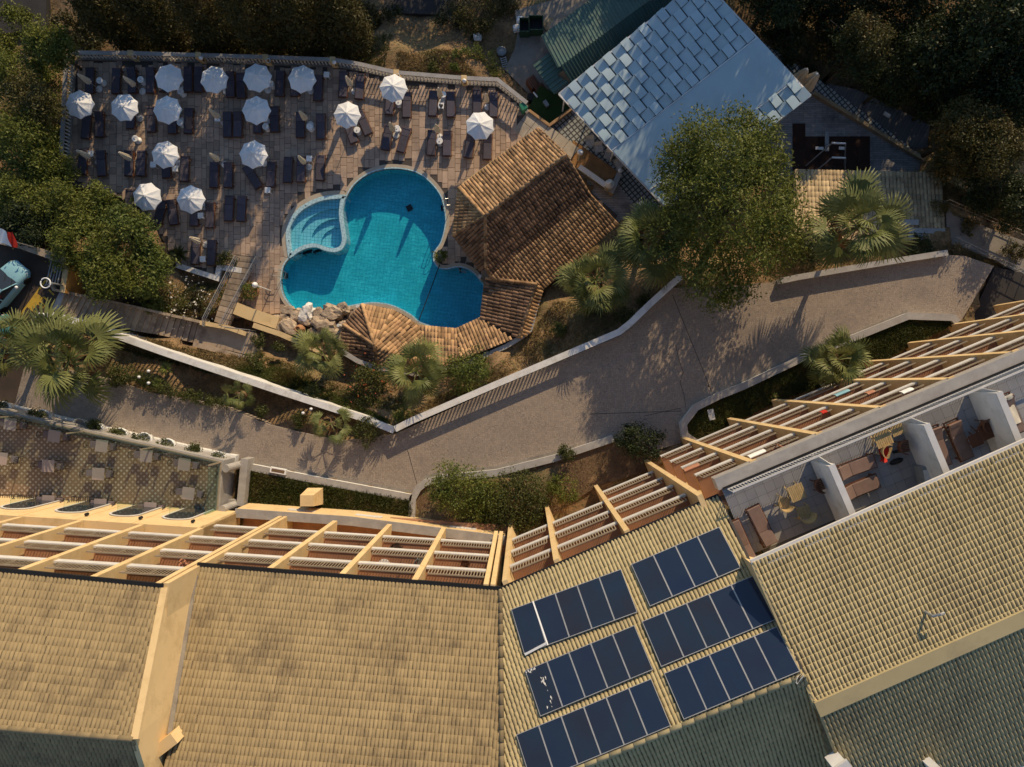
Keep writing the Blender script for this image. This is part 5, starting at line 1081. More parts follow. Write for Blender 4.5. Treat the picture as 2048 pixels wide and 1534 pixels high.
def skip(u, v_, label, w=.9, l=1.1):
    c = P(u, v_, -.4); t = thing('dumpster', label, 'dumpster', (c.x, c.y, -1.25), 0, 'dark green dumpsters in the yard'); q = [(sx*w/2, sy*l/2) for sx, sy in ((-1, -1), (1, -1), (1, 1), (-1, 1))]
    MB().ring([Vector((c.x+x*.9, c.y+y*.9)) for x, y in q], [Vector((c.x+x, c.y+y)) for x, y in q], -1.15, -.15).build('body', MT['dumpster'], t); MB().prism([(c.x+x*.88, c.y+y*.88) for x, y in q], -1.1, -.7).build('waste', MT['black'], t)
    for x, y in q: MB().lathe([(.08, -1.25), (.08, -1.1)], (c.x+x*.8, c.y+y*.8, 0), 8).build('wheel', MT['black'], t)
skip(1072, 48, 'open dark green dumpster nearest to the green shed', 1.15, 1.15); skip(1049, 52, 'open dark dumpster left of the larger one in the yard', .8, 1.1)
for u, v_, lb, m in ((1034, 57, 'white rubbish bag on the ground left of the dumpsters', 'white'), (1041, 41, 'small white rubbish bag leaning on the left dumpster', 'white'), (955, 74, 'pale crumpled sheet lying by the dark bushes', 'white')):
    c = P(u, v_, -1.3); o = rock(u, v_, -1.05, .3, .26, .3, lb, 'white'); o.name = 'rubbish_bag'; o['category'] = 'bag'; o['group'] = 'rubbish bags in the yard'
c = P(1098, 47, -1.1); mb = MB(); mb.box((c.x, c.y, -1.12), (.95, .75, .08), .5); solo(mb, 'plywood_sheet', MT['brown_tile'], 'pale plywood sheet lying right of the dumpsters', 'board', (c.x, c.y, -1.16))
c = P(1003, 100, -1.6); mb = MB(); mb.lathe([(.36, 0), (.4, .35), (.3, .4), (.22, .34), (0, .34)], (c.x, c.y, -2.1), 14); solo(mb, 'tub', MT['grey'], 'round grey tub by the ladder in the dark corner', 'tub', (c.x, c.y, -2.1))
t = thing('ladder', 'short ladder lying in the dark corner below the ivy slope', 'ladder', P(1010, 128, -1.7)); a, b = P(1006, 114, -1.45), P(1013, 143, -1.5); x = Vector((.2, .05, 0))
for s in (-1, 1): MB().bar(a+x*s, b+x*s, .05, .06).build('rail', MT['grey'], t)
for i in range(7): p = a.lerp(b, (i+.5)/7); MB().bar(p-x, p+x, .05, .04).build('rung', MT['alu'], t)
for u, v_, lb in ((1066, 160, 'reddish wooden crate under the edge of the green lean-to'), (1083, 176, 'rusty brown cabinet beside the green lean-to')):
    c = P(u, v_, 0); t = thing('crate', lb, 'crate', (c.x, c.y, -1.2)); 
    for i in range(5): MB().box((c.x+.13*(i-2), c.y+.09*(i-2), -.75), (.12, .9, .9), .6).build('plank', MT['wood'], t)
c = P(1062, 191, .4); t = thing('cooler_box', 'dark barrel with white hose end at the foot of the sunken strip', 'barrel', (c.x, c.y, -.6)); MB().lathe([(.3, 0), (.34, .4), (.3, .8), (0, .82)], (c.x, c.y, -.6), 12).build('barrel', MT['black'], t); MB().tube([(c.x+.2, c.y+.3, .3), (c.x+.5, c.y-.1, .32)], .07, 6).build('hose_end', MT['white'], t)
c = P(1092, 209, .3); mb = MB(); mb.box((c.x, c.y, .42), (.28, .5, .34), .6); solo(mb, 'metal_case', MT['grey'], 'grey metal case standing on the green strip', 'case', (c.x, c.y, .25))
# ---------------------------------------------------------------- playground mat, swing, tan tiled roof
mt = thing('rubber_mat', None, None, P(1665, 300, .71)); tag(mt, kind='structure')
mat_poly = [tuple(p) for p in XY([(1585, 236), (1612, 236), (1612, 263), (1691, 266), (1691, 262), (1743, 265), (1745, 350), (1585, 350)], .72)]
x0, y0 = min(p[0] for p in mat_poly), min(p[1] for p in mat_poly)
for i in range(8):
    for j in range(6):
        cx, cy = x0+.5+i, y0+.5+j
        if inpoly([cx], [cy], mat_poly)[0]: MB().box((cx, cy, .72), (.985, .985, .05)).build('mat_tile', MT['mat'], mt)
c = P(1664, 306, 1.5); t = thing('swing', 'playground swing frame with pale crossbars on the brown rubber mat', 'swing', (c.x, c.y, .74))
top = 2.6
for v_, z in ((286, 2.7), (315, 2.7)):
    a, b = P(1664, v_, z), P(1691, v_+1, z); MB().tube([a, b], .07, 8).build('crossbar', MT['white_clean'], t)
    for e, dx in ((a, -1.3), (b, .9)): MB().tube([e, (e.x+dx*.9, e.y-1.1, .74)], .05, 6).build('leg', MT['grey'], t)
for u, w in ((1640, 9), (1685, 7)): a = P(u-w, 296, 1.1); b = P(u+w-2, 297, 1.1); MB().bar(a, b, .22, .04).build('seat', MT['white_clean'], t)
for u in (1634, 1646, 1680, 1690): a = P(u, 296, 1.12); MB().tube([a, (a.x*.3+P(1675, 300, 2.7).x*.7, a.y-.1, 2.68)], .012, 4).build('chain', MT['iron'], t)
MB().box((P(1656, 281, 1.4).x, P(1656, 281, 1.4).y, 1.2), (.3, 1.5, .06), 0).build('slide_board', MT['grey'], t)
a = P(1652, 331, 1.0)
for i in range(7): MB().bar(a+Vector((i*.12, 0, 0)), a+Vector((i*.12+.03, -.35, .12)), .03, .03).build('net_bar', MT['iron'], t)
zt = 4.3
tr = thing('garden_shelter', 'garden shelter with tan tiled lean-to roof behind the right fan palm', 'shelter', P(1740, 420, 3))
tp = [P(1588, 341, zt-.3), P(1880, 348, zt-.3), P(1892, 481, zt+.35), P(1588, 486, zt+.35)]
roofface(tr, tp, MT['brown_tile'], MT['tile_under'], 280, .27, .42, h=.07)
for q in ([(1792, 439), (1838, 439), (1838, 450), (1792, 450)], [(1817, 456), (1890, 457), (1891, 467), (1817, 466)], [(1817, 468), (1845, 468), (1845, 479), (1817, 479)], [(1866, 468), (1891, 468), (1892, 480), (1866, 480)]):
    n = newell(tp); n = n if n.z > 0 else -n; s = [onplane(u, v_, tp[0]+n*.12, n) for u, v_ in q]; MB().add(s+[p-n*.03 for p in s], [(0, 1, 2, 3), (0, 3, 7, 4), (1, 5, 6, 2), (3, 2, 6, 7), (0, 4, 5, 1)]).build('patch_sheet', MT['grey'], tr)
for u, v_ in ((1600, 350), (1740, 352), (1870, 356), (1600, 475), (1740, 474), (1880, 470)): c = P(u, v_, zt-.3); MB().tube([(c.x, c.y, gz(u, v_)-.3), (c.x, c.y, zt-.25)], .08, 6).build('post', MT['wood'], tr)
rails('path_railing', 'thin metal railing on the lower side of the concrete footpath', XY([(1896, 480), (1990, 525), (2060, 560)], 4.4), [4.4]*3, (.5, 1.), MT['grey'], 4)
rails('path_railing', 'thin metal railing on the upper side of the concrete footpath', XY([(1886, 405), (1950, 432), (2060, 480)], 4.4), [4.2]*3, (.5, 1.), MT['tan_rail'], 3)
t = thing('overhead_wire', 'long wire slung through the dark trees at the upper right', 'cable', P(1880, 200, 5)); MB().tube([P(1660, 40, 6), P(1760, 118, 5.6), P(1880, 200, 5.5), P(2060, 305, 6)], .02, 5).build('wire', MT['iron'], t)
mb = MB(); c = P(1774, 229, .3); mb.path([P(1768, 226, .3), P(1780, 233, .3)], .28, .22, .34); solo(mb, 'slope_grate', MT['white'], 'small white framed grate on the dark slate slope', 'grate', (c.x, c.y, .2))
# ---------------------------------------------------------------- hotel wings
Bc = Vector((-1.73, -9.9)); wd = Vector((-.998, .064)).normalized(); wn_ = Vector((wd.y, -wd.x)); wn_ = wn_ if wn_.y < 0 else -wn_
Ec = Vector((1.41, -8.75)); ed = Vector((.925, .380)).normalized(); en_ = Vector((ed.y, -ed.x)); en_ = en_ if en_.y < 0 else -en_
wf = lambda s, d=0.: Bc+wd*s+wn_*d
sf = lambda s, d=0., o=Ec, e=ed, n=en_: o+e*s+n*d
Ec = Vector((14.3, -2.6)); ed = Vector((.922, .387)).normalized(); en_ = Vector((ed.y, -ed.x)); en_ = en_ if en_.y < 0 else -en_
Sc, sdv, snv = Vector((1.41, -8.75)), Vector((.925, .380)).normalized(), None
ef = lambda s, d=0.: Ec+ed*s+en_*d
FL = [8.8, 11.9, 15.0, 18.2, 21.3]
mid = thing('hotel_wing', 'middle hotel wing with a large plain olive tiled roof and four balcony columns', 'building', (*wf(7, 5), 6))
wst = thing('hotel_wing', 'left hotel wing, one storey taller, with olive tiled roof over the terrace', 'building', (*wf(23, 5), 6))
sol = thing('hotel_wing', 'angled hotel wing carrying the solar panels on its tiled roof', 'building', (*ef(-10, 5), 6))
est = thing('hotel_wing', 'right hotel wing with golden tiled roof behind open roof terraces', 'building', (*ef(20, 5), 6))
def fin(w, fn, s, z0, z1, d0=-.12, d1=1.75, th=.30, double=False):
    dr = (fn(s+1)-fn(s)).normalized()
    for o in ((-.17, .17) if double else (0,)):
        q = [fn(s+o-th/2*(.8 if double else 1), d0), fn(s+o+th/2*(.8 if double else 1), d0), fn(s+o+th/2*(.8 if double else 1), d1), fn(s+o-th/2*(.8 if double else 1), d1)]
        MB().prism(q, z0, z1).build('dividing_wall', MT['yellow'], w)
def balcony(w, fn, s0, s1, z, floor='floor_terra', depth=1.6, sold=.10, blind=None):
    g = .16; a, b = s0+g, s1-g; t = MB(); t.prism([fn(a, .02), fn(b, .02), fn(b, depth), fn(a, depth)], z-.22, z, 0, True); bal = t.build('balcony', MT['yellow_deep'], w)
    MB().prism([fn(a, .14), fn(b, .14), fn(b, depth), fn(a, depth)], z-.01, z+.012).build('floor', MT[floor], bal)
    MB().prism([fn(a, .0), fn(b, .0), fn(b, .10), fn(a, .10)], z-.30, z+sold).build('upstand', MT['rail_white'], bal)
    a2, b2 = a+.12, b-.22; m = MB(); p = lambda s, zz: (*fn(s, .06), zz)
    m.bar(p(a2, z+1.05), p(b2, z+1.05), .07, .05); m.bar(p(a2, z+sold+.08), p(b2, z+sold+.08), .05, .03); n = max(2, int((b2-a2)/.15))
    for i in range(n+1):
        s = a2+(b2-a2)*i/n; k = i % 8 == 0; m.bar(p(s, z+sold-.02), p(s, z+1.04), .05 if k else .02, .05 if k else .045)
    m.build('railing', MT['tan_rail'], bal)
    MB().prism([fn(a, depth-.02), fn(b, depth-.02), fn(b, depth+.1), fn(a, depth+.1)], z+.02, z+2.8).build('back_wall', MT['yellow'], bal)
    MB().prism([fn(a+.5, depth-.06), fn(b-1.0, depth-.06), fn(b-1.0, depth), fn(a+.5, depth)], z+.02, z+2.15).build('door', MT['glassdark'], bal)
    MB().prism([fn(b-.95, depth-.07), fn(b-.5, depth-.07), fn(b-.5, depth), fn(b-.95, depth)], z+.02, z+2.15).build('shutter', MT['door'], bal)
    if R.random() < .6:                              # lamp wire ends on the upstand
        MB().tube([p(a+.9, z+.2), p(a+1.1, z+.42), p(a+1.35, z+.3)], .02, 5).build('cable', MT['iron'], bal)
    return bal
ws = [0, 3.62, 7.2, 10.8, 14.35, 17.6, 21.1, 24.75, 28.3, 31.9, 35.5]
ss = [-2.55, 0.15, 3.86, 7.77]; es = [-5.97, -3.47, 0, 3.36, 6.94, 10.3, 13.67, 17.03, 20.5, 24.1]
for i, s in enumerate(ws):
    if i <= 4: fin(mid if i < 4 else wst, wf, s, 6 if i == 4 else 8.9, 21.05 if i < 4 else 24.05, double=i in (0, 4))
    else: fin(wst, wf, s, 8.2 if i == 5 else 13.4, 24.05)
for i in range(4):
    for z in FL[1:4]: balcony(mid, wf, ws[i], ws[i+1], z)
for i in range(4, 10):
    for z in (FL[1:5] if i == 4 else FL[2:5]): balcony(wst, wf, ws[i], ws[i+1], z, 'floor_terra' if z < 20 else 'door')
for i, s in enumerate(ss): fin(sol, sf, s, 5.6, 21.0 if i < 3 else 21.15, d0=-.12 if i < 3 else -.4, th=.27)
for s in es[1:]: fin(est, ef, s, 5.6, 21.1, th=.27)
for i in range(3):
    for z in FL[0:4]:
        if i > 1 or z > 9: balcony(sol, sf, ss[i], ss[i+1], z)
for i in range(len(es)-1):
    for z in FL[0:4]:
        balcony(est, ef, es[i], es[i+1], z)
# bodies that close the wings behind the balconies
MB().prism([wf(-.3, 1.72), wf(14.4, 1.72), wf(14.4, 14), wf(-.3, 14)], 5, 20.6).build('body', MT['yellow'], mid)
MB().prism([wf(14.4, 1.72), wf(38, 1.72), wf(38, 11), wf(14.4, 11)], 5, 23.5).build('body', MT['yellow'], wst)
MB().prism([sf(-2.8, 1.72), sf(8, 1.72), sf(8, 13), sf(-2.8, 14)], 5, 20.6).build('body', MT['yellow'], sol)
MB().prism([ef(-6.2, 1.72), ef(25, 1.72), ef(25, 13), ef(-6.2, 13)], 5, 20.9).build('body', MT['yellow'], est)
# ground floor parapet of the middle wing and plinth of the left wing
par = [P(470, 1026, 8.6).xy, P(700, 1042, 8.6).xy, P(1010, 1081, 8.6).xy]
pb = MB(); pb.path(par, .52, 5.5, 8.52); pb.build('parapet', MT['yellow'], mid); MB().path(par, .60, 8.52, 8.62).build('parapet_cap', MT['marble'], mid)
for f in (.27, .55, .86):
    p = par[0].lerp(par[2], f) if f > .4 else par[0].lerp(par[1], f*2); p = par[0].lerp(par[1], f*2) if f < .5 else par[1].lerp(par[2], f*2-1); d = (par[2]-par[0]).normalized()
    MB().bar((p.x-d.x*.9, p.y-d.y*.9+.27, 7.6), (p.x+d.x*.9, p.y+d.y*.9+.27, 7.6), .06, .5).build('vent_panel', MT['rail_white'], mid)
MB().prism([wf(-.6, -.2), wf(17.4, -.2), wf(17.4, 1.9), wf(-.6, 1.9)], 7, 7.4).build('ground_terrace', MT['floor_terra'], mid)
c = P(617, 1004, 7.8); MB().add([(c.x+x*k, c.y+y*k2+.15, z) for z, k, k2 in ((6, 1.0, 1.0), (8.2, .8, .62)) for x, y in ((-.55, -.6), (.55, -.6), (.55, .6), (-.55, .6))], [(4, 5, 6, 7)]+[(i, (i+1) % 4, 4+(i+1) % 4, 4+i) for i in range(4)]).build('chimney', MT['yellow'], mid)
# plinth with arched windows
pz0, pz1 = ZT-.1, 13.3
MB().prism([wf(17.45, -.12), wf(40, -.12), wf(40, 1.7), wf(17.45, 1.7)], pz0, pz1).build('plinth', MT['yellow'], wst)
for k, s in enumerate((20.1, 23.4, 26.8, 30.2)):
    n = 10; arch = [(-.85, 0), (-.85, 2.9)]+[(-.85*math.cos(PI*i/n), 2.9+.75*math.sin(PI*i/n)) for i in range(1, n)]+[(.85, 2.9), (.85, 0)]
    fr = MB(); A_ = [Vector((*wf(s+x*1.13, -.15), ZT+.05+z*1.03)) for x, z in arch]; B_ = [Vector((*wf(s+x, -.15), ZT+.05+z)) for x, z in arch]; C2 = [Vector((*wf(s+x, -.20), ZT+.05+z)) for x, z in arch]; D_ = [Vector((*wf(s+x*1.13, -.20), ZT+.05+z*1.03)) for x, z in arch]; k2 = len(arch)
    fr.add(A_+D_+C2, [(i, i+1, k2+i+1, k2+i) for i in range(k2-1)]+[(k2+i, k2+i+1, 2*k2+i+1, 2*k2+i) for i in range(k2-1)]); w = fr.build('window', MT['rail_white'], wst)
    MB().add([p+Vector((0, .035, 0)) for p in B_], [tuple(range(k2))]).build('pane', MT['glassdark'], w)
    sill = MB(); sill.prism([wf(s-.8, -.75), wf(s+.8, -.75), wf(s+.8, -.14), wf(s-.8, -.14)], ZT+2.55, ZT+2.62); sill.build('canopy_glass', MT['glass'], w)
for s in (18.6, 21.8, 25.1): c = wf(s, -.25); MB().lathe([(.0, 12.1), (.10, 12.15), (.10, 12.35), (0, 12.4)], (c.x, c.y, 0), 8).build('wall_lamp', MT['black'], wst)
for s in (21.75, 25.1, 28.5): MB().prism([wf(s-.01, -.13), wf(s+.01, -.13), wf(s+.01, -.1), wf(s-.01, -.1)], ZT, pz1).build('joint', MT['yellow_deep'], wst)
# roofs
def plane3(a, b, c): n = (b-a).cross(c-a).normalized(); return a, (n if n.z > 0 else -n)
def proof(w, pl, px, m, cap, pitch, row=.36, h=.06):
    pts = [onplane(u, v_, *pl) for u, v_ in px]; r, k = roofface(w, pts, m, MT['tile_under'], cap, pitch, row, h=h, down=None); return r, pts
zE, zRg = 21.0, 25.0
pM = plane3(P(396, 1133, zE), P(990, 1180, zE), P(700, 1556, zRg))
rM, qM = proof(mid, pM, [(396, 1132), (1001, 1180), (1003, 1560), (325, 1555), (341, 1467)], MT['tile_olive'], 300, .172)
pS = plane3(P(1000, 1180, zE), P(1437, 994, zE), P(1156, 1534, zRg))
rS, qS = proof(sol, pS, [(1001, 1180), (1437, 993), (1460, 1045), (1504, 1143), (1608, 1349), (1003, 1598)], MT['tile_gold'], 300, .185, h=.085)
pL = plane3(P(0, 1143, 24), P(329, 1176, 24), P(120, 1466, 26.9))
rL, qL = proof(wst, pL, [(-60, 1137), (329, 1175), (269, 1477), (-60, 1449)], MT['tile_olive'], 300, .172)
pE = plane3(P(1504, 1127, 24), P(2048, 887, 24), P(1840, 1324, 25.0))
rE, qE = proof(est, pE, [(1504, 1128), (2110, 860), (2110, 1206), (1632, 1417)], MT['tile_gold'], 300, .18, .32, h=.10)
def rear(w, a, b, run, drop, m, pitch, ex0=Vector((0, 0)), ex1=Vector((0, 0)), h=.06):
    d = (b-a).xy.normalized(); o = Vector((d.y, -d.x)); o = o if o.y < 0 else -o
    c, e = b+Vector((o.x*run+ex1.x, o.y*run+ex1.y, -drop)), a+Vector((o.x*run+ex0.x, o.y*run+ex0.y, -drop)); r, k = roofface(w, [a, b, c, e], m, MT['tile_under'], 0, pitch, .36, h=h); return r, c, e
rear(wst, qL[2], qL[3], 7, 4.3, MT['tile_olive'], .186)
rear(sol, qS[4], qS[5], 7, 3.0, MT['tile_gold'], .185, h=.10)
rb, ce, ee = rear(est, qE[2], qE[3], 6.4, .95, MT['tile_gold'], .18, h=.11)
rear(mid, qM[2], qM[3], 6, 3.5, MT['tile_olive'], .186)
up = Vector((0, 0, .05))
for rf, a, b, m in ((rL, qL[2], qL[3], 'tile_olive'), (rS, qS[4], qS[5], 'tile_gold'), (rM, qM[2], qM[3], 'tile_olive')): ridge(rf, a+up, b+up, MT[m], .14, .55)
mb = MB(); mb.bar(qE[3]+up*1.6, qE[2]+up*1.6, .66, .18); mb.build('ridge_cap', MT['tile_gold'], rE)
ridge(rM, qM[1]+up, qM[2]+up, MT['tile_olive'], .13, .5)
def edge(w, a, b, wdt, hgt, m, nm, dz=0.): MB().bar(Vector(a)+Vector((0, 0, dz)), Vector(b)+Vector((0, 0, dz)), wdt, hgt).build(nm, MT[m], w)
edge(mid, qM[0]+Vector((0, .10, 0)), qM[1]+Vector((0, .10, 0)), .17, .12, 'black', 'gutter', .04); edge(wst, qL[0]+Vector((0, .10, 0)), qL[1]+Vector((0, .10, 0)), .17, .12, 'black', 'gutter', .04); edge(sol, qS[0]+Vector((-.03, .08, 0)), qS[1]+Vector((-.03, .08, 0)), .13, .1, 'black', 'gutter', .04); edge(sol, qS[1], qS[4], .12, .1, 'iron', 'edge_flashing', .03)
edge(est, qE[0]+Vector((-.05, .06, 0)), qE[1]+Vector((-.05, .06, 0)), .26, .14, 'rail_white', 'gutter', .0); edge(est, ce+Vector((.05, -.08, 0)), ee+Vector((.05, -.08, 0)), .26, .14, 'rail_white', 'rear_gutter', 0); edge(est, qE[0], qE[3], .1, .1, 'tile_gold', 'edge_tile', .04); edge(wst, qL[1]+Vector((.06, 0, 0)), qL[2]+Vector((.06, 0, 0)), .30, .16, 'yellow', 'verge', .06)
for i in range(7):                                     # gutter lengths along the golden roof
    p = qE[0].lerp(qE[1], .04+i*.125); q = qE[0].lerp(qE[1], .04+i*.125+.085); MB().bar(p+Vector((.08, -.22, .1)), q+Vector((.08, -.22, .1)), .12, .05).build('gutter_cover', MT['alu'], est)
MB().prism([p.xy for p in (qL[1], qL[2], qL[2]+Vector((-.4, 0, 0)), qL[1]+Vector((-.4, 0, 0)))], 19, 23.6).build('gable_wall', MT['yellow'], wst)
mb = MB(); a, b = qL[1]+Vector((.05, 0, 0)), qL[2]+Vector((.05, 0, 0)); c2 = b+Vector((.0, -8, -3.5)); mb.add([a, b, c2, (c2.x, c2.y, 19), (b.x, b.y, 19), (a.x, a.y, 19)], [(0, 1, 4, 5), (1, 2, 3, 4)]); mb.add([Vector(p)+Vector((-.25, 0, -.02)) for p in (a, b, c2)]+[a, b, c2], [(0, 1, 4, 3), (1, 2, 5, 4)]); mb.build('gable_wall', MT['yellow'], wst)
# parapet block at the foot of the gable
p0, p1 = P(302, 1512, 25.1), P(348, 1477, 25.1); MB().bar((p0.x, p0.y, 24.1), (p1.x, p1.y, 24.1), .5, 2.0).build('roof_parapet', MT['yellow'], mid)
MB().prism([p.xy for p in (qE[0]+Vector((.1, -.1, 0)), qE[3]+Vector((.1, 0, 0)), ee+Vector((.1, 0, 0)), ee+Vector((1, 0, 0)), qE[0]+Vector((1.2, -.3, 0)))], 20, 23.8).build('gable_wall', MT['yellow'], est)
mb = MB(); mb.add([qE[0], qE[3], ee, (ee.x, ee.y, 19.5), (qE[3].x, qE[3].y, 19.5), (qE[0].x, qE[0].y, 19.5)], [(0, 1, 4, 5), (1, 2, 3, 4)]); mb.build('gable_face', MT['yellow'], est)
edge(mid, qM[0], qM[4], .2, .12, 'concrete', 'flashing', .05)
# vents and pipes on the roofs
def flue(u, v_, pl, label, hgt, m='white', s=.42):
    o, n = pl; p = onplane(u, v_, o, n); mb = MB(); t = thing('roof_flue', label, 'flue', p, 0, 'metal flues on the golden rear roof'); MB().box(p+Vector((0, 0, hgt/2)), (s, s, hgt), .6).build('shaft', MT[m], t); MB().box(p+Vector((0, 0, hgt+.08)), (s*1.25, s*1.25, .14), .6).build('cap', MT['rail_white'], t)
plR = plane3(qE[3], qE[2], ce)
flue(1668, 1518, plR, 'square white flue at the left foot of the golden rear roof', .9, s=.6); flue(1852, 1520, plR, 'narrow pale flue by the gutter of the golden rear roof', 1.3, s=.34)
p = onplane(1848, 1222, *pE); t = thing('roof_pipe', 'small bent vent pipe standing on the golden roof', 'pipe', p); MB().tube([p, p+Vector((0, 0, .65)), p+Vector((.25, .12, .8)), p+Vector((.42, .16, .75))], .06, 8).build('pipe', MT['grey'], t)
p = onplane(1628, 1395, *pE); t = thing('roof_pipe', 'short yellow pipe end at the left corner of the golden roof', 'pipe', p); MB().tube([p, p+Vector((.25, -.4, .12))], .09, 8).build('pipe', MT['yellow'], t)
for i in range(3):
    o = onplane(1596+i*4, 1352+i*3, *pS); mb = MB(); mb.tube([o+Vector((.15*math.cos(k)-.1, .2*math.sin(k*1.3), .1+.03*k)) for k in range(7)], .02, 5); solo(mb, 'cable_bundle', MT['white' if i == 1 else 'iron'], ['dark cable coil at the corner of the solar roof ridge', 'white cable coil at the corner of the solar roof ridge', 'second dark cable coil near the golden roof corner'][i], 'cable', o)
# solar panels
def panels(TL, TR, BL, n, rown, side):
    o, nn = pS
    for i in range(n):
        a0, a1 = i/n, (i+1)/n; e = (BL[0]-TL[0], BL[1]-TL[1]); q = [lerp2(TL, TR, a0+.008/n), lerp2(TL, TR, a1-.008/n)]; q += [(q[1][0]+e[0], q[1][1]+e[1]), (q[0][0]+e[0], q[0][1]+e[1])]
        lift = nn*.16; p = [onplane(u, v_, o+lift, nn) for u, v_ in q]; c = sum(p, Vector())/4; lab = f'dark blue solar panel, {nth(i, n)} of the {side} group in the {rown} row'
        if (rown, side, i) == ('upper', 'left', 0): lab = 'slipped solar panel with broken white edging at the upper left of the array'
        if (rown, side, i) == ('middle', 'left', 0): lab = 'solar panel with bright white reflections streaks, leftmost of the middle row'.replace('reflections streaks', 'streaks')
        t = thing('solar_panel', lab, 'solar panel', c, 0, 'solar panels on the hotel roof'); x = (p[1]-p[0]); y = (p[3]-p[0]); w, l = x.length, y.length; x.normalize(); y = (y-x*y.dot(x)).normalized(); z = x.cross(y); z = z if z.z > 0 else -z; M3 = Matrix((x, y, z)).transposed()
        g = MB().box(c+z*.03, (w-.05, l-.05, .02), M=M3).build('glass', MT['solar'], t); f = MB()
        for s in (-1, 1): f.box(c+x*s*(w/2-.015)+z*.01, (.03, l, .09), M=M3); f.box(c+y*s*(l/2-.015)+z*.01, (w-.06, .03, .09), M=M3)
        f.build('frame', MT['alu'], t); b = MB()
        for s in (-1, 1): b.box(c+y*s*l*.3-z*.1, (w*.9, .06, .12), M=M3)
        b.build('bracket', MT['iron'], t)
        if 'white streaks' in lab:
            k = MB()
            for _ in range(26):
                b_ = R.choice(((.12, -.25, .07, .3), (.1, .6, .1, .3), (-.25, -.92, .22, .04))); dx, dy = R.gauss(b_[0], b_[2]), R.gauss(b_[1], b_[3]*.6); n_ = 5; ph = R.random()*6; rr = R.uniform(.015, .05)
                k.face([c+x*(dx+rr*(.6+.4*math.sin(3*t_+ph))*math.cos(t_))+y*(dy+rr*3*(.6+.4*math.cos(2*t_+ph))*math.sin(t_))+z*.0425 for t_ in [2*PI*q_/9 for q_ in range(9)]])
            k.build('painted_glints', MT['white'], t)  # white flecks painted in as light reflected off the glass
        if 'slipped' in lab:
            k = MB(); k.bar(c-x*w*.48+y*(l*.52)+z*.05, c+x*w*.55+y*(l*.45)+z*.1, .10, .02); k.bar(c+x*w*.55+y*l*.5+z*.06, c+x*w*.5-y*l*.5+z*.06, .07, .02); k.build('edging', MT['white_clean'], t)
panels((1020, 1220), (1243, 1138), (1051, 1307), 5, 'upper', 'left'); panels((1262, 1129), (1441, 1053), (1300, 1213), 4, 'upper', 'right')
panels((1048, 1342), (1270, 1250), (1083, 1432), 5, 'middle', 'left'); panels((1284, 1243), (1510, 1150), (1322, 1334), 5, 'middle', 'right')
panels((1029, 1471), (1303, 1357), (1067, 1566), 6, 'lower', 'left'); panels((1327, 1347), (1556, 1252), (1368, 1439), 5, 'lower', 'right')
# ---------------------------------------------------------------- roof terraces of the right wing
zT = FL[4]
MB().prism([ef(-5.4, -.10), ef(25, -.10), ef(25, 6.5), ef(-4.4, 6.5)], zT-.35, zT).build('roof_terrace', MT['grout'], est)
TF = est.children[-1] if False else [o for o in COL.objects if o.name.startswith('roof_terrace')][0]
tm = MB(); tm.box((0, 0, .006), (.475, .475, .02)); tme = tm.mesh(); tme.materials.append(MT['tfloor']); k = 0; ang = math.atan2(ed.y, ed.x)
SR = [tuple(p.xy) for p in qS]
for i in range(60):
    for j in range(11):
        c = ef(-5.2+.488*i, .75+.488*j)
        if inpoly([c.x], [c.y], SR)[0] or i*.488 > 19: continue
        pv_, pu_ = pix((c.x, c.y, zT))[1], pix((c.x, c.y, zT))[0]
        if not (0 < pu_ < 2060): continue
        L1 = (qE[1]-qE[0]).xy; 
        if (c-qE[0].xy).dot(Vector((-L1.y, L1.x)).normalized()) < -.7: continue
        if k >= 300: continue
        o = bpy.data.objects.new('floor_tile', tme); COL.objects.link(o); o.parent = TF; o.location = Vector((c.x, c.y, zT))-OFF[est]; o.rotation_euler.z = ang; k += 1
MB().path([ef(-5.6, .14), ef(25, .14)], .60, zT-.5, zT+.12).build('cornice', MT['marble'], est)
rl = MB(); p = lambda s, z: (*ef(s, .55), z)
MB().bar(p(-5.2, zT+.95), p(25, zT+.95), .09, .06).build('terrace_rail', MT['rail_white'], est); MB().bar(p(-5.2, zT+.16), p(25, zT+.16), .06, .05).build('terrace_rail', MT['rail_white'], est)
s = -5.2
while s < 14: rl.bar(p(s, zT+.1), p(s, zT+.95), .032, .032); s += .15
tag(rl.build('terrace_balusters', MT['rail_white'], est), kind='stuff')
edge(est, (*ef(-5.4, .42), zT+.14), (*ef(25, .42), zT+.14), .08, .06, 'black', 'rail_foot')
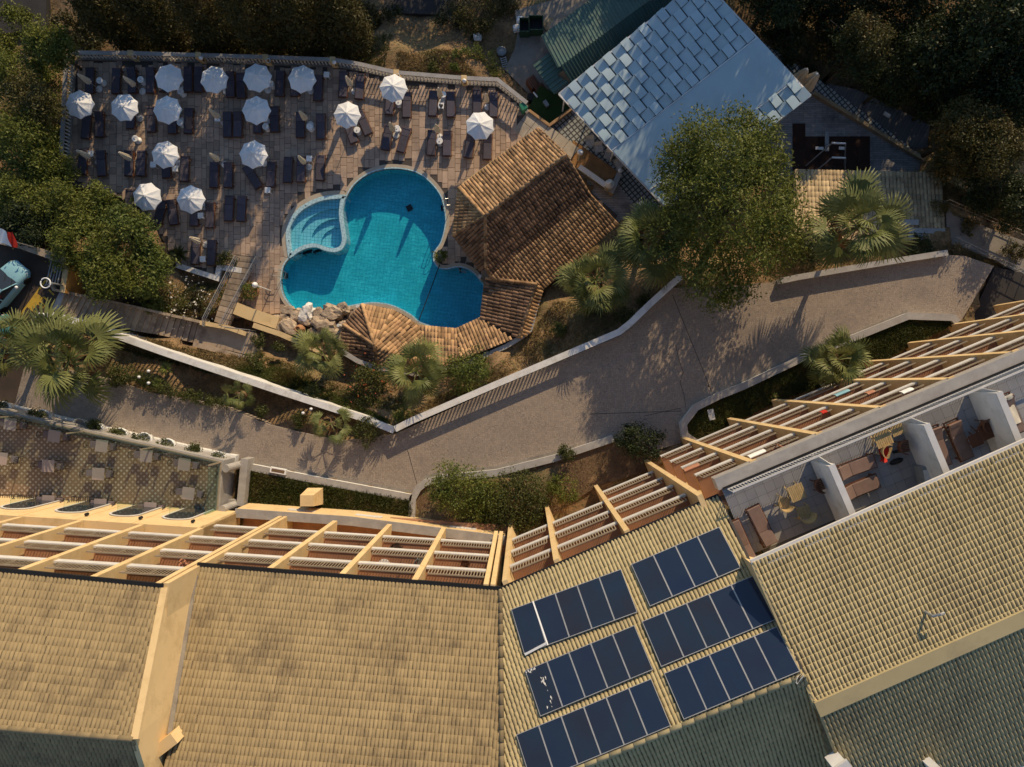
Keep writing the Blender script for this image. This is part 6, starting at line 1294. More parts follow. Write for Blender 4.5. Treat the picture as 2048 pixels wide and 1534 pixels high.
for (a, b), (f, g_) in (((1663, 930), (1707, 1032)), ((1641, 899), (1631, 919))), (((1853, 848), (1895, 949)), ((1824, 820), (1803, 846))), (((1998, 784), (2040, 886)), ((1965, 760), (1941, 785))):
    A_, B_ = P(*a, zT+2.1), P(*b, zT+2.1); dv = (B_-A_).normalized(); B_ = B_+dv*.6
    MB().bar((A_.x, A_.y, zT+1.03), (B_.x, B_.y, zT+1.03), .26, 2.06).build('terrace_wall', MT['white'], est); MB().bar((A_.x, A_.y, zT+2.09), (B_.x, B_.y, zT+2.09), .30, .06).build('wall_coping', MT['rail_white'], est)
    F_ = ef((A_.xy-Ec).dot(ed), .6); m = MB(); n = 7; top = Vector((A_.x, A_.y, zT+2.1)); low = Vector((F_.x, F_.y, zT+1.05)); m.bar(top, low, .05, .05); m.bar((A_.x, A_.y, zT+.1), (F_.x, F_.y, zT+.1), .05, .05)
    m.bar(top-Vector((0, 0, .8)), low-Vector((0, 0, .3)), .04, .04)
    for i in range(n): q = top.lerp(low, (i+.5)/n); m.bar((q.x, q.y, zT+.1), q, .03, .03)
    m.build('screen_grille', MT['rail_white'], est)
for i, s in enumerate(es[1:]): MB().prism([ef(s-.16, -.2), ef(s+.16, -.2), ef(s+.16, .1), ef(s-.16, .1)], zT-.3, zT-.15).build('fin_cap', MT['yellow'], est)
BL = lounger(.38, 'brown_cushion', 'terrace_lounger'); BL['label'] = 'x'
for u, v_, a, lb in ((1524, 1052, 26+180, 'brown cushioned lounger with raised back on the left roof terrace'), (1482, 1082, 24+180, 'brown cushioned lounger half hidden by the solar roof edge'), (1712, 935, 110, 'brown lounger lying along the wall of the second roof terrace'), (1719, 977, 112, 'brown lounger in front, second roof terrace, nearest to the golden roof'), (1878, 893, 20, 'pale brown lounger beside the wall of the third roof terrace'), (1920, 880, 24, 'grey cushioned lounger with wood sides on the third roof terrace'), (2024, 828, 24, 'lounger with a tan towel on the rightmost roof terrace')):
    dup(BL, P(u, v_, zT+.4).xy.to_3d()+Vector((0, 0, zT+.02)), math.radians(a), lb, 'loungers on the roof terraces', 1.02)
def wchair(label, u, v_, rz, z, m='wicker', group='wicker chairs on the roof terraces', sc=1.):
    c = P(u, v_, z+.45); t = thing('armchair', label, 'chair', (c.x, c.y, z), rz, group); OFF[t] = Vector((0, 0, 0)); t.scale = (sc,)*3
    for i in range(7): MB().box((-.24+.08*i, 0, .43), (.065, .5, .03)).build('seat_slat', MT[m], t)
    n = 12; o = MB()
    for k in range(n): 
        a0, a1 = PI*(k/n), PI*((k+1)/n); q = lambda a, r, z: (r*math.cos(a), .05+r*math.sin(a), z)
        o.add([q(a0, .27, .42), q(a1, .27, .42), q(a1, .33, .85), q(a0, .33, .85)], [(0, 1, 2, 3)]); o.bar(q(a0, .335, .86), q(a1, .335, .86), .05, .04)
    o.build('back_rest', MT[m], t)
    for sx in (-1, 1):
        for sy in (-1, 1): MB().tube([(sx*.22, sy*.22, .43), (sx*.25, sy*.26, 0)], .025, 6).build('leg', MT[m], t)
    return t
wchair('tan wicker armchair beside the slatted table on the left roof terrace', 1568, 1005, 2.9, zT+.02); wchair('tan wicker armchair in the shade below the slatted table', 1607, 1024, 3.4, zT+.02, sc=1.15); wchair('wicker armchair with a red towel on the second roof terrace', 1773, 903, 1.2, zT+.02); wchair('brown armchair in the shade beside the first terrace wall', 1641, 969, 1.9, zT+.02, 'wood')
wchair('dark brown armchair in the corner of the third roof terrace', 1972, 852, 1.5, zT+.02, 'wood'); wchair('dark armchair behind the red towel on the second roof terrace', 1808, 893, 1.7, zT+.02, 'wood')
def sltable(u, v_, label, rz, m='wicker', z=zT+.02, w=.75):
    c = P(u, v_, z+.7); t = thing('slatted_table', label, 'table', (c.x, c.y, z), rz, 'slatted tables on the roof terraces'); OFF[t] = Vector((0, 0, 0))
    for i in range(8): MB().box((-w/2+w/8*(i+.5), 0, .7), (w/8-.015, w, .03)).build('slat', MT[m], t)
    for sx in (-1, 1):
        MB().bar((sx*w*.4, -w*.45, .02), (sx*w*.4, w*.45, .68), .04, .04).build('leg', MT[m], t); MB().bar((sx*w*.36, w*.45, .02), (sx*w*.36, -w*.45, .68), .04, .04).build('leg', MT[m], t)
sltable(1594, 985, 'tan slatted folding table on the left roof terrace', ang); sltable(1766, 876, 'tan slatted table near the railing of the second roof terrace', ang, w=.8); sltable(1794, 858, 'second tan slatted table right at the terrace railing', ang, w=.6); sltable(1975, 862, 'brown slatted table in the corner of the third roof terrace', ang, 'wood'); sltable(1952, 880, 'dark low folding table on the third roof terrace', ang, 'wood', w=.6)
c = P(1767, 908, zT+.6); mb = MB(); g = 5; mb.add([(c.x+(i/g-.5)*.4, c.y+(j/g-.5)*.75+.04*math.sin(i*2), zT+.62+.12*math.sin(j*1.2+i*.6)) for i in range(g+1) for j in range(g+1)], [(i*(g+1)+j, (i+1)*(g+1)+j, (i+1)*(g+1)+j+1, i*(g+1)+j+1) for i in range(g) for j in range(g)]); solo(mb, 'red_towel', MT['red'], 'dark red towel hanging over a wicker armchair', 'towel', (c.x, c.y, zT+.6), smooth=True)
for u, v_, rx, lb in ((1790, 922, .36, 'large flat black lump on the floor by the red towel'), (1789, 903, .17, 'small flat black lump beside the red towel chair')):  # flat black lumps lying on the terrace floor
    c = P(u, v_, zT); mb = MB(); mb.lathe([(rx*.8, 0), (rx, .12), (rx*.7, .26), (0, .3)], (0, 0, 0), 12); mb.v = [(c.x+x*.9+y*.2, c.y+y*.45+x*.2, zT+.02+z) for x, y, z in mb.v]; solo(mb, 'bag', MT['black'], lb, 'bag', (c.x, c.y, zT+.02), smooth=True)  # named bag, built as a flat black lump
c = P(1838, 948, zT); t = thing('air_conditioner', 'grey air conditioner unit standing on the second roof terrace floor', 'air conditioner', (c.x, c.y, zT)); MB().box((c.x, c.y, zT+.4), (.42, .95, .72), ang-.2).build('casing', MT['grey'], t); MB().box((c.x-.02, c.y-.05, zT+.775), (.3, .7, .03), ang-.2).build('grille', MT['white'], t)
c = P(2019, 822, zT+.6); mb = MB(); g = 8; a0 = math.radians(24); mb.add([(c.x+(x*math.cos(a0)-y*math.sin(a0)), c.y+(x*math.sin(a0)+y*math.cos(a0)), zT+.47+.02*math.sin(i*2.1+j)+(.22 if y > .5 else 0)) for i in range(g+1) for j in range(g+1) for x, y in [((i/g-.5)*.8, (j/g-.5)*1.5)]], [(i*(g+1)+j, (i+1)*(g+1)+j, (i+1)*(g+1)+j+1, i*(g+1)+j+1) for i in range(g) for j in range(g)]); solo(mb, 'beach_towel', MT['cream'], 'rumpled tan towel spread over the rightmost terrace lounger', 'towel', (c.x, c.y, zT+.45), smooth=True)
# laundry on the balcony rails
def laundry(u, v_, z, m, label, L=.7, fn=ef):
    p0 = P(u, v_, z); s = (p0.xy-Ec).dot(ed); q = lambda a, d, zz: (*ef(s+a, d), zz); mb = MB(); g = 4
    prof = [(-.04, -.35), (-.03, -.1), (.03, .04), (.10, .05), (.15, -.12), (.16, -.4)]; mb.add([q((i/g-.5)*L, d, z+h+.02*math.sin(i*2+k)) for i in range(g+1) for k, (d, h) in enumerate(prof)], [(i*6+k, (i+1)*6+k, (i+1)*6+k+1, i*6+k+1) for i in range(g) for k in range(5)])
    c = q(0, .05, z); solo(mb, 'drying_towel', MT[m], label, 'towel', c, 'towels drying on balcony rails', True)
laundry(1514, 905, FL[3]+1.08, 'white_clean', 'white towel over the rail beside the bare backed person', .9); laundry(1817, 783, FL[3]+1.08, 'white_clean', 'white cloth on a top balcony rail right of the palm', .6); laundry(1680, 772, FL[1]+1.08, 'blue_car', 'turquoise towel on a low rail beside the palm', .9); laundry(1735, 766, FL[2]+1.08, 'skin', 'pink towel end hanging on a middle balcony rail', .45); laundry(1640, 802, FL[2]+1.08, 'red', 'small pink red towel on a balcony rail', .3); laundry(1385, 938, FL[2]+1.08, 'skin', 'peach towel on a rail near the dark shrub', .9)
# ---------------------------------------------------------------- restaurant terrace on the left
ter = thing('restaurant_terrace', None, None, (*P(200, 950, ZT).xy, ZT)); tag(ter, kind='structure')
MB().prism(rest, 5, ZT).build('patterned_floor', MT['lattice'], ter)
edgepx = [(-60, 809), (0, 823), (170, 863), (444, 924), (433, 1050)]
MB().path(XY(edgepx, ZT), .3, 5, ZT+.12).build('edge_beam', MT['marble'], ter)
gs_ = thing('glass_screen', 'tall glass wind screen round the restaurant terrace', 'glass screen', (*P(170, 863, ZT).xy, ZT))
gp = [(-60, 809), (38, 832), (104, 847), (170, 863), (312, 894), (376, 909), (443, 924), (438, 985), (433, 1046)]
for a, b in zip(gp, gp[1:]):
    p, q = P(*a, ZT), P(*b, ZT); MB().bar((p.x, p.y, ZT+1.0), (q.x, q.y, ZT+1.0), .02, 1.75).build('glass_panel', MT['glass'], gs_); MB().bar((p.x, p.y, ZT+.15), (q.x, q.y, ZT+.15), .12, .08).build('bottom_rail', MT['tan_rail'], gs_)
for a in (38, 170, 312, 443): i = [x for x, _ in gp].index(a); p = P(*gp[i], ZT); MB().box((p.x, p.y, ZT+.95), (.09, .09, 1.9)).build('post', MT['tan_rail'], gs_)
col = [(487, 927), (480, 1005)]
for u, v_ in col:
    c = P(u, v_, 6.2); MB().tube([(c.x, c.y, 5.8), (c.x-.35, c.y-.1, ZT+.3)], .26, 14).build('column', MT['marble'], ter)
MB().path([P(489, 918, 6.9).xy, P(480, 1012, 6.9).xy], .5, 5.6, 6.9).build('lower_beam', MT['marble'], ter); MB().path([P(440, 1004, 6.7).xy, P(480, 1004, 6.7).xy], .3, 5.6, 6.7).build('lower_beam', MT['marble'], ter)
mb = MB(); mb.prism(XY([(444, 935), (480, 930), (474, 1000), (440, 1000)], 6.2), 5, 6.18); struct(mb, 'terrace_bed', MT['soil'])
def diner(label, x, y, rz, back, grp):
    t = thing('dining_chair', label, 'chair', (x, y, ZT), rz, grp); OFF[t] = Vector((0, 0, 0))
    MB().box((0, 0, .43), (.46, .46, .04)).build('seat', MT['iron'], t); MB().box((0, .0, .485), (.44, .44, .07)).build('cushion', MT['mauve'], t)
    for sx in (-1, 1):
        MB().tube([(sx*.21, .21, 0), (sx*.21, .23, .5), (sx*.2, .30, .95)], .018, 5).build('leg', MT['iron'], t); MB().tube([(sx*.21, -.21, 0), (sx*.21, -.2, .43)], .018, 5).build('leg', MT['iron'], t)
    m = MB(); m.tube([(-.2, .30, .95), (-.1, .34, 1.0), (.1, .34, 1.0), (.2, .30, .95)], .02, 5)
    m.tube([(.1*math.cos(a), .27+.03*math.sin(a), .72+.14*math.sin(a)) for a in np.linspace(0, 2*PI, 11)], .014, 4); m.tube([(.05*math.cos(a), .27, .72+.07*math.sin(a)) for a in np.linspace(0, 2*PI, 9)], .012, 4)
    for x_ in (-.12, .12): m.tube([(x_, .23, .46), (x_, .31, .96)], .012, 4)
    m.build('back_rest', MT['iron'], t); return t
def dtable():
    t = thing('dining_table', 'x', 'table', (0, 0, 0)); MB().box((0, 0, .735), (.8, .8, .03)).build('table_top', MT['tbl'], t)
    for sx in (-1, 1):
        for sy in (-1, 1): MB().tube([(sx*.34, sy*.34, 0), (sx*.36, sy*.36, .72)], .022, 6).build('leg', MT['iron'], t)
    MB().box((0, 0, .70), (.74, .74, .03)).build('apron', MT['iron'], t); return t
MT['tbl'] = mat('grey_beige_table_top', (.36, .29, .265), (.31, .25, .225), 2, .08, .6, .3, bump=.15, bsc=40)
TB = dtable()
tabs = [(20, 848, 'beside the glass screen, leftmost'), (108, 872, 'beside the glass screen, second from the left'), (203, 892, 'beside the glass screen, third from the left'), (292, 912, 'beside the glass screen, fourth from the left'), (368, 929, 'beside the glass screen, rightmost'), (2, 917, 'in the middle row, at the photo edge'), (96, 932, 'in the middle row, second from the left'), (196, 948, 'in the middle row, third from the left'), (376, 987, 'alone near the right glass'), (96, 1003, 'by the yellow wall, between the black iron benches'), (200, 1010, 'by the yellow wall, second from the right'), (300, 1017, 'by the yellow wall, rightmost')]
dg = 'chairs at the restaurant tables'
for i, (u, v_, lb) in enumerate(tabs):
    c = P(u, v_, ZT+.75); rz = -.10+R.uniform(-.05, .05) if v_ < 990 else -.05; dup(TB, (c.x, c.y, ZT), rz, 'grey beige square table '+lb, 'square tables on the restaurant terrace')
    dx = Vector((math.cos(rz), math.sin(rz))); k = .62+R.uniform(-.03, .12)
    diner('iron chair left of the table '+lb, c.x-dx.x*k, c.y-dx.y*k, rz+PI/2+R.uniform(-.1, .1), True, dg); k = .62+R.uniform(-.03, .12)
    diner('cushioned chair right of the table '+lb, c.x+dx.x*k, c.y+dx.y*k, rz-PI/2+R.uniform(-.1, .1), False, dg)
for u, v_, lb in ((8, 996, 'black wrought iron bench, leftmost, by the yellow wall'), (52, 998, 'black wrought iron bench left of a table by the yellow wall'), (160, 1000, 'black wrought iron bench, rightmost, below the arched window')):
    c = P(u, v_, ZT+.5); t = thing('iron_bench', lb, 'bench', (c.x, c.y, ZT), 0, 'black iron benches by the yellow wall'); OFF[t] = Vector((0, 0, 0)); m = MB()
    for i in range(9): m.bar((-.6+.15*i, -.22, .42), (-.6+.15*i, .2, .42), .03, .02)
    m.bar((-.65, -.22, .42), (.65, -.22, .42), .04, .03); m.bar((-.65, .2, .42), (.65, .2, .42), .04, .03); m.build('seat', MT['iron'], t); m = MB()
    m.tube([(-.7, .05, .62), (-.62, -.2, .80), (-.3, -.32, .86), (0, -.36, .95), (.3, -.32, .86), (.62, -.2, .80), (.7, .05, .62)], .03, 6)
    for x in (-.38, 0, .38):
        for r in (.15, .08): m.tube([(x+r*math.cos(a), -.30+.12*math.sin(a), .66+r*math.sin(a)) for a in np.linspace(0, 2*PI, 11)], .022, 5)
    m.build('back_rest', MT['iron'], t)
    for sx in (-1, 1):
        MB().tube([(sx*.65, -.22, 0), (sx*.68, -.2, .45), (sx*.72, .1, .62)], .03, 5).build('armrest', MT['iron'], t); MB().tube([(sx*.62, .2, 0), (sx*.62, .2, .42)], .025, 5).build('leg', MT['iron'], t)
for i, (u, v_) in enumerate(((22, 822), (100, 838), (203, 862), (252, 874), (300, 883), (346, 895), (398, 907), (446, 920))):
    c = P(u, v_, 6.9); pot(u-1, v_-5, 6.2, .5, .75, 'white planter bowl with shrub, '+nth(i, 8)+' outside the glass screen', 'white_clean', 'hedge', 1500, 1.0, 'white planters outside the glass screen')
MB().path(XY([(-60, 803), (0, 817), (170, 857), (440, 917), (470, 922)], 6.3), .75, 5.2, 6.25).build('planter_ledge', MT['white'], ter)
c = P(158, 850, 6.9); mb = MB(); mb.lathe([(.3, 0), (.45, .5), (.46, .75), (.4, .75), (.36, .5), (0, .45)], (c.x, c.y, 6.2), 14); solo(mb, 'empty_planter', MT['grey'], 'empty grey bowl planter between the white planters', 'planter', (c.x, c.y, 6.2), smooth=True)
# ---------------------------------------------------------------- palms
palm(140, 715, 8.9, 96, ZP, 'large fan palm over the left road beside the long stairs', 40, None, 1, 12)
palm(10, 692, 9.3, 70, ZP, 'fan palm at the left photo edge over the teal car', 30, None, 2, 6)
palm(1190, 560, 6.6, 72, 2.6, 'fan palm at the lower right corner of the bar roof', 36, None, 3, 8)
palm(1306, 474, 7.2, 82, 2.2, 'fan palm between the bar roof and the big leafy tree', 40, None, 4, 14)
palm(1716, 452, 10.2, 94, 4.6, 'large fan palm in front of the tan tiled shelter', 38, None, 5, 6)
palm(1672, 720, 9.6, 64, 5.6, 'fan palm on the right lawn against the balconies', 34, None, 6, 6)
palm(644, 704, 5.2, 58, 3.0, 'fan palm below the waterfall rocks', 26, None, 7, 5)
palm(834, 742, 6.2, 66, 3.2, 'fan palm against the lower bar roof', 30, None, 8, 7)
palm(478, 790, 6.8, 34, 5.6, 'young fan palm at the end of the left hedge', 14, None, 9, 2)
palm(662, 848, 6.6, 38, 5.6, 'young fan palm on the road edge near the wall corner', 12, None, 10, 2)
# ---------------------------------------------------------------- trees
tree(1452, 418, 9.5, 160, 3.6, 'olive', 'big leafy tree overhanging the white pavilion and the road', 46000, .21, 30, .75, trunk=.26, f=.48, asp=.42, stretch=1.28, base=(P(1410, 520, 3.6)), clump=.10)
tree(1932, 262, 6.8, 66, 2, 'pine', 'rounded olive brown tree right of the stone terrace, upper one', 9000, .17, 9, .8)
tree(1912, 318, 5.6, 58, 2, 'pine', 'rounded olive brown tree beside the end of the slate slope', 8000, .17, 8, .8)
tree(1985, 300, 7.5, 62, 2.2, 'pine', 'rounded reddish olive tree at the right photo edge', 7500, .17, 8, .8)
tree(1985, 370, 6, 58, 3, 'dark', 'dark low tree above the concrete footpath', 6500, .17, 8, .8)
tree(2050, 415, 7, 60, 3.2, 'dark', 'dark tree cut off at the right edge by the footpath', 6000, .17, 8, .8)
tree(1735, 75, 6.6, 52, 0, 'pine', 'olive brown tree top standing out of the dark upper right wood', 8000, .17, 8, .9)
dk_sp = [(1530, 30, 5.5, 60), (1600, 95, 4.5, 62), (1670, 30, 6, 70), (1800, 20, 6.5, 75), (1850, 120, 5.5, 75), (1780, 165, 4, 55), (1930, 60, 6.5, 85), (2020, 20, 6.5, 80), (2000, 150, 6, 75), (1900, 190, 5, 60), (2060, 200, 6, 65), (1700, 120, 4.5, 50), (2040, 110, 6.5, 70), (1560, -30, 6.5, 70)]
DT_ = []
wl_ = ['dark broadleaf tree touching the top right side of the white pavilion', 'dark low tree between the pavilion and the slate slope', 'dark tree left of the sunlit tree top', 'dark tree right of the sunlit tree top at the photo edge', 'dark tree in the middle of the upper right wood', 'small dark tree above the slate slope', 'tall dark tree near the upper right corner', 'dark tree in the upper right corner', 'dark tree at the right edge below the corner tree', 'dark tree above the rounded olive trees', 'dark tree at the right edge above the rounded olive trees', 'low dark tree below the sunlit tree top', 'dark tree at the right edge beside the corner tree', 'dark tree cut off at the top edge by the pavilion']
for i, (u, v, z, r) in enumerate(dk_sp):
    if i < 4: DT_.append(tree(u, v, z, r, -1, 'dark', wl_[i], 6500, .19, 9, .85, 'dark trees of the upper right wood'))
    else:
        c = P(u, v, z); s = r*(H-z)/F/(62*(H-5.5)/F); dup(DT_[i % 4], (c.x, c.y, -1.), R.uniform(0, 6), wl_[i], 'dark trees of the upper right wood', s)
# woodland that goes on beyond the frame, and the undergrowth of the dark corners: masses nobody could count
def mass(name, spots, m, n, size, seed, clump=.14):
    bl = []; mb = MB(); rg = random.Random(seed)
    for u, v, zb, top, r in spots:
        c = P(u, v, zb); h = top-zb; bl += lumps((c.x, c.y, zb+h*.62), r, r, h*.42, 7, rg, .5)
    return tag(leafobj(name, None, LF[m], bl, n, size, seed, clump=clump), kind='stuff')
mass('woodland', [(1440, -120, 0, 13, 3.2), (1530, -150, 0, 13.5, 3.4), (1610, -120, 0, 12.5, 3.2), (1490, -60, 0, 12.5, 2.8), (1560, -50, 0, 12, 2.8), (1640, -210, 0, 14, 3.4), (1400, -190, 0, 12, 3), (1760, -110, 0, 9.5, 3.4), (1860, -110, 0, 10, 3.2), (1960, -100, 1, 10, 3.4), (2110, 30, 1, 10, 3.4), (2130, 150, 1, 9, 3.2), (1600, -320, 1, 14, 4), (1730, -320, 1, 14, 4), (1480, -300, 1, 13, 4), (1860, -300, 1, 14, 4), (1380, -250, 0, 10, 3.4), (1270, -260, 0, 8.5, 3.2), (1170, -260, -1, 7.5, 3), (1070, -240, -2, 5, 2.6), (970, -210, -2, 4.6, 2.6), (880, -200, -2, 4.6, 2.6), (790, -230, -2, 7, 2.8), (2160, 290, 2, 9, 3)], 'dark', 110000, .3, 501)
mass('woodland', [(-70, 200, -1, 6, 3), (-80, 330, 0, 7, 3), (-70, 80, -2, 4, 3)], 'cypress', 30000, .3, 502)
mass('undergrowth', [(x+R.uniform(-20, 20), y+R.uniform(-14, 14), -.8, 1.6+R.uniform(-.4, 1.2), 1.7) for x, y in [(1560, 60), (1600, 130), (1640, 20), (1650, 110), (1700, 70), (1720, 150), (1760, 40), (1790, 110), (1800, 180), (1840, 60), (1870, 150), (1880, 215), (1920, 110), (1930, 180), (1960, 40), (1980, 210), (2010, 90), (2030, 170), (2040, 20), (1550, -10), (1500, -40), (2050, 250), (1980, 260), (1720, 10), (1580, 20), (1620, 60), (1680, 40), (1650, 70), (1600, 0), (1640, -30), (1700, -20), (1740, 90), (1560, 100), (1530, 60), (1820, 130), (1790, 0), (1850, 20), (1900, 60), (1960, 150)]], 'dark', 64000, .2, 503)
mass('undergrowth', [(x, y, -3.4, -2.3+R.uniform(-.3, .6), 1.5) for x, y in [(200, 40), (250, 20), (190, 90), (290, 50), (330, 80), (420, 20), (430, 80), (500, 20), (520, 80), (590, 30), (600, 85), (660, 20), (680, 70), (740, 40), (752, 85), (140, 70)]], 'cypress', 26000, .2, 504)
mass('undergrowth', [(x, y, z, z+2, 1.6) for x, y, z in [(15, 110, -2.5), (60, 60, -3), (110, 150, -2), (40, 240, -1), (100, 230, -1), (110, 290, -.5), (20, 330, 0), (95, 370, 0)]], 'olive', 16000, .2, 505)
# cypresses along the top of the deck
def cypress(u, v, zb, h, r, label, n=20000):
    b = P(u, v, zb); t = thing('cypress_tree', label, 'tree', b, 0, 'cypress trees behind the deck'); rg = random.Random(int(u)); bl = []
    for i in range(11):
        f = (i+.5)/11; rr = r*(math.sin(PI*min(1, .12+f*.9))**.7*(1-.55*f)+.10)*.86; bl.append((b.x+rg.uniform(-.25, .25), b.y+rg.uniform(-.25, .25), b.z+.6+h*f, rr, rr, h*.085))
    leafobj('crown', t, LF['cypress'], bl, n, .25, int(u), asp=.34, up=.1, shell=.72, clump=.13); MB().tube([b-Vector((0, 0, .4)), b+Vector((0, 0, h*.5)), b+Vector((0, 0, h))], [.22, .13, .03], 7).build('trunk', MT['bark'], t)
cy = [(285, 92, -2.5, 12, 1.9, 'leftmost cypress behind the top left deck corner'), (370, 90, -2.5, 12.5, 2.0, 'cypress second from the left behind the deck'), (470, 92, -2.5, 12, 2.3, 'bushy cypress behind the second open parasol'), (560, 96, -2.3, 13, 2.4, 'cypress behind the third open parasol'), (640, 96, -2.2, 13, 2.4, 'tall cypress behind the fourth open parasol'), (715, 100, -2, 11.5, 1.9, 'rightmost cypress beside the dry slope')]
for a in cy: cypress(*a)
# broadleaf masses left of the deck
lt = [(35, 150, 3.5, 62, 'olive', 'bushy tree at the upper left photo edge'), (100, 95, 4.5, 46, 'olive', 'bushy tree left of the deck corner pier'), (60, 215, 5, 62, 'pine', 'tree in the dark hedge left of the upper deck'), (45, 290, 5.2, 72, 'olive', 'lit bushy tree left of the middle deck'), (95, 330, 4.2, 50, 'olive', 'tree close to the left balustrade near its lower end'), (25, 390, 5, 60, 'olive', 'bushy tree at the left photo edge above the flag'), (110, 415, 5.4, 66, 'olive', 'bushy tree below the left end of the balustrade'), (190, 420, 4.6, 56, 'olive', 'bushy tree covering the lower left deck edge'), (60, 455, 6, 52, 'dark', 'dark tree above the parking wall'), (170, 490, 6, 66, 'olive', 'feathery tree right of the parking corner'), (250, 480, 5.2, 66, 'bright', 'feathery bright tree left of the deck loungers'), (285, 545, 4.6, 56, 'bright', 'bright feathery tree above the long stairs'), (215, 555, 6.4, 46, 'olive', 'feathery tree above the upper steps of the long stairs')]
for u, v, z, r, m, lb in lt: tree(u, v, z, r, z-3.4, m, lb, 7500, .21 if m != 'bright' else .24, 9, .75, f=.5, asp=.38, trunk=.1)
# shrubs
sh = [(330, 590, 1.8, 38, 'cover', 'white flowering shrub below the two loungers by the kerb'), (385, 600, 1.5, 34, 'cover', 'white flowering shrub beside the short deck stairs'), (310, 608, 2.6, 34, 'bright', 'feathery shrub at the upper wall of the long stairs'), (365, 625, 1.9, 32, 'cover', 'flowering shrub above the landing wall'), (455, 522, ZD, 20, 'hedge', 'dark green plant between the loungers and the deck stairs'),
      (945, 742, 3.2, 52, 'bright', 'dense green shrub below the lower bar roof'), (742, 768, 3.6, 44, 'hedge', 'shrub with red flowers below the bar roof'), (735, 860, 5.6, 32, 'hedge', 'round green shrub on the road edge beside the wall corner'), (526, 822, 5.6, 16, 'hedge', 'small round shrub on the road edge below the left balustrade'), (602, 838, 5.6, 17, 'hedge', 'small leafy shrub left of the young palm at the road'), (1275, 882, 6, 46, 'dark', 'dark round shrub standing on the bed beside the kerb'), (1134, 905, 6.2, 20, 'hedge', 'small shrub growing over the middle kerb wall'), (930, 975, 6, 66, 'bright', 'broad lit shrub at the left of the middle bed'), (1030, 1005, 6, 74, 'hedge', 'big dark leafy shrub against the hotel corner'), (985, 990, 6, 50, 'olive', 'grey green wispy shrub between the two big shrubs'), (1128, 975, 6, 36, 'olive', 'smaller shrub right of the big dark shrub'),
      (520, 680, 2.6, 14, 'hedge', 'small shrub beside the landing corner'), (560, 694, 2.8, 12, 'hedge', 'small shrub below the yellow garden wall'), (515, 718, 3.2, 22, 'cover', 'low shrub below the landing parapet'), (625, 780, 4.6, 18, 'hedge', 'small dark shrub in the middle of the garden'), (1120, 660, 3.2, 18, 'cover', 'small shrub on the dry bed below the palm'), (1290, 607, 4.4, 18, 'hedge', 'small shrub at the balustrade bend below the palm'), (1250, 632, 4.6, 20, 'hedge', 'low shrub against the road balustrade'), (1190, 615, 3.6, 26, 'cover', 'weedy shrub at the foot of the bar palm'), (810, 826, 5.2, 20, 'bright', 'pale green weeds in the corner of the garden walls'),
      (1600, 505, 4.2, 40, 'dark', 'dark shrub below the shelter roof left of the palm'), (1830, 500, 4.2, 30, 'dark', 'dark shrub below the right end of the shelter roof'), (955, 40, -2.2, 54, 'pine', 'round dark olive shrub above the tub and ladder'), (905, 40, -2.4, 34, 'dark', 'dark shrub left of the round olive shrub'), (790, 28, -2.2, 22, 'dark', 'small dark shrub at the upper road edge'), (1010, 20, -2, 28, 'pine', 'olive shrub touching the yard beside the dumpsters'), (866, 138, -.4, 12, 'cover', 'small green bush on the dry slope at the balustrade'), (908, 138, -.2, 10, 'bright', 'tiny green bush on the dry slope'), (470, 40, -3, 50, 'dark', 'dark leafy bush between the cypresses at the top'), (400, 40, -3, 40, 'cypress', 'dark bush behind the second cypress'),
      (1870, 420, 4, 22, 'cover', 'grassy bush at the right end of the shelter'), (1930, 455, 4.2, 20, 'pine', 'dry bush on the upper side of the footpath'), (2020, 505, 4.4, 24, 'pine', 'dry bush at the right edge above the footpath'), (1905, 500, 4.8, 14, 'dry', 'dry tuft at the end of the road balustrade')]
for i, (u, v, z, r, m, lb) in enumerate(sh): shrub(u, v, z, r, m, lb, int(500+r*r*1.5), .12 if r < 40 else .15, .75, 7, None, seed=i)
for k, (u, v, z, r, m, nm) in enumerate([(330, 590, 3.0, 36, 'flower', 'blossom'), (385, 600, 2.5, 32, 'flower', 'blossom'), (365, 628, 3.1, 28, 'flower', 'blossom'), (742, 766, 4.8, 40, 'redflower', 'blossom')]):
    sh_ = [o for o in COL.objects if o.get('label') and o['label'] == [s[5] for s in sh if s[0] == (u if nm else 0)][0]][0]
    c = P(u, v, z); rr = r*(H-z)/F; leafobj('blossoms', sh_, LF[m], [(c.x, c.y, c.z-.3, rr, rr, .5)], 70 if m == 'flower' else 120, .15, 90+k, asp=.9, clump=.5, nclump=50)
hd_ = [(235, 750, 26), (262, 752, 24), (290, 758, 22), (318, 775, 20), (350, 785, 18), (375, 790, 17), (400, 797, 17), (425, 805, 17), (450, 808, 16)]
t = thing('hedge', 'long low clipped hedge along the upper edge of the left road', 'hedge', P(340, 780, 5.5)); bl = []
for u, v, r in hd_: c = P(u, v, 6.1); rr = r*(H-6)/F; bl += lumps((c.x, c.y, 6.05), rr*1.1, rr*.85, .6, 4, R, .5)
leafobj('foliage', t, LF['hedge'], bl, 9000, .11, 77); mb = MB()
for u, v, r in hd_: mb.tube([P(u, v, 5.4), P(u, v, 6.1)], [.05, .02], 5)
mb.build('stems', MT['bark'], t)
t = thing('ivy', 'ivy creeping along the rim of the dry slope above the ladder', 'ivy', P(940, 112, -.4)); bl = []
for u, v in ((880, 120), (905, 112), (930, 106), (955, 106), (975, 114), (985, 130), (992, 142)): c = P(u, v, -.4); bl.append((c.x, c.y, -.35, .55, .5, .35))
leafobj('foliage', t, LF['bright'], bl, 2600, .13, 78); MB().tube([P(880, 120, -.5), P(930, 108, -.4), P(990, 140, -.5)], .03, 5).build('stem', MT['bark'], t)
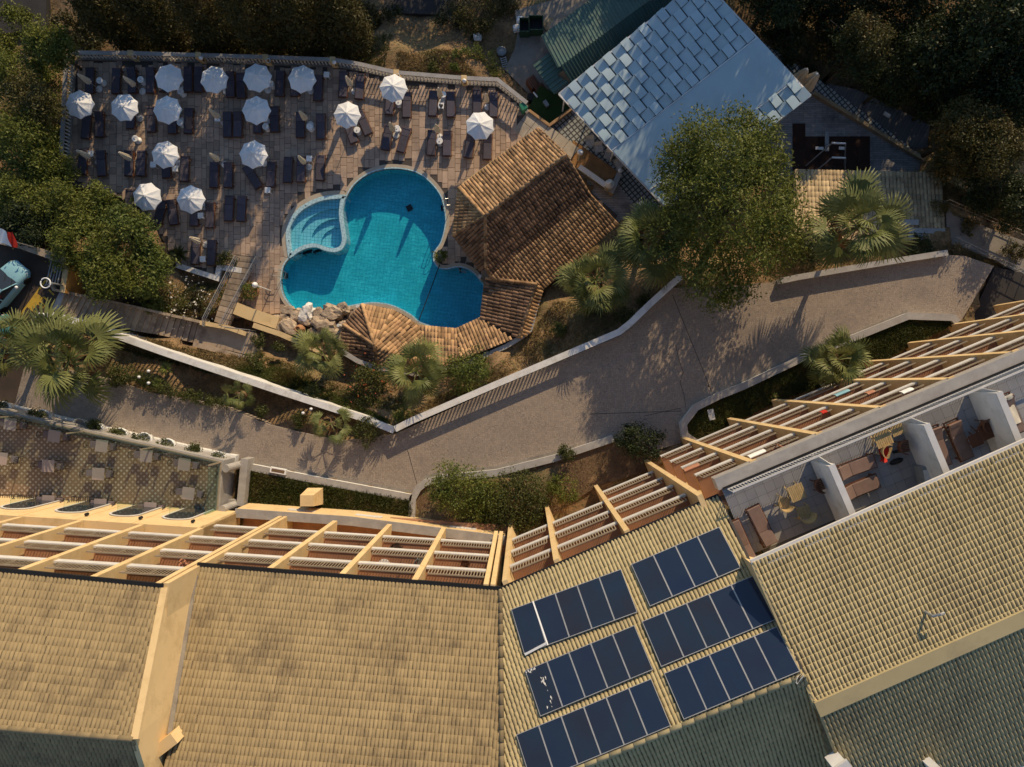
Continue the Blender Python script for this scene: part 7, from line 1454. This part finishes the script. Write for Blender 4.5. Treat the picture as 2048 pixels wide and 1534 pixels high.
rosette(366, 512, ZD, 25, 'spiky yucca beside the left lounger above the white kerb', 'hedge', 44, .5, .5); rosette(286, 408, 2.2, 22, 'spiky yucca at the shrub edge below the left open parasol', 'hedge', 40, .5, .6); rosette(337, 738, 5.6, 20, 'pale spiky yucca behind the left hedge, upper one', 'bright', 30, .5, .3); rosette(322, 768, 5.7, 18, 'pale spiky yucca in front of the left hedge, lower one', 'bright', 30, .5, .3); rosette(1550, 792, 6, 11, 'small spiky plant in the right lawn', 'bright', 16, .4)
rosette(410, 545, .6, 10, 'small spiky plant below the white kerb wall', 'hedge', 18, .5)
for u, v, z, lb in ((297, 742, 5.75, 'small garden lamp with two white heads, upper one in the hedge'), (278, 754, 5.75, 'small garden lamp with white head, left one in the hedge'), (297, 766, 5.75, 'small garden lamp with white head, lower one in the hedge'), (606, 826, 5.8, 'small white lamp head beside the garden hose'), (622, 818, 5.8, 'small white lamp head by the balustrade near the young palm')):
    c = P(u, v, z+.9); t = thing('garden_lamp', lb, 'lamp', (c.x, c.y, z-.2), 0, 'small garden lamps'); MB().tube([(c.x, c.y, z-.3), (c.x, c.y, z+.85)], .03, 6).build('lamp_stem', MT['iron'], t); MB().lathe([(0, .78), (.1, .84), (.1, .95), (0, 1.0)], (c.x, c.y, z), 8).build('lamp_head', MT['white_clean'], t)
# grass, dry grass and ground cover
zf = lambda dz=0.: (lambda x, y: ground_z(x, y)+dz)
def lawn(name, px, z, n, seed, m='lawn', size=.16):
    pts = XY(px, z); scatter(name, LF[m], [tuple(p) for p in pts], zf(-.02), n, size, seed, .8)
lawn_l = [(474, 936), (640, 968), (822, 1000), (825, 1044), (700, 1030), (470, 1012)]
mb = MB(); mb.prism(XY(lawn_l, 6.2), 5.5, 6.17); struct(mb, 'lawn_soil', MT['grass_base'])
r1 = [(1395, 880), (1372, 862), (1372, 850), (1395, 820), (1440, 797), (1488, 778), (1608, 722), (1707, 683), (1817, 638), (1905, 640), (1900, 652), (1700, 755), (1560, 800), (1470, 845)]
mb = MB(); mb.prism(XY(r1, 5.95), 5.4, 5.93); struct(mb, 'lawn_soil', MT['grass_base'])
mb = MB(); mb.prism(XY([(829, 1040), (832, 1000), (842, 983), (883, 963), (993, 952), (1112, 922), (1227, 882), (1300, 912), (1385, 890), (1300, 940), (1190, 975), (1100, 1035), (1010, 1075)], 6.0), 5.4, 5.97); struct(mb, 'flowerbed', MT['soil'])
def blades(name, px, z, n, seed, m, size): 
    p = [tuple(q) for q in XY(px, z)]; scatter(name, LF[m], p, lambda x, y: np.full(len(x), z-.02), n, size, seed, .9)
blades('lawn_grass', lawn_l, 6.17, 26000, 5, 'lawn', .17); blades('lawn_grass', r1, 5.93, 26000, 6, 'lawn', .17); blades('weeds', [(829, 1040), (842, 990), (993, 956), (1112, 928), (1227, 890), (1300, 930), (1190, 975), (1100, 1035), (1010, 1075)], 5.97, 5000, 7, 'dry', .14)
for k, (px, m, n, sz) in enumerate([([(510, 735), (560, 740), (700, 800), (790, 838), (788, 852), (700, 822), (560, 770), (470, 742)], 'cover', 16000, .17), ([(470, 735), (520, 712), (600, 735), (640, 780), (560, 770)], 'cover', 7000, .16), ([(170, 655), (386, 690), (500, 718), (520, 730), (440, 745), (240, 690)], 'dry', 9000, .18), ([(230, 690), (330, 712), (450, 745), (430, 748), (300, 712)], 'cover', 2500, .15),
        ([(1040, 690), (1110, 600), (1200, 600), (1250, 640), (1137, 700), (1000, 755), (960, 760)], 'dry', 9000, .17), ([(880, 790), (960, 765), (1020, 740), (1000, 760), (880, 810), (820, 830)], 'dry', 4000, .16), ([(560, 690), (640, 720), (700, 745), (880, 760), (820, 800), (640, 790), (560, 730)], 'dry', 5000, .15), ([(560, 735), (640, 760), (760, 795), (840, 790), (800, 820), (640, 800)], 'cover', 6000, .14),
        ([(760, 115), (830, 110), (990, 120), (1000, 165), (930, 162), (800, 148), (740, 135)], 'dry', 8000, .17), ([(770, 45), (900, 50), (950, 110), (780, 108)], 'dry', 5000, .17), ([(215, 700), (330, 718), (560, 790), (760, 850), (700, 870), (450, 800), (230, 745)], 'dry', 6000, .14), ([(330, 550), (440, 560), (470, 600), (420, 650), (330, 620), (280, 600)], 'cover', 6000, .15), ([(1880, 395), (2060, 470), (2060, 430), (1900, 350)], 'dry', 5000, .2), ([(1900, 492), (1990, 525), (1970, 540), (1896, 512)], 'dry', 2500, .17),
        ([(1480, 480), (1600, 490), (1890, 490), (1880, 505), (1600, 548), (1480, 560)], 'dry', 6000, .18), ([(0, 60), (130, 60), (130, 700), (0, 470)], 'cover', 9000, .25), ([(1560, 0), (2048, 0), (2048, 330), (1850, 260), (1640, 165)], 'dry', 12000, .25), ([(200, 0), (760, 0), (740, 105), (160, 100)], 'cover', 12000, .22)]):
    scatter(['dry_grass', 'ground_cover'][m == 'cover'], LF[m], [tuple(q) for q in XY(px, 3.5)], zf(), n, sz, 100+k, .8)
# ---------------------------------------------------------------- people (skin-modifier bodies)
def person(label, loc, rz, joints, edges, radii, root, skinm, extras):
    me = bpy.data.meshes.new('m'); me.from_pydata(joints, edges, []); t = thing('person', label, 'person', loc, rz); OFF[t] = Vector((0, 0, 0)); o = link('body', me, skinm, t); md = o.modifiers.new('Skin', 'SKIN'); md.use_smooth_shade = True
    for i, r in enumerate(radii): me.skin_vertices[0].data[i].radius = (r, r)
    me.skin_vertices[0].data[root].use_root = True; sb = o.modifiers.new('Sub', 'SUBSURF'); sb.levels = 1; sb.render_levels = 2
    for nm, mb, m in extras: mb.build(nm, m, t, True)
    return t
# standing, bare back, both arms raised to the face
J = [(0, 0, .95), (0, .01, 1.15), (0, .02, 1.38), (0, .03, 1.50), (0, .05, 1.60), (0, .06, 1.72), (.19, .02, 1.44), (.36, .14, 1.40), (.12, .38, 1.56), (.06, .44, 1.62), (-.19, .02, 1.44), (-.36, .14, 1.40), (-.12, .38, 1.56), (-.06, .44, 1.62), (.10, .0, .9), (.11, .02, .5), (.12, 0, .08), (.12, .14, .03), (-.10, .0, .9), (-.11, .02, .5), (-.12, 0, .08), (-.12, .14, .03)]
E = [(0, 1), (1, 2), (2, 3), (3, 4), (4, 5), (2, 6), (6, 7), (7, 8), (8, 9), (2, 10), (10, 11), (11, 12), (12, 13), (0, 14), (14, 15), (15, 16), (16, 17), (0, 18), (18, 19), (19, 20), (20, 21)]
RD = [.15, .13, .15, .06, .085, .075, .065, .05, .035, .03, .065, .05, .035, .03, .085, .06, .042, .035, .085, .06, .042, .035]
hair = MB(); hair.lathe([(0, 1.53), (.095, 1.57), (.115, 1.66), (.10, 1.75), (.05, 1.80), (0, 1.81)], (0, .035, 0), 12); trk = MB(); trk.lathe([(.13, .70), (.165, .8), (.17, .95), (.155, 1.0)], (0, 0, 0), 12, sx=1.15); fing = MB()
for s in (-1, 1):
    for k in range(5): fing.tube([(s*.06, .44, 1.62), (s*(.05-.012*k), .49, 1.63+.018*k-.03), (s*(.03-.01*k), .52, 1.64+.018*k-.03)], .009, 5)
c = P(1556, 902, FL[3]+1.4); sgn = (c.xy-Ec).dot(ed); q = ef(sgn, .34)
person('person standing on a top balcony with both arms raised, bare back and dark hair', (q.x, q.y, FL[3]), math.atan2(ed.y, ed.x), J, E, RD, 0, MT['skin'], [('hair', hair, MT['hair']), ('swim_shorts', trk, MT['swim']), ('fingers', fing, MT['skin'])])
# sitting on a balcony floor chair, knees bent
J2 = [(0, 0, .50), (0, -.03, .75), (0, -.05, .98), (0, -.04, 1.10), (0, 0, 1.20), (0, .02, 1.32), (.18, -.04, 1.02), (.26, .08, .78), (.16, .32, .70), (.12, .40, .66), (-.18, -.04, 1.02), (-.26, .08, .78), (-.16, .32, .70), (-.12, .40, .66), (.10, .05, .50), (.13, .48, .62), (.12, .62, .18), (.12, .76, .13), (-.10, .05, .50), (-.13, .48, .60), (-.12, .58, .18), (-.12, .72, .13)]
hair = MB(); hair.lathe([(0, 1.13), (.09, 1.17), (.112, 1.26), (.10, 1.35), (.05, 1.40), (0, 1.41)], (0, -.02, 0), 12); sh_ = MB(); sh_.lathe([(.17, .50), (.165, .75), (.19, .98), (.08, 1.07)], (0, -.03, 0), 12, sx=1.1)
q = wf((Bc.x-P(372, 1126, FL[3]+.7).x)/.998, .75)
person('person in light clothes sitting with bent knees on a left wing balcony', (q.x, q.y, FL[3]), .5, J2, E, RD, 0, MT['skin'], [('hair', hair, MT['hair']), ('shirt', sh_, MT['canvas'])])
# balcony furniture that can be made out
def bchair(u, v, z, label, m='wood', fn=wf):
    p = P(u, v, z+.8); wchair(label, u, v, R.uniform(0, 6), z, m, 'chairs on the balconies', .8)
bchair(793, 1094, FL[1], 'dark chair back on the lowest balcony of the third column', 'iron'); bchair(840, 1126, FL[2], 'grey chair on the middle balcony beside the party wall', 'grey'); bchair(930, 1128, FL[2], 'brown chair on the middle balcony by the corner', 'wood')
p = P(768, 1127, FL[2]+.72); mb = MB(); mb.lathe([(.04, 0), (.04, .68), (.36, .7), (.36, .73), (0, .735)], (p.x, p.y-.1, FL[2]), 16); solo(mb, 'balcony_table', MT['white_clean'], 'round white table on the middle balcony of the third column', 'table', (p.x, p.y-.1, FL[2]))
